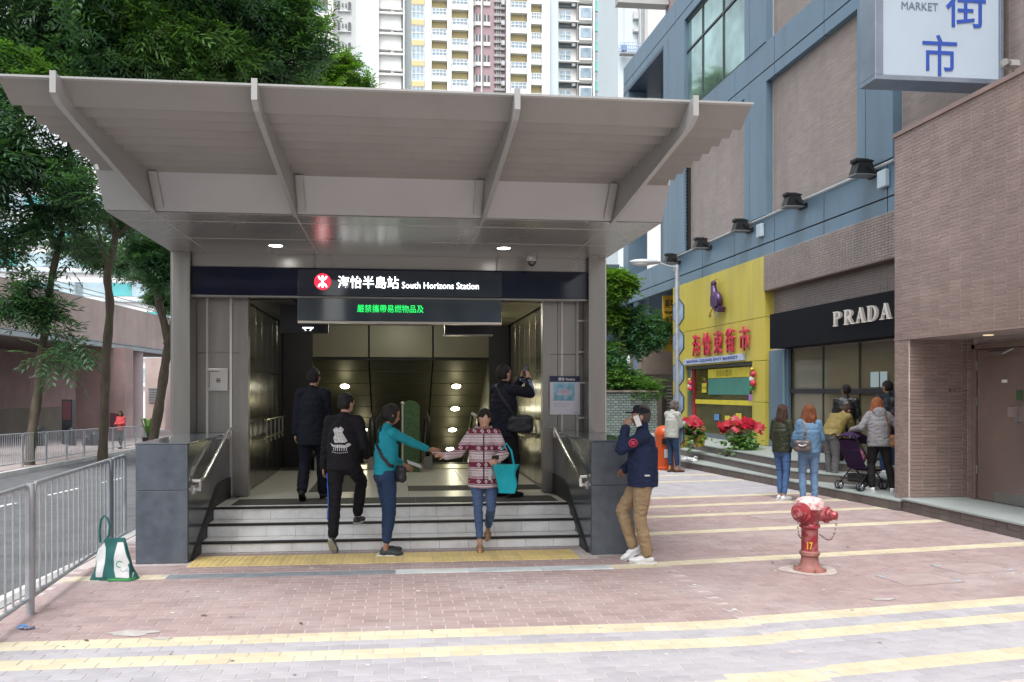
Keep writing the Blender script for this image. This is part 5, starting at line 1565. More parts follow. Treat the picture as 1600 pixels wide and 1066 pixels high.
balc = [('spandrel', B_(0.02, .98, -.35, .6, .0, 1.15), cream), ('slab', B_(0, 1, -1.15, .6, 1.15, 1.30), wht2), ('balcony_wall', B_(0.02, .98, -1.0, -.94, 1.3, 2.0), wht2), ('window', B_(.03, .97, -.93, -.9, 1.3, 2.9), twin), ('window_frame', frames(4, -.945, 1.95, 2.9, .045), wht2)]
unit_col(TC, 674.3, 697.7, 49, balc); unit_col(TC, 705.3, 730.7, 33, balc)
unit_col(TC, 796.3, 821.7, 38, balc); unit_col(TC, 828.3, 844.7, 24, balc)
bayw = [('bay_spandrel', B_(0, 1, -1.1, .6, 0, .75), cream), ('window', B_(.04, .96, -1.0, -.5, .75, 2.97), twin), ('window_frame', frames(3, -1.01, .8, 2.9), wht2)]
unit_col(TC, 643, 662.7, 44, bayw)
punit = [('window', B_(.08, .40, .10, .19, .9, 2.0), twin_d), ('window', B_(.60, .92, .10, .19, .9, 2.0), twin_d), ('window_surround', lambda w: MB().box(.04 * w, .44 * w, .0, .15, .4, .95).box(.56 * w, .96 * w, .0, .15, .4, .95).box(.22 * w, .26 * w, .05, .15, .95, 2.0).box(.74 * w, .78 * w, .05, .15, .95, 2.0).box(.04 * w, .08 * w, .05, .15, .9, 2.0).box(.40 * w, .44 * w, .05, .15, .9, 2.0), wht2)]
unit_col(TC, 741, 767, 44, punit)
ac = [('air_conditioner', B_(.0, .7, -.5, .1, .9, 1.5), greyr), ('ac_bracket', B_(0, .75, -.5, .1, .8, .88), pipe_m)]
unit_col(TC, 738.6, 744, 52, ac); unit_col(TC, 783, 790, 50, ac)
for px in (752.5, 776, 779, 782):
    q = MB(); q.tube([(tx(px), YT + .0, Z0), (tx(px), YT + .0, Z1)], .12, 6); q.build('drain_pipe', pipe_m if px > 760 else wht2, TC)
q = MB()
zz = 40
while zz < 60:
    for px in (772, 780): q.box(tx(px), tx(px) + .8, YT - .3, YT + .1, zz, zz + .35)
    zz += 1.0
q.build('pipe_fitting', pipe_m, TC, kind='stuff')
TW = thing('white_bay_tower', 'white tower wing with wide slotted bays left of the yellow tower', 'tower', (-4, 121, 0), world=True)
pier(TW, 556, 643, palb, 1.5, 14, nm='wall'); pier(TW, 556, 587, palb, 0, 1.5, nm='blank_wall'); pier(TW, 586.9, 592, wht2, -.6, 1.5); pier(TW, 629.8, 632, wht2, -.6, 1.5)
unit_col(TW, 592.2, 629.6, 45, [('spandrel', B_(0, 1, .2, 1.5, 0, 2.2), wht2), ('slab', B_(0, 1, -.3, .2, 2.05, 2.35), wht2), ('slot_window', B_(.0, 1, 1.2, 1.4, 2.35, 2.97), twin_d), ('balcony_rail', lambda w: [MB().box(.5 * w + k * .28, .5 * w + k * .28 + .1, .0, .1, 2.35, 2.8) for k in range(1)][0].box(.5 * w, .98 * w, .0, .1, 2.75, 2.85).box(.5 * w, .62 * w, .1, .9, 2.35, 2.8), greyr), ('side_window', B_(.93, 1, .0, .25, .3, 1.9), twin_d)])
TG = thing('grey_tower', 'pale grey tower with rows of small dark windows at the left of the skyline', 'tower', (-12, 122, 0), world=True)
pier(TG, 470, 556, greyr, 1, 12, nm='wall'); pier(TG, 513, 521, wht2, -.4, 1); pier(TG, 480, 486, wht2, -.4, 1)
unit_col(TG, 527, 548, 46, [('window', B_(.0, .16, .8, .96, .3, 1.5), twin_d), ('window', B_(.34, .42, .8, .96, .7, 1.2), twin_d), ('window', B_(.58, .66, .8, .96, .7, 1.2), twin_d), ('window', B_(.78, .98, .8, .96, .1, 1.4), twin_d), ('sill', B_(0, 1, .7, .98, .0, .08), wht2)])
unit_col(TG, 487, 512, 30, [('balcony', B_(0, 1, .2, .98, .0, 1.0), wht2), ('window', B_(.1, .9, .85, .96, 1.1, 2.5), twin), ('rail', B_(0, 1, .18, .24, 1.15, 1.22), greyr)])
TD = thing('white_window_tower', 'white tower with bay windows and turquoise columns right of the yellow tower', 'tower', (24, 120, 0), world=True)
pier(TD, 857, 968, wht2, .6, 12, nm='wall'); pier(TD, 857.2, 872, palb, -.2, .6, nm='blank_wall'); pier(TD, 925, 927.5, wht2, -.8, .6); pier(TD, 940.5, 943, wht2, -.8, .6); pier(TD, 951, 967, wht2, -.8, .6)
unit_col(TD, 873, 924.6, 42, [('slot', B_(.02, .98, .3, .58, 0, .6), twin_d), ('slab', B_(0, 1, -.3, .58, .6, .8), wht2), ('window', B_(.08, .36, .4, .58, 1.1, 2.4), twin), ('window_frame', lambda w: MB().box(.21 * w, .23 * w, .3, .4, 1.1, 2.4).box(.06 * w, .38 * w, .3, .4, 1.75, 1.82), wht2), ('bay_window', B_(.60, .98, -.6, .58, .8, 2.9), wht2), ('pane', B_(.63, .96, -.64, -.601, 1.2, 2.6), twin), ('pipe', B_(.55, .57, -.2, .58, 0, 2.97), pipe_m), ('ac_unit', B_(.40, .50, -.1, .3, .1, .5), greyr)])
unit_col(TD, 927.5, 940.3, 20, [('turquoise_panel', B_(.0, 1, -.5, .58, 0, 1.5), teal_t), ('window', B_(.05, .95, -.3, .58, 1.5, 2.97), wht2), ('pane', B_(.12, .88, -.34, -.301, 1.7, 2.6), twin)], zlo=40)
unit_col(TD, 943.2, 950.8, 36, [('turquoise_panel', B_(.0, 1, -.5, .58, 0, 1.3), teal_t), ('window', B_(.05, .95, -.3, .58, 1.3, 2.97), wht2)], zlo=40)
unit_col(TD, 962, 965, 40, [('small_vent', B_(0, .5, -.9, -.8, 0, 1.2), twin)])
YE = 95.0
TE = thing('pale_slab_tower', 'pale blue blank tower wall with pipes and a hanging work cradle', 'tower', (26, 95, 0), world=True)
pier(TE, 966, 1004, palb, 0, 10, YE, nm='wall', z0=0, z1=60); pier(TE, 1004, 1044, wht2, 1.2, 10, YE, nm='side_wall', z0=0, z1=60)
q = MB()
for px in (997, 1003, 1006): q.tube([(tx(px, YE), YE - .15, 20), (tx(px, YE), YE - .15, 60)], .10, 6)
q.build('drain_pipe', pipe_m, TE)
for py in (22, 28, 48):
    q = MB(); x, _, z = at_y(992, py, YE); q.box(x - .3, x + .3, YE - .5, YE, z - .3, z + .15); q.build('air_conditioner', greyr, TE)
CR = thing('work_cradle', 'blue and grey hanging work cradle on the pale blank tower wall', 'cradle', at_y(993, 85, YE - .8))
q = MB(); q.box(-1.9, 1.9, -.4, .4, -.12, 0); q.build('deck', pipe_m, CR)
q = MB()
for k in range(9):
    for y in (-.4, .4): q.tube([(-1.9 + k * .475, y, 0), (-1.9 + k * .475, y, 1.2)], .03, 5)
for z in (.4, .8, 1.2):
    for y in (-.4, .4): q.tube([(-1.9, y, z), (1.9, y, z)], .035, 5)
q.build('guard_rail', mat('blue_grey_rail', (.3, .4, .55), .5), CR)
for sx in (-1.4, 1.4):
    q = MB(); q.box(sx - .25, sx + .25, -.3, .3, .3, 1.0); q.build('motor', mat('blue_motor', (.25, .35, .6), .5), CR); q = MB(); q.tube([(sx, 0, 1.0), (sx, 0, 20)], .03, 5); q.build('hanging_rope', pipe_m, CR)
# top-right eave over the alley
EV = thing('roof_eave', 'thin white roof eave projecting from the far brown block', 'eave', at_y(1000, 2, 40), world=True)
q = MB(); q.box(at_y(966, 0, 40)[0], at_y(1045, 0, 40)[0], 40, 40.6, at_y(1000, 5, 40)[2], at_y(1000, -8, 40)[2]); q.build('fascia', rib_m, EV)
q = MB(); q.box(at_y(1046, 0, 40)[0], at_y(1100, 0, 40)[0], 39, 40.6, 10, 24); q.build('tiled_wall', purp, EV)
# ================================================================== STREET OBJECTS
# fire hydrant
hx, hy, _ = at_z(1265, 891)
HY = thing('fire_hydrant', 'worn red fire hydrant with pale peeling top and chains on the pink paving', 'fire hydrant', (hx, hy, 0), R(8))
hred = mat('worn_red_paint', (.27, .016, .028), .36, 0, .35, 14, .4, 55, coat=.2, dirt=(.45, .25, .23), dscale=14, damt=.75)
hpink = mat('faded_pink_base', (.28, .125, .105), .7, 0, .2, 12, .3, 40, dirt=(.36, .12, .11), dscale=12, damt=.8)
hwhite = mat('peeled_white_paint', (.62, .52, .50), .6, 0, .2, 14, .3, 50, dirt=(.45, .05, .07), dscale=22, damt=1)
q = MB(); q.lathe([(.152, 0), (.148, .014), (.11, .03), (.084, .07), (.078, .12), (.078, .14)], 28); q.build('base', hpink, HY, True)
for k in range(6):
    a = k * PI / 3 + .2; q = MB(); q.lathe([(.012, .012), (.012, .032)], 6, c=(.128 * math.cos(a), .15 * math.sin(a), 0)); q.build('bolt', hpink, HY)
q = MB(); q.lathe([(.078, .14), (.092, .15), (.092, .178), (.078, .19)], 28); q.build('lower_collar', hpink, HY, True)
q = MB(); q.lathe([(.076, .19), (.076, .40), (.078, .41)], 28); q.build('barrel', hred, HY, True)
q = MB(); q.lathe([(.078, .40), (.094, .41), (.094, .43), (.082, .445), (.088, .48), (.122, .53), (.136, .59)], 28); q.build('head', hred, HY, True)
q = MB(); q.lathe([(.136, .59), (.137, .62), (.128, .655), (.108, .682), (.07, .695), (.03, .703), (.002, .704)], 28); q.build('cap', hwhite, HY, True)
for sx, r, lft in ((-1, .085, 1.0), (1, .07, .9)):
    A = Matrix.Translation((sx * .06, -.05 if sx > 0 else -.02, .56 if sx < 0 else .54)) @ Matrix.Rotation(R(-58 if sx > 0 else 26), 4, 'Z') @ Matrix.Rotation(sx * R(90), 4, 'Y')
    q = MB(); q.lathe([(r * .92, 0), (r * .95, .06), (r * 1.12, .065), (r * 1.12, .09), (r * .85, .095), (r * .78, .12), (r * .62, .125)], 22, M=A); q.build('outlet', hred, HY, True)
    q = MB(); q.lathe([(r * .62, .125), (r * .60, .155), (r * .45, .172), (.002, .175)], 18, M=A); q.build('outlet_cap', hred, HY, True)
    # chain of real links
    q = MB()
    p0 = A @ Vector((.03, 0, .16)); p1 = Vector((sx * .08, -.03, .34))
    for k in range(11):
        t = k / 10; c = p0.lerp(p1, t) + Vector((sx * .03 * math.sin(PI * t), -.02, -.11 * math.sin(PI * t)))
        t2 = (k + 1) / 10; c2 = p0.lerp(p1, t2) + Vector((sx * .03 * math.sin(PI * t2), -.02, -.11 * math.sin(PI * t2)))
        d = (c2 - c).normalized(); n_ = d.orthogonal().normalized(); n_ = (Matrix.Rotation(k * 1.57, 3, d) @ n_)
        q.tube([c + d * .013 * math.cos(a) + n_ * .007 * math.sin(a) for a in [2 * PI * j / 8 for j in range(8)]], .0028, 5, closed=True)
    q.build('chain', mat('rusty_chain', (.16, .08, .05), .7, .5, .3, 30), HY)
text('17', .1, Matrix.Translation((-.045, -.068, .245)) @ Matrix.Rotation(R(-30), 4, 'Z') @ Matrix.Rotation(R(90), 4, 'X'), mat('yellow_stencil', (.62, .42, .03), .6), HY, 'lettering', .002, .002, width=.05, height=.07)
q = MB(); n = 22
q.add([(.27 * math.cos(a) * (1 + .12 * math.sin(3 * a)), .24 * math.sin(a), .0032) for a in [2 * PI * k / n for k in range(n)]], [list(range(n))]); q.build('mortar_ring', mat('mortar_patch', (.46, .40, .37), .85, 0, .15, 12, dirt=(.4, .3, .28), dscale=8, damt=.7), HY)

# reusable shopping bag
bx_, by_, _ = at_z(182, 904)
BG = thing('shopping_bag', 'green and white reusable shopping bag slumped against the railing and granite wall', 'bag', (bx_, by_, 0), R(-6))
gb = mat('dark_teal_fabric', (.012, .11, .105), .7, 0, .15, 8, .2, 60); wb = mat('white_bag_fabric', (.58, .60, .60), .7, 0, .1, 8, .2, 60)
def sheet_bag(q, w0, w1, d0, d1, h, nx=8, nz=8, skew=0.0, wr=.012, seed=0):
    """slumped open-topped bag"""
    ring = []
    for j in range(nz + 1):
        t = j / nz; w = w0 + (w1 - w0) * t; d = d0 + (d1 - d0) * t; z = h * t
        r = []
        for k in range(28):
            a = 2 * PI * k / 28
            c, s = math.cos(a), math.sin(a)
            e = .45
            x = w / 2 * (abs(c) ** e) * (1 if c > 0 else -1); y = d / 2 * (abs(s) ** e) * (1 if s > 0 else -1)
            n_ = noise.noise(Vector((x * 9 + seed, y * 9, z * 7))) * wr * (1 + t)
            r.append((x + skew * t + n_, y + n_ * .8, z))
        ring.append(r)
    o = len(q.v)
    for r in ring: q.v.extend(r)
    for j in range(nz):
        for k in range(28):
            k2 = (k + 1) % 28
            q.f.append([o + j * 28 + k, o + j * 28 + k2, o + (j + 1) * 28 + k2, o + (j + 1) * 28 + k]); q.m.append(q.mi)
    q.f.append([o + k for k in range(28)][::-1]); q.m.append(q.mi)
    q.f.append([o + nz * 28 + k for k in range(28)]); q.m.append(q.mi)
q = MB(); sheet_bag(q, .21, .14, .16, .03, .35, skew=.035, wr=.022, nz=14); q.v = [(x - .11, y, z) for x, y, z in q.v]; LPo = q.build('teal_pouch', gb, BG, True)
q = MB(); sheet_bag(q, .27, .13, .14, .03, .375, skew=-.055, seed=5, wr=.022, nz=14); q.v = [(x + .065, y - .05, z) for x, y, z in q.v]; RP = q.build('right_pouch', gb, BG, True)
q = MB(); q.tube([(-.11 + dx, -.02, z) for dx, z in ((-.03, .33), (-.035, .45), (-.02, .54), (.01, .575), (.04, .55), (.06, .48), (.05, .40), (.02, .33))], .010, 7); q.build('handle', gb, BG, True)
# scrap
x, y, _ = at_z(40, 984)
SC = thing('crumpled_litter', 'small crumpled blue and grey scrap of litter on the paving', 'litter', (x, y, 0))
q = MB()
for k in range(5): q.ell((-.03 + .018 * k, .008 * math.sin(k * 2), .012), (.022, .014, .012), Matrix.Rotation(k, 3, 'Z'), 8, 5)
q.build('scrap', mat('slate_scrap', (.16, .18, .26), .6, 0, .4, 60), SC)
q = MB(); q.prism([(-.06, .012), (-.01, .02), (.02, .034), (-.03, .04), (-.055, .028)], 'y', -.004, .004); q.build('film', mat('blue_film', (.12, .3, .65), .3), SC)
# dry leaves scattered
lf_m = mat('dry_leaf', (.12, .08, .05), .7)
for k, (px, py) in enumerate(((318, 963), (1207, 880), (135, 1002), (1325, 855), (470, 975))):
    x, y, _ = at_z(px, py)
    o = MB().add([(-.03, 0, .004), (0, -.012, .010), (.035, .0, .005), (0, .012, .012)], [(0, 1, 2), (0, 2, 3)]).build('dry_leaf', lf_m)
    o.location = (x, y, 0); o.rotation_euler = (0, 0, k * 1.3)
    tag(o, ['dry leaf on the pink paving left of centre', 'dry leaf on the paving just left of the hydrant', 'dry leaf on the paving below the reusable bag', 'dark dry leaf near the cream stripe right of the hydrant', 'dry leaf on the paving in front of the steps'][k], 'leaf')
# orange bin
x, y, _ = at_z(1043, 736)
OB = thing('orange_bin', 'orange litter bin behind the grey haired man at the lamp post', 'bin', (x + .05, y + .35, 0))
OB.scale = (.8, .8, .9)
om = mat('orange_plastic', (.50, .075, .012), .35, 0, .06, 4)
q = MB(); q.lathe([(.30, 0), (.31, .06), (.28, .08), (.25, .80), (.27, .84)], 20); q.build('body', om, OB, True)
q = MB(); q.lathe([(.27, .84), (.27, .90), (.20, 1.02), (.1, 1.06), (.002, 1.07)], 20); q.build('hood', om, OB, True)
q = MB(); q.box(-.16, .16, -.285, -.255, .62, .76); q.build('slot', black_m, OB)
q = MB(); q.box(-.1, .1, -.28, -.27, .3, .5); q.build('notice', wb, OB)
# white plastic bag on the step
x, y, _ = at_z(1076, 722, .15)
PBg = thing('plastic_bag', 'crumpled white plastic bag on the lower terrace step', 'bag', (x, y, .15))
q = MB()
for k in range(6): q.ell((-.12 + .05 * k, .03 * math.sin(k * 2.1), .05 + .02 * math.sin(k)), (.08, .06, .05), Matrix.Rotation(k * .8, 3, 'Z'), 9, 6)
q.build('film', mat('white_film', (.75, .78, .8), .3, alpha=.95, bump=.6, bscale=20), PBg, True)
q = MB(); q.tube([(.1, 0, .08), (.16, .01, .12), (.2, 0, .09)], .012, 6); q.build('knot', MT['white_film'], PBg, True)
# poinsettias
redp = mat('red_bract', (.33, .004, .02), .5, 0, .2, 8, island=.25)
goldf = mat('gold_foil', (.55, .38, .08), .3, .6, .2, 12, .4, 40)
def poinsettia(label, loc, n, w):
    T = thing('poinsettia', label, 'potted plant', loc, group='poinsettias by the market door')
    for k in range(n):
        xo = (k - (n - 1) / 2) * .34
        q = MB(); q.lathe([(.11, 0), (.13, .10), (.15, .26), (.155, .27)], 16, c=(xo, 0, 0)); q.build('pot', goldf if n > 1 else leaf_d, T, True)
    P = ell_points((0, 0, .36 if w < .8 else .24), (w * .40, .22, .10 if w < .8 else .17), 48); o = foliage('green_leaves', P, T, leaf_g, leaf=.10, wd=.07, npair=2, twigs=2)
    for k in range(60):
        a = rng.uniform(0, 2 * PI); r = math.sqrt(rng.uniform(0, 1)); cx, cy = math.cos(a) * r * w * .5, math.sin(a) * r * .27; cz = .46 + .17 * (1 - r * r) + rng.uniform(-.10, .06)
        q = MB(); tl = Euler((rng.uniform(.2, 1.2), rng.uniform(-.6, .6), 0)).to_matrix()
        for j in range(7):
            b_ = a + 2 * PI * j / 7; L = .11
            d = tl @ Vector((math.cos(b_), math.sin(b_), -.12)); s_ = tl @ Vector((-math.sin(b_), math.cos(b_), 0)) * .036
            c = Vector((cx, cy, cz)); q.add([c, c + d * L * .5 + s_, c + d * L, c + d * L * .5 - s_], [(0, 1, 2, 3)])
        q.build('flower', redp, T)
    return T
x, y, _ = at_z(1083, 698, .45); poinsettia('red poinsettia in twin gold foil pots left of the market door', (x - .03, y, .45), 2, .46)
x, y, _ = at_z(1157, 702, .45); poinsettia('wide red poinsettia display standing before the market door glass', (x, y, .45), 1, .95)
# hanging christmas ornaments by the door
grn_o = mat('ornament_green', (.02, .22, .06), .5); red_o = MT['crimson_channel_letter']; wht_o = mat('ornament_white', (.7, .68, .64), .6); gold_o = mat('ornament_gold', (.5, .35, .06), .4, .5)
for (px, py, h, lb) in ((1177, 592, .55, 'hanging festive ornament of red white and green at the right door jamb'), (1079, 603, .42, 'small festive ornament hanging at the left door jamb')):
    yy, zz = fhit(px, py, -.22); p = FR @ Vector((-.24, yy, zz))
    T = thing('festive_ornament', lb, 'ornament', tuple(p))
    for j, (dz, r, m_) in enumerate(((.20, .06, gold_o), (.10, .075, red_o), (0, .08, wht_o), (-.1, .085, red_o), (-.2, .07, grn_o))):
        q = MB(); q.ell((.0, .03 * (-1) ** j, dz * h / .5), (.06, r, r * .9), n=12, m=8); q.build('bauble', m_, T, True)
    q = MB(); q.tube([(0, 0, .2 * h / .5), (.06, 0, .42 * h / .5)], .006, 5); q.build('ribbon', gold_o, T)
# trodden gum spots and small scuffs all over the paving
q = MB(); rs = random.Random(4)
for k in range(130):
    gx, gy = rs.uniform(-2.9, 6.8), rs.uniform(4.6, 8.1) if k < 80 else rs.uniform(8.4, 16)
    if gy > 8.2 and gx < 2.7: gx = rs.uniform(2.8, 5.8)
    r = rs.uniform(.008, .022); n = 7; a0 = rs.uniform(0, 6)
    q.mi = 0 if rs.random() < .6 else 1
    q.add([(gx + r * rs.uniform(.7, 1.2) * math.cos(a0 + 2 * PI * i / n), gy + r * rs.uniform(.7, 1.2) * math.sin(a0 + 2 * PI * i / n), .0030) for i in range(n)], [list(range(n))])
q.build('chewing_gum_spots', [mat('old_gum', (.20, .18, .18), .7), mat('pale_gum', (.62, .60, .58), .7)], pavement, kind='stuff')
# ================================================================== PEOPLE
skin_l = mat('light_skin', (.50, .30, .215), .5, 0, .06, 12)
skin_m = mat('tan_skin', (.36, .19, .12), .5, 0, .06, 12)
def hair_mat(name, c): return mat(name, c, .45, 0, .55, 6, .9, 30, stretch=(12, 12, .8), spec=.35)
hair_k = hair_mat('black_hair', (.010, .008, .008)); hair_br = hair_mat('dark_brown_hair', (.05, .022, .014)); hair_au = hair_mat('auburn_hair', (.17, .055, .022)); hair_gy = hair_mat('grey_curly_hair', (.12, .10, .095)); hair_og = hair_mat('copper_hair', (.23, .075, .025))
def cloth(name, c, rough=.8, bump=.25, var=.12): return mat(name, c, rough, 0, var, 7, bump, 30, spec=.25, stretch=(1, 1, .5))
DG = None
class Blob:
    """closed shapes fused into one skin by voxel remeshing"""
    def __init__(s): s.q = MB()
    def cap(s, a, b, ra, rb, n=12):
        a, b = Vector(a), Vector(b); s.q.tube([a, b], [ra, rb], n); s.q.ell(a, (ra, ra, ra), n=n, m=8); s.q.ell(b, (rb, rb, rb), n=n, m=8); return s
    def chain(s, pts, rs):
        for i in range(len(pts) - 1): s.cap(pts[i], pts[i + 1], rs[i], rs[i + 1])
        return s
    def ell(s, c, r, rot=None): s.q.ell(c, r, rot, 16, 12); return s
    def fcap(s, a, b, ra, rb, right, flat):
        """flattened taper between two rings: wide along `right`, thinner across"""
        a, b = Vector(a), Vector(b); ax = (b - a).normalized(); u = (right - ax * right.dot(ax)).normalized(); w = ax.cross(u); n = 18
        o = len(s.q.v); N = 7
        for j in range(N):
            t = j / (N - 1); p = a.lerp(b, t); r = ra + (rb - ra) * t
            for k in range(n):
                an = 2 * PI * k / n; s.q.v.append(tuple(p + u * math.cos(an) * r + w * math.sin(an) * r * flat))
        for j in range(N - 1):
            for k in range(n): s.q.f.append([o + j * n + k, o + j * n + (k + 1) % n, o + (j + 1) * n + (k + 1) % n, o + (j + 1) * n + k]); s.q.m.append(0)
        s.q.f.append([o + k for k in range(n)][::-1]); s.q.m.append(0); s.q.f.append([o + (N - 1) * n + k for k in range(n)]); s.q.m.append(0)
        return s
    def make(s, name, m, parent, vox=.011, smooth=4, wr=0.0, wsc=(9, 9, 14), seed=0.0, cut=None):
        me = bpy.data.meshes.new(name); me.from_pydata(s.q.v, [], s.q.f)
        o = bpy.data.objects.new(name, me); COL.objects.link(o)
        md = o.modifiers.new('r', 'REMESH'); md.mode = 'VOXEL'; md.voxel_size = vox; md.adaptivity = 0
        ms = o.modifiers.new('s', 'SMOOTH'); ms.factor = .5; ms.iterations = smooth
        dg = bpy.context.evaluated_depsgraph_get()
        m2 = bpy.data.meshes.new_from_object(o.evaluated_get(dg)); o.modifiers.clear(); o.data = m2; m2.name = name; bpy.data.meshes.remove(me)
        if wr:
            n_ = len(m2.vertices); nor = [v.normal.copy() for v in m2.vertices]
            for v, nn_ in zip(m2.vertices, nor):
                p = Vector((v.co.x * wsc[0] + seed, v.co.y * wsc[1], v.co.z * wsc[2]))
                k = noise.noise(p) + .5 * noise.noise(p * 2.3)
                k = -abs(k) * 1.6 + .4 if wr > 0 else k
                v.co += nn_ * abs(wr) * k
        m2.materials.clear(); m2.materials.append(m); m2.shade_smooth()
        o.parent = parent
        return o
def ik(a, t, l1, l2, pole):
    a, t, pole = Vector(a), Vector(t), Vector(pole)
    d = t - a; L = d.length
    if L > (l1 + l2) * .999: t = a + d * ((l1 + l2) * .999 / L); d = t - a; L = d.length
    u = d / L; x = (l1 * l1 - l2 * l2 + L * L) / (2 * L); h = math.sqrt(max(l1 * l1 - x * x, 0))
    p = pole - u * pole.dot(u)
    p = p.normalized() if p.length > 1e-5 else u.orthogonal()
    return a + u * x + p * h, t
def hand(B, wrist, fdir, palm_n, side, curl=.5, r=.0078, k=1.0):
    """palm plus five jointed fingers; thumb leaves the side of the palm"""
    f = Vector(fdir).normalized(); n_ = Vector(palm_n); n_ = (n_ - f * n_.dot(f)).normalized(); s_ = f.cross(n_) * side
    w = Vector(wrist)
    B.ell(w + f * .045 * k, (.037 * k, .015 * k, .048 * k), Matrix((s_, n_, f)).transposed())
    for i, (o_, L) in enumerate(((-.028, .062), (-.010, .074), (.009, .078), (.026, .070))):
        p = w + f * (.080 - abs(o_) * .15) * k - s_ * o_ * k; d = f.copy(); pts = [p]
        for j, q_ in enumerate((.42, .33, .25)):
            d = (d * math.cos(curl * .75) + n_ * math.sin(curl * .75)).normalized(); pts.append(pts[-1] + d * L * q_ * k)
        B.chain(pts, [r * k, r * k * .97, r * k * .9, r * k * .8])
    d = (f * .75 + s_ * .75 + n_ * .3).normalized(); p = w + f * .02 * k + s_ * .02 * k; p2 = p + d * .042 * k; p3 = p2 + (f * .9 + n_ * .4 + s_ * .1).normalized() * .03 * k
    B.chain([p, p2, p3], [.011 * k, .0095 * k, .0075 * k])
def person(label, loc, rz, H, top, legs, hair, skin=skin_l, lean=0, side=0, twist=0, hip=(0, 0, .93), head=(0, 0), hands=None, feet=None, poles=None, hairtype='short',
           shoe=black_m, sole=None, build=1.0, hem=.86, top_r=.016, vox=.0105, female=False, collar=None, hood=False, trouser_r=.010, cuff=0.10, fcurl=(.5, .5), wr=.009, nofeet=False, group=None, sleeve=1.0, skirt_flare=0, shoes_kind='shoe', head_size=1.09, palm=None, fdir=None):
    T = thing('person', label, 'person', loc, rz, group)
    k = H / 1.75
    T.scale = (k, k, k)
    hp = Vector(hip)
    dirn = Vector((math.sin(side), math.sin(lean) * math.cos(side), math.cos(lean) * math.cos(side)))
    rt = Vector((math.cos(twist), math.sin(twist), 0)); rt = (rt - dirn * rt.dot(dirn)).normalized(); fw = dirn.cross(rt)
    rot = Matrix((rt, fw, dirn)).transposed()
    mid = hp + Vector((dirn.x * .5, dirn.y * .5, 1)).normalized() * .14
    ch = mid + dirn * .22
    shc = ch + dirn * .155
    sw = (.142 if female else .165) * build ** .5
    sL, sR = shc - rt * sw - dirn * .022, shc + rt * sw - dirn * .022
    nk = shc + dirn * .045
    hd_up = (Matrix.Rotation(-head[1], 3, rt) @ dirn + Vector((0, 0, .8))).normalized()
    hf = Matrix.Rotation(head[0], 3, 'Z') @ Vector((0, 1, 0))
    hu = Vector((0, 0, 1)) if True else hd_up
    hf = (hf * math.cos(head[1]) + Vector((0, 0, -1)) * math.sin(head[1])).normalized(); hr = hf.cross(Vector((0, 0, 1))).normalized(); hu = hr.cross(hf)
    hc = nk + dirn * .040 + hu * .102 + hf * .02
    HR_ = Matrix((hr, hf, hu)).transposed()
    fs = head_size
    hands = hands or {}; feet = feet or {}; poles = poles or {}
    tgt = {'L': Vector(hands.get('L', sL + Vector((-.07, .03, -.55)))), 'R': Vector(hands.get('R', sR + Vector((.07, .03, -.55))))}
    J = {}
    for s_, sh in (('L', sL), ('R', sR)):
        sx = -1 if s_ == 'L' else 1
        el, wr_ = ik(sh, tgt[s_], .285, .25, poles.get('h' + s_, (sx * .4, -1, -.3)))
        J['e' + s_], J['w' + s_] = el, wr_
    for s_ in 'LR':
        sx = -1 if s_ == 'L' else 1
        hj = hp + rt * .085 * sx * (1.0 if not female else 1.05)
        ft = Vector(feet.get(s_, (sx * .10, 0, .085, 0))[:3])
        kn, an = ik(hj, ft, .43, .42, poles.get('k' + s_, (sx * .12, 1, 0)))
        J['h' + s_], J['k' + s_], J['a' + s_] = hj, kn, an
    b = build
    # ---- continuous body
    B = Blob()
    B.ell(hc + hu * .02, (.072 * fs, .092 * fs, .098 * fs), HR_); B.ell(hc + hf * .022 - hu * .045, (.055 * fs, .062 * fs, .062 * fs), HR_); B.ell(hc + hf * .055 - hu * .085, (.025, .022, .018), HR_)
    B.cap(hc + hf * .085 + hu * .0, hc + hf * .106 - hu * .03, .009, .013, 8)
    for sx in (-1, 1): B.ell(hc + hr * sx * .074 * fs - hu * .01, (.010, .02, .030), HR_); B.ell(hc + hr * sx * .03 + hf * .08 + hu * .022, (.026, .012, .008), HR_)
    B.ell(hc + hf * .086 - hu * .058, (.022, .010, .009), HR_)
    B.cap(nk - dirn * .04, hc - hu * .06 - hf * .01, .052 * (.9 if female else 1), .048 * (.9 if female else 1))
    B.ell(ch, (.145 * b, .095 * b, .17), rot); B.ell(mid, (.125 * b, .088 * b, .14), rot); B.ell(hp, (.150 * b, .105 * b, .12), rot)
    B.cap(sL + rt * .02, nk - dirn * .04, .046, .045); B.cap(sR - rt * .02, nk - dirn * .04, .046, .045)
    for s_ in 'LR':
        sx = -1 if s_ == 'L' else 1
        sh = sL if s_ == 'L' else sR
        B.chain([sh, J['e' + s_], J['w' + s_]], [.047, .037, .024])
        fd = (fdir or {}).get(s_) or (J['w' + s_] - J['e' + s_]); pn = (palm or {}).get(s_, -rt * sx + Vector((0, 0, -.3)))
        hand(B, J['w' + s_], fd, pn, sx * -1, fcurl[0 if s_ == 'L' else 1])
        B.chain([J['h' + s_], J['k' + s_], J['a' + s_]], [.070, .042, .031]); B.ell((J['k' + s_] * .65 + J['a' + s_] * .35) + Vector((0, -.008, 0)), (.041, .042, .09))
        ft = feet.get(s_, (0, 0, 0, 0)); ya = ft[3] if len(ft) > 3 else 0; pa = ft[4] if len(ft) > 4 else 0
        fdv = Matrix.Rotation(ya, 3, 'Z') @ Vector((0, math.cos(pa), -math.sin(pa))); J['fd' + s_] = fdv
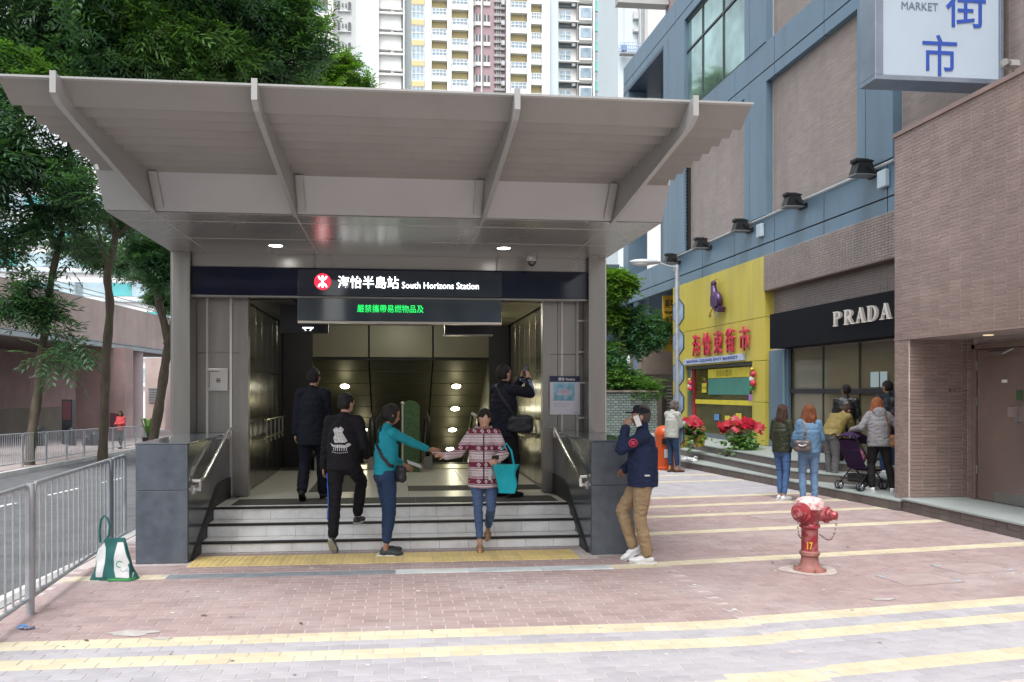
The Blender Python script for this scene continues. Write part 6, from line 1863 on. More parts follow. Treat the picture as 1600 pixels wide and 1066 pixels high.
        hu2 = Vector((0, 0, -1)) ; rr = fdv.cross(Vector((0, 0, 1))).normalized(); dn = fdv.cross(rr).normalized()
        if dn.z > 0: dn = -dn
        J['dn' + s_] = dn
        B.cap(J['a' + s_] + dn * .045 - fdv * .03, J['a' + s_] + dn * .055 + fdv * .12, .030, .024); B.cap(J['a' + s_], J['a' + s_] + dn * .045, .033, .032)
    B.make('body', skin, T, vox, 3)
    # eyes, lips
    for sx in (-1, 1):
        q = MB(); q.ell(hc + hr * sx * .030 + hf * .080 + hu * .004, (.010, .006, .0045), HR_, 10, 6); q.build('eye', mat('dark_eye', (.03, .02, .018), .2), T, True)
    q = MB(); q.ell(hc + hf * .0935 - hu * .058, (.022, .006, .006), HR_, 10, 6); q.build('lips', mat('lips', (.34, .12, .10), .5), T, True)
    # ---- trousers
    tr = trouser_r
    B = Blob()
    wr2 = Vector((0, 0, 0))
    B.ell(hp - Vector((0, 0, .02)), (.152 * b + tr, .108 * b + tr + .01, .115), rot); B.ell(hp + (mid - hp) * .6, (.135 * b + tr, .10 * b + tr, .09), rot)
    for s_ in 'LR':
        B.ell(J['h' + s_] + Vector((0, -.012, -.03)), (.080 * b + tr, .092 * b + tr, .10)); B.ell((J['k' + s_] * .65 + J['a' + s_] * .35) + Vector((0, -.008, 0)), (.046 + tr, .048 + tr, .10))
        end = J['a' + s_].lerp(J['k' + s_], cuff / .42)
        B.chain([J['h' + s_], J['h' + s_].lerp(J['k' + s_], .5), J['k' + s_], J['k' + s_].lerp(J['a' + s_], .4), end], [.088 * b + tr, .074 * b ** .5 + tr, .056 + tr, .052 + tr * 1.2, .040 + tr * 1.4])
    TRo = B.make('trousers', legs, T, vox * 1.1, 3, wr=wr * .9, wsc=(8, 8, 16), seed=3 + H)
    # ---- top
    t_ = top_r
    B = Blob()
    B.ell(ch + dirn * .02, (.150 * b + t_, .105 * b + t_, .165), rot)
    B.fcap(hp + (mid - hp).normalized() * (hem - .93), ch, (.151 + skirt_flare) * b + t_ + .008, .157 * b + t_, rt, .83)
    B.ell(mid, (.14 * b + t_, .10 * b + t_, .15), rot)
    if female: B.ell(ch + fw * .06 + dirn * -.01, (.12, .055, .07), rot)
    B.cap(sL + rt * .01, nk - dirn * .045, .050 + t_, .05 + t_ * .6); B.cap(sR - rt * .01, nk - dirn * .045, .050 + t_, .05 + t_ * .6); B.cap(ch + dirn * .1, nk - dirn * .005, .085, .058 + t_ * .3)
    if collar: B.cap(nk - dirn * .02, nk + dirn * collar, .064, .060)
    if hood: B.ell(nk - fw * .075 - dirn * .0, (.12, .062, .075), rot); B.ell(nk - fw * .09 - dirn * .06, (.10, .05, .09), rot)
    for s_ in 'LR':
        sh = sL if s_ == 'L' else sR
        e, w = J['e' + s_], J['w' + s_]
        w2 = e.lerp(w, min(1, .96 * sleeve))
        B.chain([sh, e, w2], [.052 + t_, .041 + t_, .030 + t_])
    TP = B.make('top', top, T, vox, 3, wr=wr, wsc=(8, 8, 15), seed=H * 5)
    # ---- hair
    B = Blob(); hm = 1.0
    if hairtype in ('short', 'curly', 'tied', 'bun', 'long', 'shortfade'):
        B.ell(hc + hu * .035 - hf * .012, (.080 * fs, .096 * fs, .092 * fs), HR_); B.ell(hc + hu * .0 - hf * .035, (.078 * fs, .07 * fs, .088 * fs), HR_)
        if hairtype == 'short': B.ell(hc + hu * .075 + hf * .04, (.062, .045, .035), HR_)
        if hairtype == 'curly':
            for i in range(34):
                a, e_ = rng.uniform(0, 2 * PI), rng.uniform(-.5, 1.4); v_ = Vector((math.cos(a) * math.cos(e_) * .095, math.sin(a) * math.cos(e_) * .105 - .01, math.sin(e_) * .11 + .02))
                if v_.y > .06 and v_.z < .07: continue
                B.ell(hc + HR_ @ v_, (.03, .03, .03))
        if hairtype in ('tied', 'bun'):
            B.ell(hc - hf * .11 - hu * .035, (.035, .035, .045), HR_)
            for sx in (-1, 1): B.ell(hc + hr * sx * .068 + hf * .008 - hu * .01, (.022, .052, .09), HR_)
            if hairtype == 'tied': B.chain([hc - hf * .12 - hu * .04, hc - hf * .15 - hu * .11, hc - hf * .13 - hu * .2], [.032, .03, .012])
        if hairtype == 'long':
            for i in range(9):
                a = PI + (i - 4) * .36; x_, y_ = math.cos(a + PI / 2) , math.sin(a + PI / 2)
                d_ = Vector((math.sin((i - 4) * .36) * .078, -math.cos((i - 4) * .36) * .07, 0)); p = hc + HR_ @ d_
                ln = .30 + .04 * math.sin(i * 2.3)
                B.chain([p + hu * .03, p - Vector((0, 0, .12)) + (HR_ @ d_) * .35, p - Vector((0, 0, ln)) + (HR_ @ d_) * (.55 + .2 * math.sin(i))], [.034, .036, .014])
    HO = B.make('hair', hair, T, vox * .9, 2, wr=-.004 if hairtype != 'long' else -.011, wsc=(34, 34, 5), seed=1)
    # keep the face clear of hair
    bmh = bmesh.new(); bmh.from_mesh(HO.data)
    kill = []
    for v in bmh.verts:
        l_ = HR_.transposed() @ (v.co - hc)
        if l_.y > .035 and l_.z < .05 - (.0 if hairtype != 'curly' else -.01) and abs(l_.x) < .078: kill.append(v)
        if hairtype in ('short', 'shortfade') and l_.z < -.07: kill.append(v)
    bmesh.ops.delete(bmh, geom=list(set(kill)), context='VERTS'); bmh.to_mesh(HO.data); bmh.free()
    # ---- shoes
    for s_ in 'LR':
        a, fd, dn = J['a' + s_], J['fd' + s_], J['dn' + s_]
        B = Blob(); rr = fd.cross(-dn).normalized()
        RM = Matrix((rr, fd, -dn)).transposed()
        if shoes_kind == 'shoe':
            B.ell(a + dn * .055 + fd * .125, (.046, .085, .036), RM); B.ell(a + dn * .045 - fd * .01, (.042, .065, .045), RM); B.ell(a + dn * .045 + fd * .06, (.040, .07, .045), RM)
            B.make('shoe', shoe, T, .010, 2)
            q = MB(); o_ = [(.040 * math.cos(t) * (1 if math.sin(t) > -.2 else .9), .05 + .155 * math.sin(t)) for t in [2 * PI * i / 22 for i in range(22)]]
            q.prism(o_, 'z', -.012, .012); Mq = Matrix.Translation(a + dn * .078) @ RM.to_4x4(); q.v = [tuple(Mq @ Vector(p)) for p in q.v]; q.build('sole', sole or black_m, T)
        else:
            q = MB(); o_ = [(.040 * math.cos(t), .05 + .14 * math.sin(t)) for t in [2 * PI * i / 22 for i in range(22)]]
            q.prism(o_, 'z', -.010, .012); Mq = Matrix.Translation(a + dn * .078) @ RM.to_4x4(); q.v = [tuple(Mq @ Vector(p)) for p in q.v]; q.build('sandal_sole', sole or black_m, T)
            q = MB()
            for yy in (.03, .09): q.tube([(.042 * math.cos(t), yy, .01 + .055 * math.sin(t)) for t in [PI * i / 8 for i in range(9)]], .009, 6)
            q.v = [tuple(Mq @ Vector(p)) for p in q.v]; q.build('sandal_strap', sole or black_m, T)
    info = dict(T=T, top=TP, tr=TRo, hc=hc, HR=HR_, hu=hu, hf=hf, hr=hr, J=J, sL=sL, sR=sR, ch=ch, mid=mid, hp=hp, rt=rt, fw=fw, dirn=dirn, nk=nk, k=k, rot=rot)
    return info
def surf_print(info, target, polys, d, name, m, origin=None, off=.004, seg=.012):
    """flat print laid onto the cloth: 2d polygons (across, up) cast along d onto the garment"""
    T = info['T']; ob = info[target]
    bv = BVHTree.FromPolygons([v.co for v in ob.data.vertices], [p.vertices for p in ob.data.polygons])
    d = Vector(d).normalized(); up = Vector((0, 0, 1)); ac_ = up.cross(d).normalized(); ac_ = -ac_
    bm = bmesh.new()
    for poly in polys:
        vs = [bm.verts.new((p[0], p[1], 0)) for p in poly]
        try: f = bm.faces.new(vs)
        except Exception: continue
    bmesh.ops.triangulate(bm, faces=bm.faces[:])
    for _ in range(4):
        es = [e for e in bm.edges if e.calc_length() > seg]
        if not es: break
        bmesh.ops.subdivide_edges(bm, edges=es, cuts=1); bmesh.ops.triangulate(bm, faces=bm.faces[:])
    o0 = Vector(origin) if origin is not None else Vector((0, 0, 0))
    bad = []
    for v in bm.verts:
        p = o0 + ac_ * v.co.x + up * v.co.y - d * .6
        h = bv.ray_cast(p, d, 1.3)
        if h[0] is None: bad.append(v)
        else: v.co = h[0] - d * off
    bmesh.ops.delete(bm, geom=bad, context='VERTS')
    me = bpy.data.meshes.new(name); bm.to_mesh(me); bm.free(); me.materials.append(m)
    o = bpy.data.objects.new(name, me); COL.objects.link(o); o.parent = T
    return o
def strap(info, pts, w, th, m, name='strap', par=None, target='top', snap=True):
    """band following the garment surface"""
    ob = info[target]
    bv = BVHTree.FromPolygons([v.co for v in ob.data.vertices], [p.vertices for p in ob.data.polygons])
    P = []
    pts = [Vector(p) for p in pts]
    for i in range(len(pts) - 1):
        for j in range(6): P.append(pts[i].lerp(pts[i + 1], j / 6))
    P.append(pts[-1])
    q = MB(); vs = []
    nrm = []
    for i, p in enumerate(P):
        h = bv.find_nearest(p)
        n_ = h[1].normalized() if h[0] is not None else Vector((0, 1, 0))
        if snap and h[0] is not None and h[3] < .28: P[i] = h[0] + n_ * .006
        nrm.append(n_)
    for i, p in enumerate(P):
        d = (P[min(i + 1, len(P) - 1)] - P[max(i - 1, 0)]).normalized(); s_ = d.cross(nrm[i]).normalized()
        vs += [p - s_ * w / 2, p + s_ * w / 2, p + s_ * w / 2 + nrm[i] * th, p - s_ * w / 2 + nrm[i] * th]
    fs = []
    for i in range(len(P) - 1):
        for k in range(4): fs.append((i * 4 + k, i * 4 + (k + 1) % 4, i * 4 + 4 + (k + 1) % 4, i * 4 + 4 + k))
    fs += [(3, 2, 1, 0), tuple(len(vs) - 4 + k for k in range(4))]
    q.add(vs, fs)
    return q.build(name, m, par or info['T'])
def rounded(name, c, r, m, T, rot=None, vox=.012, wr=.004):
    B = Blob(); x, y, z = r; rot = rot or Matrix.Identity(3); c = Vector(c)
    for sx in (-1, 1):
        for sz in (-1, 1): B.ell(c + rot @ Vector((sx * x * .45, 0, sz * z * .45)), (x * .55, y, z * .55), rot)
    B.ell(c, (x, y, z * .95), rot); B.fcap(c - rot @ Vector((0, 0, z * .8)), c + rot @ Vector((0, 0, z * .8)), x * .95, x * .9, rot @ Vector((1, 0, 0)), y / x)
    return B.make(name, m, T, vox, 4, wr=wr, wsc=(14, 14, 14))
class Sub:
    pass
whi = mat('white_sneaker', (.66, .67, .68), .5, 0, .06, 9)
dkjean = cloth('dark_blue_denim', (.022, .045, .10)); ltjean = cloth('light_blue_denim', (.13, .22, .36)); mdjean = cloth('mid_blue_denim', (.07, .14, .30))
navy_c = cloth('navy_wool', (.008, .010, .018)); blk_c = cloth('black_cotton', (.011, .010, .014)); khaki = cloth('khaki_cotton', (.30, .215, .125)); blk_leather = mat('black_leather', (.012, .012, .013), .38, 0, .2, 12, .3, 40)
white_p = mat('white_fabric_print', (.55, .55, .56), .7, 0, .1, 20); blue_p = mat('bright_blue_stripe', (.04, .16, .62), .6, 0, 0)
zl = .395

# 1 man in navy suit walking in
x, y, _ = at_z(478, 778, zl)
p1 = person('man in a dark navy suit walking away into the station', (x + .10, 9.98, zl), R(-6), 1.60, navy_c, cloth('navy_suit_trousers', (.009, .012, .022)), hair_k, lean=.05, head=(-.25, 0), hip=(0, 0, .91), build=1.02, top_r=.024, hem=.74, skirt_flare=.012,
            feet={'L': (-.10, -.20, .14, .05, .5), 'R': (.10, .16, .085, -.05)}, hands={'L': (-.235, .03, .84), 'R': (.235, .08, .86)}, trouser_r=.022, cuff=.02, vox=.013)
# 2 man in black printed jacket climbing
p2 = person('man in a black jacket with a white animal print climbing the steps', (at_z(520, 866)[0] + .06, 8.62, 0), R(-14), 1.60, blk_c, cloth('black_track_trousers', (.010, .010, .014)), hair_k, lean=.10, head=(-.5, .1), hip=(.02, .10, 1.02), build=1.0, top_r=.026, hem=.86, skirt_flare=.01,
            feet={'L': (-.06, -.03, .15, 0, .75), 'R': (.10, .40, .375, -.1)}, hands={'L': (-.24, .18, .95), 'R': (.22, .36, 1.10)}, trouser_r=.016, cuff=.05, shoe=mat('dark_trainer', (.03, .035, .04), .5, 0, .3, 20), sole=mat('pale_rubber_sole', (.42, .44, .44), .6), vox=.0105)
o0 = p2['ch'] + Vector((0, 0, -.10))
pr = [[(-.10, .13), (-.06, .16), (-.02, .15), (.0, .17), (.04, .14), (.03, .10), (.06, .05), (.09, .0), (.06, -.02), (-.06, -.02), (-.08, .03), (-.06, .08)],
      [(-.10, -.03), (-.07, -.045), (.0, -.04), (.06, -.045), (.10, -.02), (.13, -.035), (.11, -.06), (.08, -.075), (-.05, -.075), (-.09, -.06), (-.12, -.02)]]
for i in range(7): pr.append([(-.075 + i * .025, -.075), (-.065 + i * .025, -.075), (-.068 + i * .025, -.115), (-.075 + i * .025, -.115)])
surf_print(p2, 'top', pr, p2['fw'], 'back_print', mat('mottled_white_print', (.50, .50, .50), .7, 0, .5, 60), o0)
w2 = [[(-.09 + i * .022, -.13 - .012 * math.sin(i * .4)), (-.078 + i * .022, -.13 - .012 * math.sin(i * .4)), (-.078 + i * .022, -.122 - .012 * math.sin(i * .4)), (-.09 + i * .022, -.122 - .012 * math.sin(i * .4))] for i in range(9)]
surf_print(p2, 'top', w2, p2['fw'], 'small_print', white_p, o0)
lft = -p2['rt']
for i in range(3):
    zc_ = p2['J']['hL'].z - .12
    0 and surf_print(p2, 'tr', [[(-.024 + i * .020, -.34), (-.012 + i * .020, -.34), (-.004 + i * .020, .14), (-.016 + i * .020, .14)]], (.62, .78, 0), 'side_stripe', blue_p, (p2['J']['hL'].x - .035, p2['J']['hL'].y + .02, zc_ - .1), seg=.03)
for i in range(3):
    J_ = p2['J']; o_ = Vector((-.075 , -.07 + i * .026, 0))
    strap(p2, [J_['hL'] + o_ + Vector((-.03, -.02, -.1)), J_['hL'].lerp(J_['kL'], .6) + o_, J_['kL'] + o_ * .8, J_['kL'].lerp(J_['aL'], .5) + o_ * .7], .011, .003, blue_p, 'side_stripe', target='tr')
# 3 woman in teal
tealc = cloth('turquoise_knit', (.012, .27, .34), .7, .2)
p3x = at_z(605, 865)[0]
p3 = person('woman in a turquoise top and jeans reaching out a leaflet', (p3x + .0, 8.55, 0), R(-66), 1.57, tealc, dkjean, hair_k, skin_m, lean=.05, head=(-.1, .22), hip=(0, -.02, .93), female=True, hem=.93, top_r=.010, build=.96,
            feet={'L': (-.07, .02, .085, .05), 'R': (.09, -.06, .085, -.45)}, hands={'R': (.12, .60, 1.16), 'L': (-.16, .28, 1.02)}, poles={'hR': (.5, -.2, -1), 'hL': (-.5, -1, -.4)}, hairtype='tied', shoe=mat('dark_slip_on', (.035, .045, .05), .6), sole=whi, cuff=.10, sleeve=.84, fdir={'R': Vector((.25, 1, -.12))}, fcurl=(.8, .35), vox=.0085, wr=.007)
# 4 woman in nordic jacket
nord = mat('nordic_pattern_fleece', (.5, .5, .5), .85, 0, 0)
def nordic():
    m = nord; n = m.node_tree.nodes; l = m.node_tree.links; b = n['Principled BSDF']
    tc = n.new('ShaderNodeTexCoord'); sp = n.new('ShaderNodeSeparateXYZ'); l.new(tc.outputs['Object'], sp.inputs[0])
    def mth(op, a, b_=None, c_=None):
        x = n.new('ShaderNodeMath'); x.operation = op
        for i, v in enumerate((a, b_, c_)):
            if v is None: continue
            if isinstance(v, (int, float)): x.inputs[i].default_value = v
            else: l.new(v, x.inputs[i])
        return x.outputs[0]
    zf = mth('FRACT', mth('MULTIPLY', sp.outputs[2], 1 / .205))
    rp = n.new('ShaderNodeValToRGB'); rp.color_ramp.interpolation = 'CONSTANT'
    W_, Mr, Pk = (.58, .54, .55, 1), (.17, .014, .045, 1), (.36, .17, .21, 1)
    st = [(0, W_), (.05, Mr), (.09, W_), (.13, Mr), (.45, W_), (.49, Mr), (.53, W_), (.57, Pk), (.62, W_), (.90, Pk), (.95, W_)]
    e = rp.color_ramp.elements
    while len(e) > 1: e.remove(e[-1])
    e[0].position = 0; e[0].color = W_
    for p_, c_ in st[1:]: x = e.new(p_); x.color = c_
    l.new(zf, rp.inputs[0])
    xs_ = mth('ADD', sp.outputs[0], mth('MULTIPLY', sp.outputs[1], .6))
    fx_ = mth('ABSOLUTE', mth('SUBTRACT', mth('FRACT', mth('MULTIPLY', xs_, 1 / .085)), .5))
    fz = mth('ABSOLUTE', mth('SUBTRACT', zf, .29))
    dia = mth('ADD', mth('MULTIPLY', fx_, 1.0), mth('MULTIPLY', fz, 2.2))
    msk = mth('MULTIPLY', mth('LESS_THAN', dia, .28), mth('GREATER_THAN', dia, .12))
    dots = mth('LESS_THAN', mth('ADD', mth('ABSOLUTE', mth('SUBTRACT', mth('FRACT', mth('MULTIPLY', xs_, 1 / .022)), .5)), mth('MULTIPLY', mth('ABSOLUTE', mth('SUBTRACT', zf, .76)), 5)), .42)
    mx = n.new('ShaderNodeMix'); mx.data_type = 'RGBA'; l.new(msk, mx.inputs['Factor']); l.new(rp.outputs[0], mx.inputs['A']); mx.inputs['B'].default_value = W_
    m2 = n.new('ShaderNodeMix'); m2.data_type = 'RGBA'; l.new(mth('MULTIPLY', dots, .5), m2.inputs['Factor']); l.new(mx.outputs['Result'], m2.inputs['A']); m2.inputs['B'].default_value = Pk
    l.new(m2.outputs['Result'], b.inputs['Base Color'])
nordic()
p4x = at_z(756, 862)[0]
p4 = person('woman in a maroon and white patterned fleece stepping down, reading her phone', (p4x, 8.60, 0), R(174), 1.50, nord, cloth('slate_blue_leggings', (.075, .125, .25), .7, .15), hair_k, skin_l, lean=.03, head=(.12, .45), hip=(0, -.04, .96), female=True, hem=.77, top_r=.022, build=1.02, skirt_flare=.014,
            feet={'R': (.045, .02, .095, .0, .35), 'L': (-.055, -.30, .235, -.1, .3)}, hands={'R': (.46, .16, 1.20), 'L': (-.16, .33, 1.17)}, poles={'hR': (.5, -.4, -1), 'hL': (-.9, -.3, -1)}, hairtype='bun', shoes_kind='sandal', sole=mat('tan_sandal', (.34, .23, .13), .6), cuff=.08, fdir={'R': Vector((1, .25, .12))}, fcurl=(.9, .35), vox=.0085, trouser_r=.004, hood=True, collar=.02)
hw = p4['J']['wL']
PH = thing('phone', 'dark smartphone held by the woman in the patterned fleece', 'phone', tuple(p4['T'].matrix_basis @ (hw + Vector((.02, .07, .02)))), R(174))
MB().bbox(-.036, .036, -.07, .07, -.004, .004, .003, M=Matrix.Rotation(R(25), 4, 'X')).build('case', black_m, PH)
MB().box(-.032, .032, -.064, .064, .0042, .0048, M=Matrix.Rotation(R(25), 4, 'X')).build('screen', mat('phone_screen', (.12, .15, .2), .1), PH)
# zip of the fleece
surf_print(p4, 'top', [[(-.008, -.46), (.008, -.46), (.008, .14), (-.008, .14)]], -p4['fw'], 'zip', mat('dark_zip', (.03, .03, .035), .4, .5), p4['ch'] + Vector((0, 0, 0)), seg=.03)
surf_print(p4, 'top', [[(.06, -.42), (.09, -.42), (.105, -.30), (.06, -.29)]], -p4['fw'], 'pocket_trim', MT['white_bag_fabric'], p4['ch'], seg=.03)
# turquoise tote on her arm
sh = p4['T'].matrix_basis @ (p4['J']['eL'] + Vector((-.03, .05, -.36)))
TB_ = thing('tote_bag', 'bright turquoise tote bag hanging from the patterned fleece woman\'s arm', 'bag', tuple(sh), R(160))
tq = cloth('bright_turquoise_cloth', (.01, .38, .45), .6, .2)
q = MB(); sheet_bag(q, .17, .26, .06, .07, .30, skew=.0, wr=.02, seed=2); q.v = [(x_, y_, z_ - .1) for x_, y_, z_ in q.v]; q.build('pouch', tq, TB_, True)
q = MB(); q.tube([(-.08, -.02, .18), (-.05, -.02, .34), (.0, 0, .42), (.05, .0, .34), (.08, 0, .18)], .012, 6); q.build('handle', tq, TB_, True)
# leaflet passed between the two women
la = (p3['T'].matrix_basis @ p3['J']['wR'] + p4['T'].matrix_basis @ p4['J']['wR']) / 2
LFt = thing('leaflet', 'small leaflet being passed between the two women on the steps', 'leaflet', tuple(la))
MB().bbox(-.06, .06, -.04, .04, -.003, .003, .001).build('sheet', mat('leaflet_paper', (.5, .42, .5), .6, 0, .3, 50), LFt)
# white paper in teal woman's left hand
lb = p3['T'].matrix_basis @ (p3['J']['wL'] + Vector((.0, .14, .0)))
LF2 = thing('leaflet_stack', 'folded white leaflets held at the turquoise top woman\'s waist', 'leaflet', tuple(lb), R(-70))
MB().bbox(-.04, .04, -.08, .08, -.004, .004, .002, M=Matrix.Rotation(R(-20), 4, 'X') @ Matrix.Rotation(R(25), 4, 'Y')).build('sheets', mat('white_paper', (.66, .66, .68), .6, 0, .1, 30), LF2)
# crossbody bag of woman 3
def world_bag(info, name, label, c, r, m, rz_=0.0, cat='bag', rot=None, vox=.012):
    p = info['T'].matrix_basis @ Vector(c)
    T = thing(name, label, cat, tuple(p), rz_)
    k = info['k']; T.scale = (k, k, k)
    rounded('pouch', (0, 0, 0), r, m, T, rot, vox)
    return T
c3 = p3['hp'] + Vector((.20, .10, .02))
CB = world_bag(p3, 'crossbody_bag', 'small black crossbody bag at the hip of the woman in turquoise', c3, (.10, .05, .10), mat('black_nylon', (.012, .012, .018), .5, 0, .2, 20, .2, 60), R(-62))
CB2 = MB().tube([(-.09, 0, .09), (-.1, 0, .12)], .01, 6).build('ring', chrome, CB)
a, b_ = p3['sL'] + Vector((.05, .0, .08)), p3['hp'] + Vector((.17, -.05, .10))
strap(p3, [a, p3['sL'] + Vector((.08, -.10, -.0)), p3['ch'] + Vector((.03, -.16, -.0)), p3['mid'] + Vector((.14, -.10, .06)), p3['mid'] + Vector((.19, -.03, -.02)), p3['hp'] + Vector((.20, .04, .10))], .04, .004, black_m, 'bag_strap')
# 5 photographer in doorway
p5 = person('man in a black tracksuit top photographing with his phone in the doorway', (at_z(788, 777, zl)[0], 9.98, zl), R(-52), 1.64, cloth('black_track_top', (.010, .012, .022)), blk_c, hair_k, skin_l, lean=-.02, head=(-.05, -.1), hip=(0, 0, .92), top_r=.024, hem=.80, build=1.05,
            feet={'L': (-.10, .0, .085), 'R': (.10, .05, .085)}, hands={'L': (-.02, .36, 1.56), 'R': (.08, .37, 1.54)}, poles={'hR': (.9, -.1, -1), 'hL': (-.6, 0, -1)}, fcurl=(.5, .5), fdir={'L': Vector((0, .1, 1)), 'R': Vector((0, .1, 1))}, palm={'L': Vector((1, .3, 0)), 'R': Vector((-1, .3, 0))}, trouser_r=.016, cuff=.02, collar=.03)
ph = p5['T'].matrix_basis @ Vector((.03, .40, 1.68))
PH5 = thing('phone', 'black smartphone held up vertically by the man in the doorway', 'phone', tuple(ph), R(-52)); MB().bbox(-.035, .035, -.005, .005, -.07, .07, .003).build('case', black_m, PH5); MB().box(-.030, .030, -.0062, -.0056, -.06, .06).build('screen', MT['phone_screen'], PH5)
for i in range(3):
    surf_print(p5, 'top', [[(-.028 + i * .020, -.10), (-.019 + i * .020, -.10), (-.019 + i * .020, .10), (-.028 + i * .020, .10)]], (-1, .1, .1), 'sleeve_stripe', mat('pale_blue_stripe', (.35, .5, .75), .6), (p5['J']['eR'] + p5['J']['wR']) / 2, seg=.03)
S5 = world_bag(p5, 'shoulder_bag', 'black shoulder bag hanging behind the photographing man', p5['hp'] + Vector((.27, .02, .05)), (.18, .08, .12), MT['black_nylon'], R(-10))
strap(p5, [p5['hp'] + Vector((.2, .0, .15)), p5['ch'] + Vector((.12, -.12, 0)), p5['sL'] + Vector((.06, -.02, .07)), p5['sL'] + Vector((.06, .1, -.04))], .03, .004, black_m, 'bag_strap')
# 6 capped man leaning on granite block
p6 = person('man in a navy jacket and black cap phoning against the granite wall', (2.44, 7.90, 0), R(76), 1.56, cloth('navy_bomber_fleece', (.012, .020, .055), .75, .2), khaki, mat('cropped_hair', (.05, .045, .04), .8), skin_m, lean=.0, head=(.05, .02), hip=(-.0, .0, .925), build=1.12, top_r=.026, hem=.86, skirt_flare=.004,
            feet={'R': (.06, .10, .16, .1, .55), 'L': (-.06, -.05, .085, -.0)}, hands={'L': (-.09, .19, 1.50), 'R': (.12, .20, 1.02)}, poles={'hL': (-.3, .5, -1), 'hR': (1, -.6, -.5), 'kR': (.1, 1, 0)}, hairtype='shortfade', shoe=whi, sole=whi, trouser_r=.016, cuff=.03, collar=.05, fcurl=(.7, .5), fdir={'L': Vector((.1, -.25, 1))}, palm={'L': Vector((1, -.5, 0))}, vox=.0085)
I = p6
CP = thing('baseball_cap', 'black baseball cap worn by the man leaning on the granite wall', 'cap', tuple(I['T'].matrix_basis @ (I['hc'] + I['hu'] * .05)), R(70))
CP.scale = (I['k'],) * 3
B = Blob(); B.ell((0, -.01, .0), (.087, .103, .075)); B.ell((0, .02, .03), (.07, .07, .055)); B.q.prism([(-.065, .06), (.065, .06), (.05, .15), (.02, .17), (-.02, .17), (-.05, .15)], 'z', -.012, .004); co = B.make('crown', cloth('black_cap_cotton', (.012, .014, .02)), CP, .009, 2)
bmh = bmesh.new(); bmh.from_mesh(co.data); bmesh.ops.delete(bmh, geom=[v for v in bmh.verts if v.co.z < -.022], context='VERTS'); bmh.to_mesh(co.data); bmh.free()
MB().box(-.02, .02, .085, .092, .02, .03).build('badge', white_p, CP)
PH6 = thing('phone', 'white phone held to the capped man\'s ear', 'phone', tuple(I['T'].matrix_basis @ (I['hc'] - I['hr'] * .092 + I['hf'] * .045 - I['hu'] * .045)), R(70)); MB().bbox(-.005, .005, -.027, .027, -.055, .055, .003, M=Matrix.Rotation(R(-20), 4, 'X')).build('case', MT['white_plate'], PH6)
n = 18
def ring(c, r0, r1, n=18, a0=0, a1=2 * PI):
    return [[(c[0] + r0 * math.cos(a0 + (a1 - a0) * i / n), c[1] + r0 * math.sin(a0 + (a1 - a0) * i / n)), (c[0] + r1 * math.cos(a0 + (a1 - a0) * i / n), c[1] + r1 * math.sin(a0 + (a1 - a0) * i / n)), (c[0] + r1 * math.cos(a0 + (a1 - a0) * (i + 1) / n), c[1] + r1 * math.sin(a0 + (a1 - a0) * (i + 1) / n)), (c[0] + r0 * math.cos(a0 + (a1 - a0) * (i + 1) / n), c[1] + r0 * math.sin(a0 + (a1 - a0) * (i + 1) / n))] for i in range(n)]
crim = mat('crimson_badge', (.5, .02, .06), .6)
el6 = (I['sL'] + I['J']['eL']) / 2
surf_print(I, 'top', ring((0, 0), .036, .048) + [[(-.02, -.022), (.02, -.022), (.022, .022), (-.022, .022)]], (1, .1, 0), 'sleeve_badge', crim, el6, seg=.02)
surf_print(I, 'top', [[(-.03, -.005), (.03, -.005), (.03, .012), (-.03, .012)]], (1, .1, 0), 'hem_label', white_p, I['hp'] + Vector((0, -.02, .06)), seg=.02)
# second man half hidden behind him: only his pale shoes and bag show beyond the wall corner
# 7 man at lamp
x, y, _ = at_z(1058, 737)
p7 = person('grey haired man in a pale grey top standing at the street lamp', (x - .16, y - .12, 0), R(-60), 1.50, cloth('pale_grey_hoodie', (.36, .37, .34), .8, .3), dkjean, hair_gy, skin_m, lean=.06, head=(0, .35), top_r=.028, hem=.85, build=1.0,
            feet={'L': (-.08, .02, .085), 'R': (.09, .10, .085, -.3)}, hands={'L': (-.06, .33, 1.20), 'R': (.10, .34, 1.20)}, hairtype='curly', shoe=mat('brown_boot', (.12, .045, .025), .5), cuff=.12, vox=.014)
strap(p7, [p7['ch'] + Vector((.16, .1, -.16)), p7['ch'] + Vector((-.16, .12, -.14))], .05, .01, cloth('tan_band', (.35, .3, .2)), 'chest_band')
# 8-9 two girls
x, y, _ = at_z(1222, 781)
p8 = person('dark haired girl in an olive bomber jacket and blue jeans waiting by the terrace', (x, y, 0), R(-62), 1.49, cloth('olive_bomber', (.028, .032, .018), .55, .3), mdjean, hair_br, skin_l, head=(-.25, .05), female=True, top_r=.030, hem=.88, build=1.0,
            feet={'L': (-.07, .03, .085), 'R': (.07, -.04, .085, -.1)}, hands={'L': (-.16, .22, 1.02), 'R': (.18, .22, 1.02)}, hairtype='long', shoe=whi, sole=whi, cuff=.06, trouser_r=.004, vox=.012)
x, y, _ = at_z(1264, 787)
p9 = person('auburn haired girl in a denim jacket with a grey handbag on her back', (x, y, 0), R(-12), 1.50, cloth('denim_jacket', (.105, .19, .30), .75, .3), ltjean, hair_au, skin_l, head=(-.1, .05), female=True, top_r=.026, hem=.90, build=1.08,
            feet={'L': (-.10, .0, .085, .1), 'R': (.10, .0, .085, -.1)}, hands={'L': (-.20, .26, 1.02), 'R': (.20, .26, 1.04)}, hairtype='long', shoe=whi, sole=whi, cuff=.03, trouser_r=.010, vox=.012)
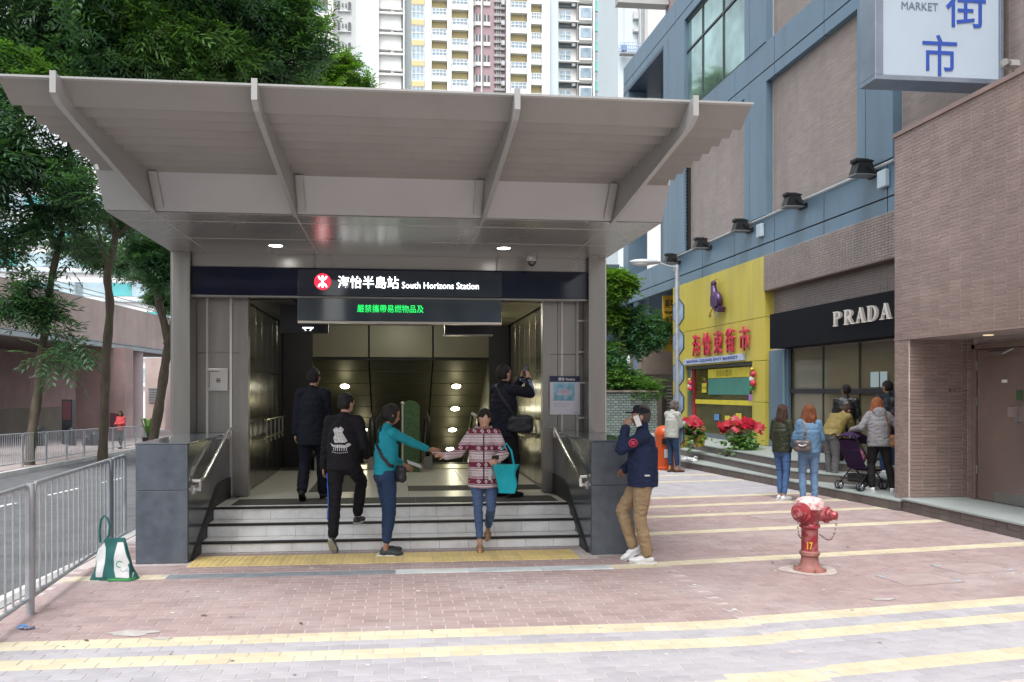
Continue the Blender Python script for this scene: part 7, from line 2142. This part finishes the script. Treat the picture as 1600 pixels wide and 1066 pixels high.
B9 = world_bag(p9, 'handbag', 'grey leather bag slung on the back of the denim jacket girl', p9['hp'] + Vector((-.16, -.18, .10)), (.15, .07, .11), mat('taupe_leather', (.10, .085, .085), .35, 0, .3, 10), R(-30))
MB().tube([(-.06, -.07, .02), (.0, -.085, .0), (.07, -.07, .03)], .012, 6).build('buckle', chrome, B9)
strap(p9, [p9['hp'] + Vector((-.14, -.16, .2)), p9['ch'] + Vector((-.10, -.15, 0)), p9['sL'] + Vector((.04, -.02, .08))], .045, .01, MT['taupe_leather'], 'bag_strap')
# 12 woman in grey hoodie at stroller
x, y, _ = at_z(1372, 768, .15)
gh = cloth('grey_marl_hoodie', (.20, .195, .205), .85, .3)
p12 = person('copper haired woman in a grey hoodie with a tan bag beside the pushchair', (x, y, .15), R(-14), 1.47, gh, cloth('black_wide_trousers', (.012, .011, .012)), hair_og, skin_l, lean=.10, head=(.1, .25), hip=(0, -.05, .92), female=True, top_r=.026, hem=.84, build=1.12,
            feet={'L': (-.10, .02, .085, .2), 'R': (.24, -.05, .085, -.7)}, hands={'L': (-.40, .20, 1.12), 'R': (.46, .16, 1.22)}, poles={'hL': (-.6, -.5, -1), 'hR': (.6, -.5, -1)}, hairtype='long', shoe=whi, sole=whi, cuff=.03, trouser_r=.016, hood=True, vox=.012)
TBg = world_bag(p12, 'satchel', 'tan leather satchel at the hip of the grey hoodie woman', p12['hp'] + Vector((.24, -.10, .02)), (.10, .05, .12), mat('tan_leather', (.22, .10, .035), .45, 0, .2, 10), R(-30))
strap(p12, [p12['hp'] + Vector((.2, -.12, .1)), p12['ch'] + Vector((.12, -.14, -.02)), p12['sR'] + Vector((-.08, -.04, .08)), p12['sR'] + Vector((-.08, .1, -.02))], .035, .006, MT['tan_leather'], 'bag_strap')
# 11 bent person
x, y, _ = at_z(1300, 752, .15)
p11 = person('person in a mustard olive jacket bending over the pushchair', (x, y, .15), R(-65), 1.50, cloth('mustard_jacket', (.22, .17, .055), .6, .3), cloth('grey_check_trousers', (.12, .115, .12)), hair_br, skin_l, lean=.85, head=(-.2, .8), hip=(0, -.05, .93), top_r=.032, hem=.86, build=1.1,
             feet={'L': (-.09, .05, .085), 'R': (.09, -.05, .085)}, hands={'L': (-.12, .62, .88), 'R': (.14, .60, .86)}, cuff=.03, vox=.013, trouser_r=.018)
# 10 leather jacket
x, y, _ = at_z(1330, 720, .30)
p10 = person('man in a black leather jacket looking at the luxury shop glazing', (at_y(1322, 600, 13.9)[0], 13.9, .30), R(-28), 1.52, blk_leather, blk_c, hair_k, skin_m, head=(.5, -.05), top_r=.026, hem=.84, build=1.08, hands={'L': (-.16, .25, 1.05), 'R': (.18, .22, 1.05)}, cuff=.02, vox=.013, collar=.02)
# 13 backpack man and 14 partly hidden
p13 = person('man with a dark jacket and black backpack facing the shop', (at_y(1388, 600, 13.0)[0], 13.0, .30), R(-8), 1.58, cloth('dark_slate_jacket', (.016, .024, .034), .6, .3), dkjean, hair_k, skin_m, head=(.35, .05), top_r=.030, hem=.82, build=1.12, feet={'L': (-.09, 0, .085), 'R': (.10, .04, .085)}, hands={'L': (-.2, .22, 1.0), 'R': (.2, .24, 1.02)}, shoe=whi, sole=whi, cuff=.03, vox=.013)
BP = world_bag(p13, 'backpack', 'black backpack carried by the man facing the shop', p13['ch'] + Vector((.06, -.20, -.04)), (.15, .09, .21), MT['black_nylon'], R(-8))
p14 = person('person in dark clothes mostly hidden behind the brown pillar', (at_y(1409, 600, 13.3)[0], 13.3, .30), R(20), 1.56, blk_c, blk_c, hair_k, skin_m, head=(.2, 0), top_r=.024, vox=.015, cuff=.02)
# 15 woman in red far left
yy = 37.0
p15 = person('woman in a coral red jumper walking behind the far railing', (at_y(189, 690, yy)[0], yy, rz_(yy) + .13), R(165), 1.66, cloth('coral_knit', (.62, .09, .10), .8, .2), cloth('dark_slacks', (.02, .02, .025)), hair_k, skin_m, head=(0, .2), female=True, top_r=.03, hem=.86, hands={'L': (-.1, .28, 1.15), 'R': (.1, .28, 1.15)}, feet={'L': (-.05, .1, .085), 'R': (.07, -.12, .12, 0, .4)}, hairtype='long', vox=.018)

# ---- pushchair
x, y, _ = at_z(1346, 766, .15)
PC = thing('pushchair', 'dark purple pushchair with black wheels on the terrace step', 'pushchair', (x + .06, y + .12, .15), R(-70))
PC.scale = (.9, .9, .88)
purc = cloth('deep_purple_cloth', (.028, .010, .045)); tub = mat('black_tube', (.02, .02, .022), .35, .4)
for (wx_, wy_) in ((-.2, .32), (.2, .32), (-.22, -.28), (.22, -.28)):
    for dx in (-.028, .028):
        A = Matrix.Translation((wx_ + dx, wy_, .08)) @ Matrix.Rotation(R(90), 4, 'Y')
        q = MB(); q.tube([A @ Vector((.068 * math.cos(a), .068 * math.sin(a), 0)) for a in [2 * PI * i / 18 for i in range(18)]], .013, 6, closed=True); w_ = q.build('tyre', black_m, PC, True)
        q = MB()
        for i in range(5): a = 2 * PI * i / 5; q.tube([A @ Vector((0, 0, 0)), A @ Vector((.062 * math.cos(a), .062 * math.sin(a), 0))], .006, 5)
        q.build('wheel_spokes', galv, PC)
for sx in (-.2, .2):
    q = MB(); q.tube([(sx, .32, .12), (sx, .05, .42), (sx, -.34, .92), (sx, -.42, 1.0)], .013, 8); q.tube([(sx, -.28, .12), (sx, .05, .42), (sx * .9, .2, .55)], .012, 8); q.build('frame_tube', tub, PC, True)
    q = MB(); q.tube([(sx, -.42, 1.0), (sx, -.50, .98), (sx, -.52, .94)], .017, 8); q.build('handle', black_m, PC, True)
q = MB(); q.tube([(-.2, -.28, .2), (.2, -.28, .2)], .01, 6); q.tube([(-.2, .32, .2), (.2, .32, .2)], .01, 6); q.build('cross_bar', tub, PC)
q = MB()
sec = [(.30, .36), (.10, .36), (-.10, .42), (-.26, .74), (-.30, .92)]
for i in range(4): q.add([(-.19, sec[i][0], sec[i][1]), (.19, sec[i][0], sec[i][1]), (.19, sec[i + 1][0], sec[i + 1][1]), (-.19, sec[i + 1][0], sec[i + 1][1]), (-.19, sec[i][0], sec[i][1] - .03), (.19, sec[i][0], sec[i][1] - .03), (.19, sec[i + 1][0] - .02, sec[i + 1][1] - .03), (-.19, sec[i + 1][0] - .02, sec[i + 1][1] - .03)], [(0, 1, 2, 3), (7, 6, 5, 4), (0, 3, 7, 4), (1, 5, 6, 2), (0, 4, 5, 1), (3, 2, 6, 7)])
q.build('seat', purc, PC)
q = MB()
NH = 8
for i in range(NH + 1):
    a = R(20 + 110 * i / NH)
    for j in range(9):
        b_ = -1 + 2 * j / 8; q.v.append((b_ * .20, -.20 + .30 * math.cos(a) * math.sqrt(max(0, 1 - .25 * b_ * b_)), .70 + .34 * math.sin(a) * math.sqrt(max(0, 1 - .35 * b_ * b_))))
for i in range(NH):
    for j in range(8): q.f.append([i * 9 + j, i * 9 + j + 1, (i + 1) * 9 + j + 1, (i + 1) * 9 + j]); q.m.append(0)
h_ = q.build('hood', purc, PC, True); sm = h_.modifiers.new('thick', 'SOLIDIFY'); sm.thickness = .012
q = MB(); sheet_bag(q, .34, .36, .26, .30, .14); q.v = [(x_, y_ - .05, z_ + .14) for x_, y_, z_ in q.v]; q.build('basket', black_m, PC, True)
q = MB(); q.ell((0, -.02, .60), (.11, .10, .16), n=14, m=10); q.build('blanket', mat('pink_white_blanket', (.55, .2, .28), .8, 0, .6, 14), PC, True)

# printed panels of the shopping bag laid on its cloth
ib = dict(T=BG, pouch=RP)
surf_print(ib, 'pouch', [[(-.02, .035), (.115, .03), (.105, .12), (.06, .22), (.02, .34), (-.03, .34), (-.045, .2), (-.04, .1)]], (0, 1, 0), 'white_front', wb, (.065, -.05, 0), off=.003, seg=.02)
surf_print(ib, 'pouch', [[(-.10, .008), (.13, .008), (.125, .028), (-.09, .026)]], (0, 1, 0), 'green_trim', mat('leaf_green_trim', (.05, .28, .08), .7), (.065, -.05, 0), off=.004, seg=.02)
surf_print(ib, 'pouch', ring((.005, .15), .022, .03, 14, .6, 5.2), (0, 1, 0), 'printed_swirl', mat('green_print', (.03, .3, .15), .6), (.065, -.05, 0), off=.005, seg=.02)
surf_print(ib, 'pouch', ring((.045, .115), .026, .033, 12, 3.4, 6.3) + [[(.05 + .012 * i, .088), (.058 + .012 * i, .088), (.058 + .012 * i, .098), (.05 + .012 * i, .098)] for i in range(4)], (0, 1, 0), 'grey_print', MT['grey_print'], (.065, -.05, 0), off=.005, seg=.02)
ib['lp'] = LPo
surf_print(ib, 'lp', [[(-.01, .03), (.05, .03), (.06, .15), (.05, .32), (.0, .33), (-.03, .2)]], (0, 1, 0), 'white_front', wb, (-.14, 0, 0), off=.003, seg=.02)
# ================================================================== blocks across the plaza, behind the viewpoint (seen in reflections)
def estate(name, label, x0, x1, y, z1, m, wm, nx, fh=3.0, dx=1.5):
    T = thing(name, label, 'building', ((x0 + x1) / 2, y, 0), world=True)
    MB().box(x0, x1, y - 14, y, -1, z1).build('wall', m, T)
    me = MB().box(-dx / 2, dx / 2, -.04, .06, 0, 1.5).mesh('window', wm)
    sl_ = MB().box(x0, x1, y - .01, y + .5, -.12, .12).mesh('balcony_slab', wht2)
    for r in range(int(z1 / fh) - 1):
        inst('balcony_slab', sl_, T, Matrix.Translation((0, 0, 2.6 + r * fh)))
        for k in range(nx): inst('window', me, T, Matrix.Translation((x0 + (k + .5) * (x1 - x0) / nx, y, 3.6 + r * fh)))
estate('estate_block', 'pink estate block mirrored in the glass of the station sign', -26, -6, -34, 24, pk, twin_d, 8)
estate('estate_block', 'white estate block mirrored in the glass of the message board', -4, 13, -42, 36, wht2, twin, 7)
estate('estate_block', 'low grey estate block mirrored at the right of the station header', 15, 40, -30, 15, greyr, twin_d, 8)
# ================================================================== end
for o in bpy.data.objects:
    for k in ('world_built', '_inv'):
        if k in o: del o[k]
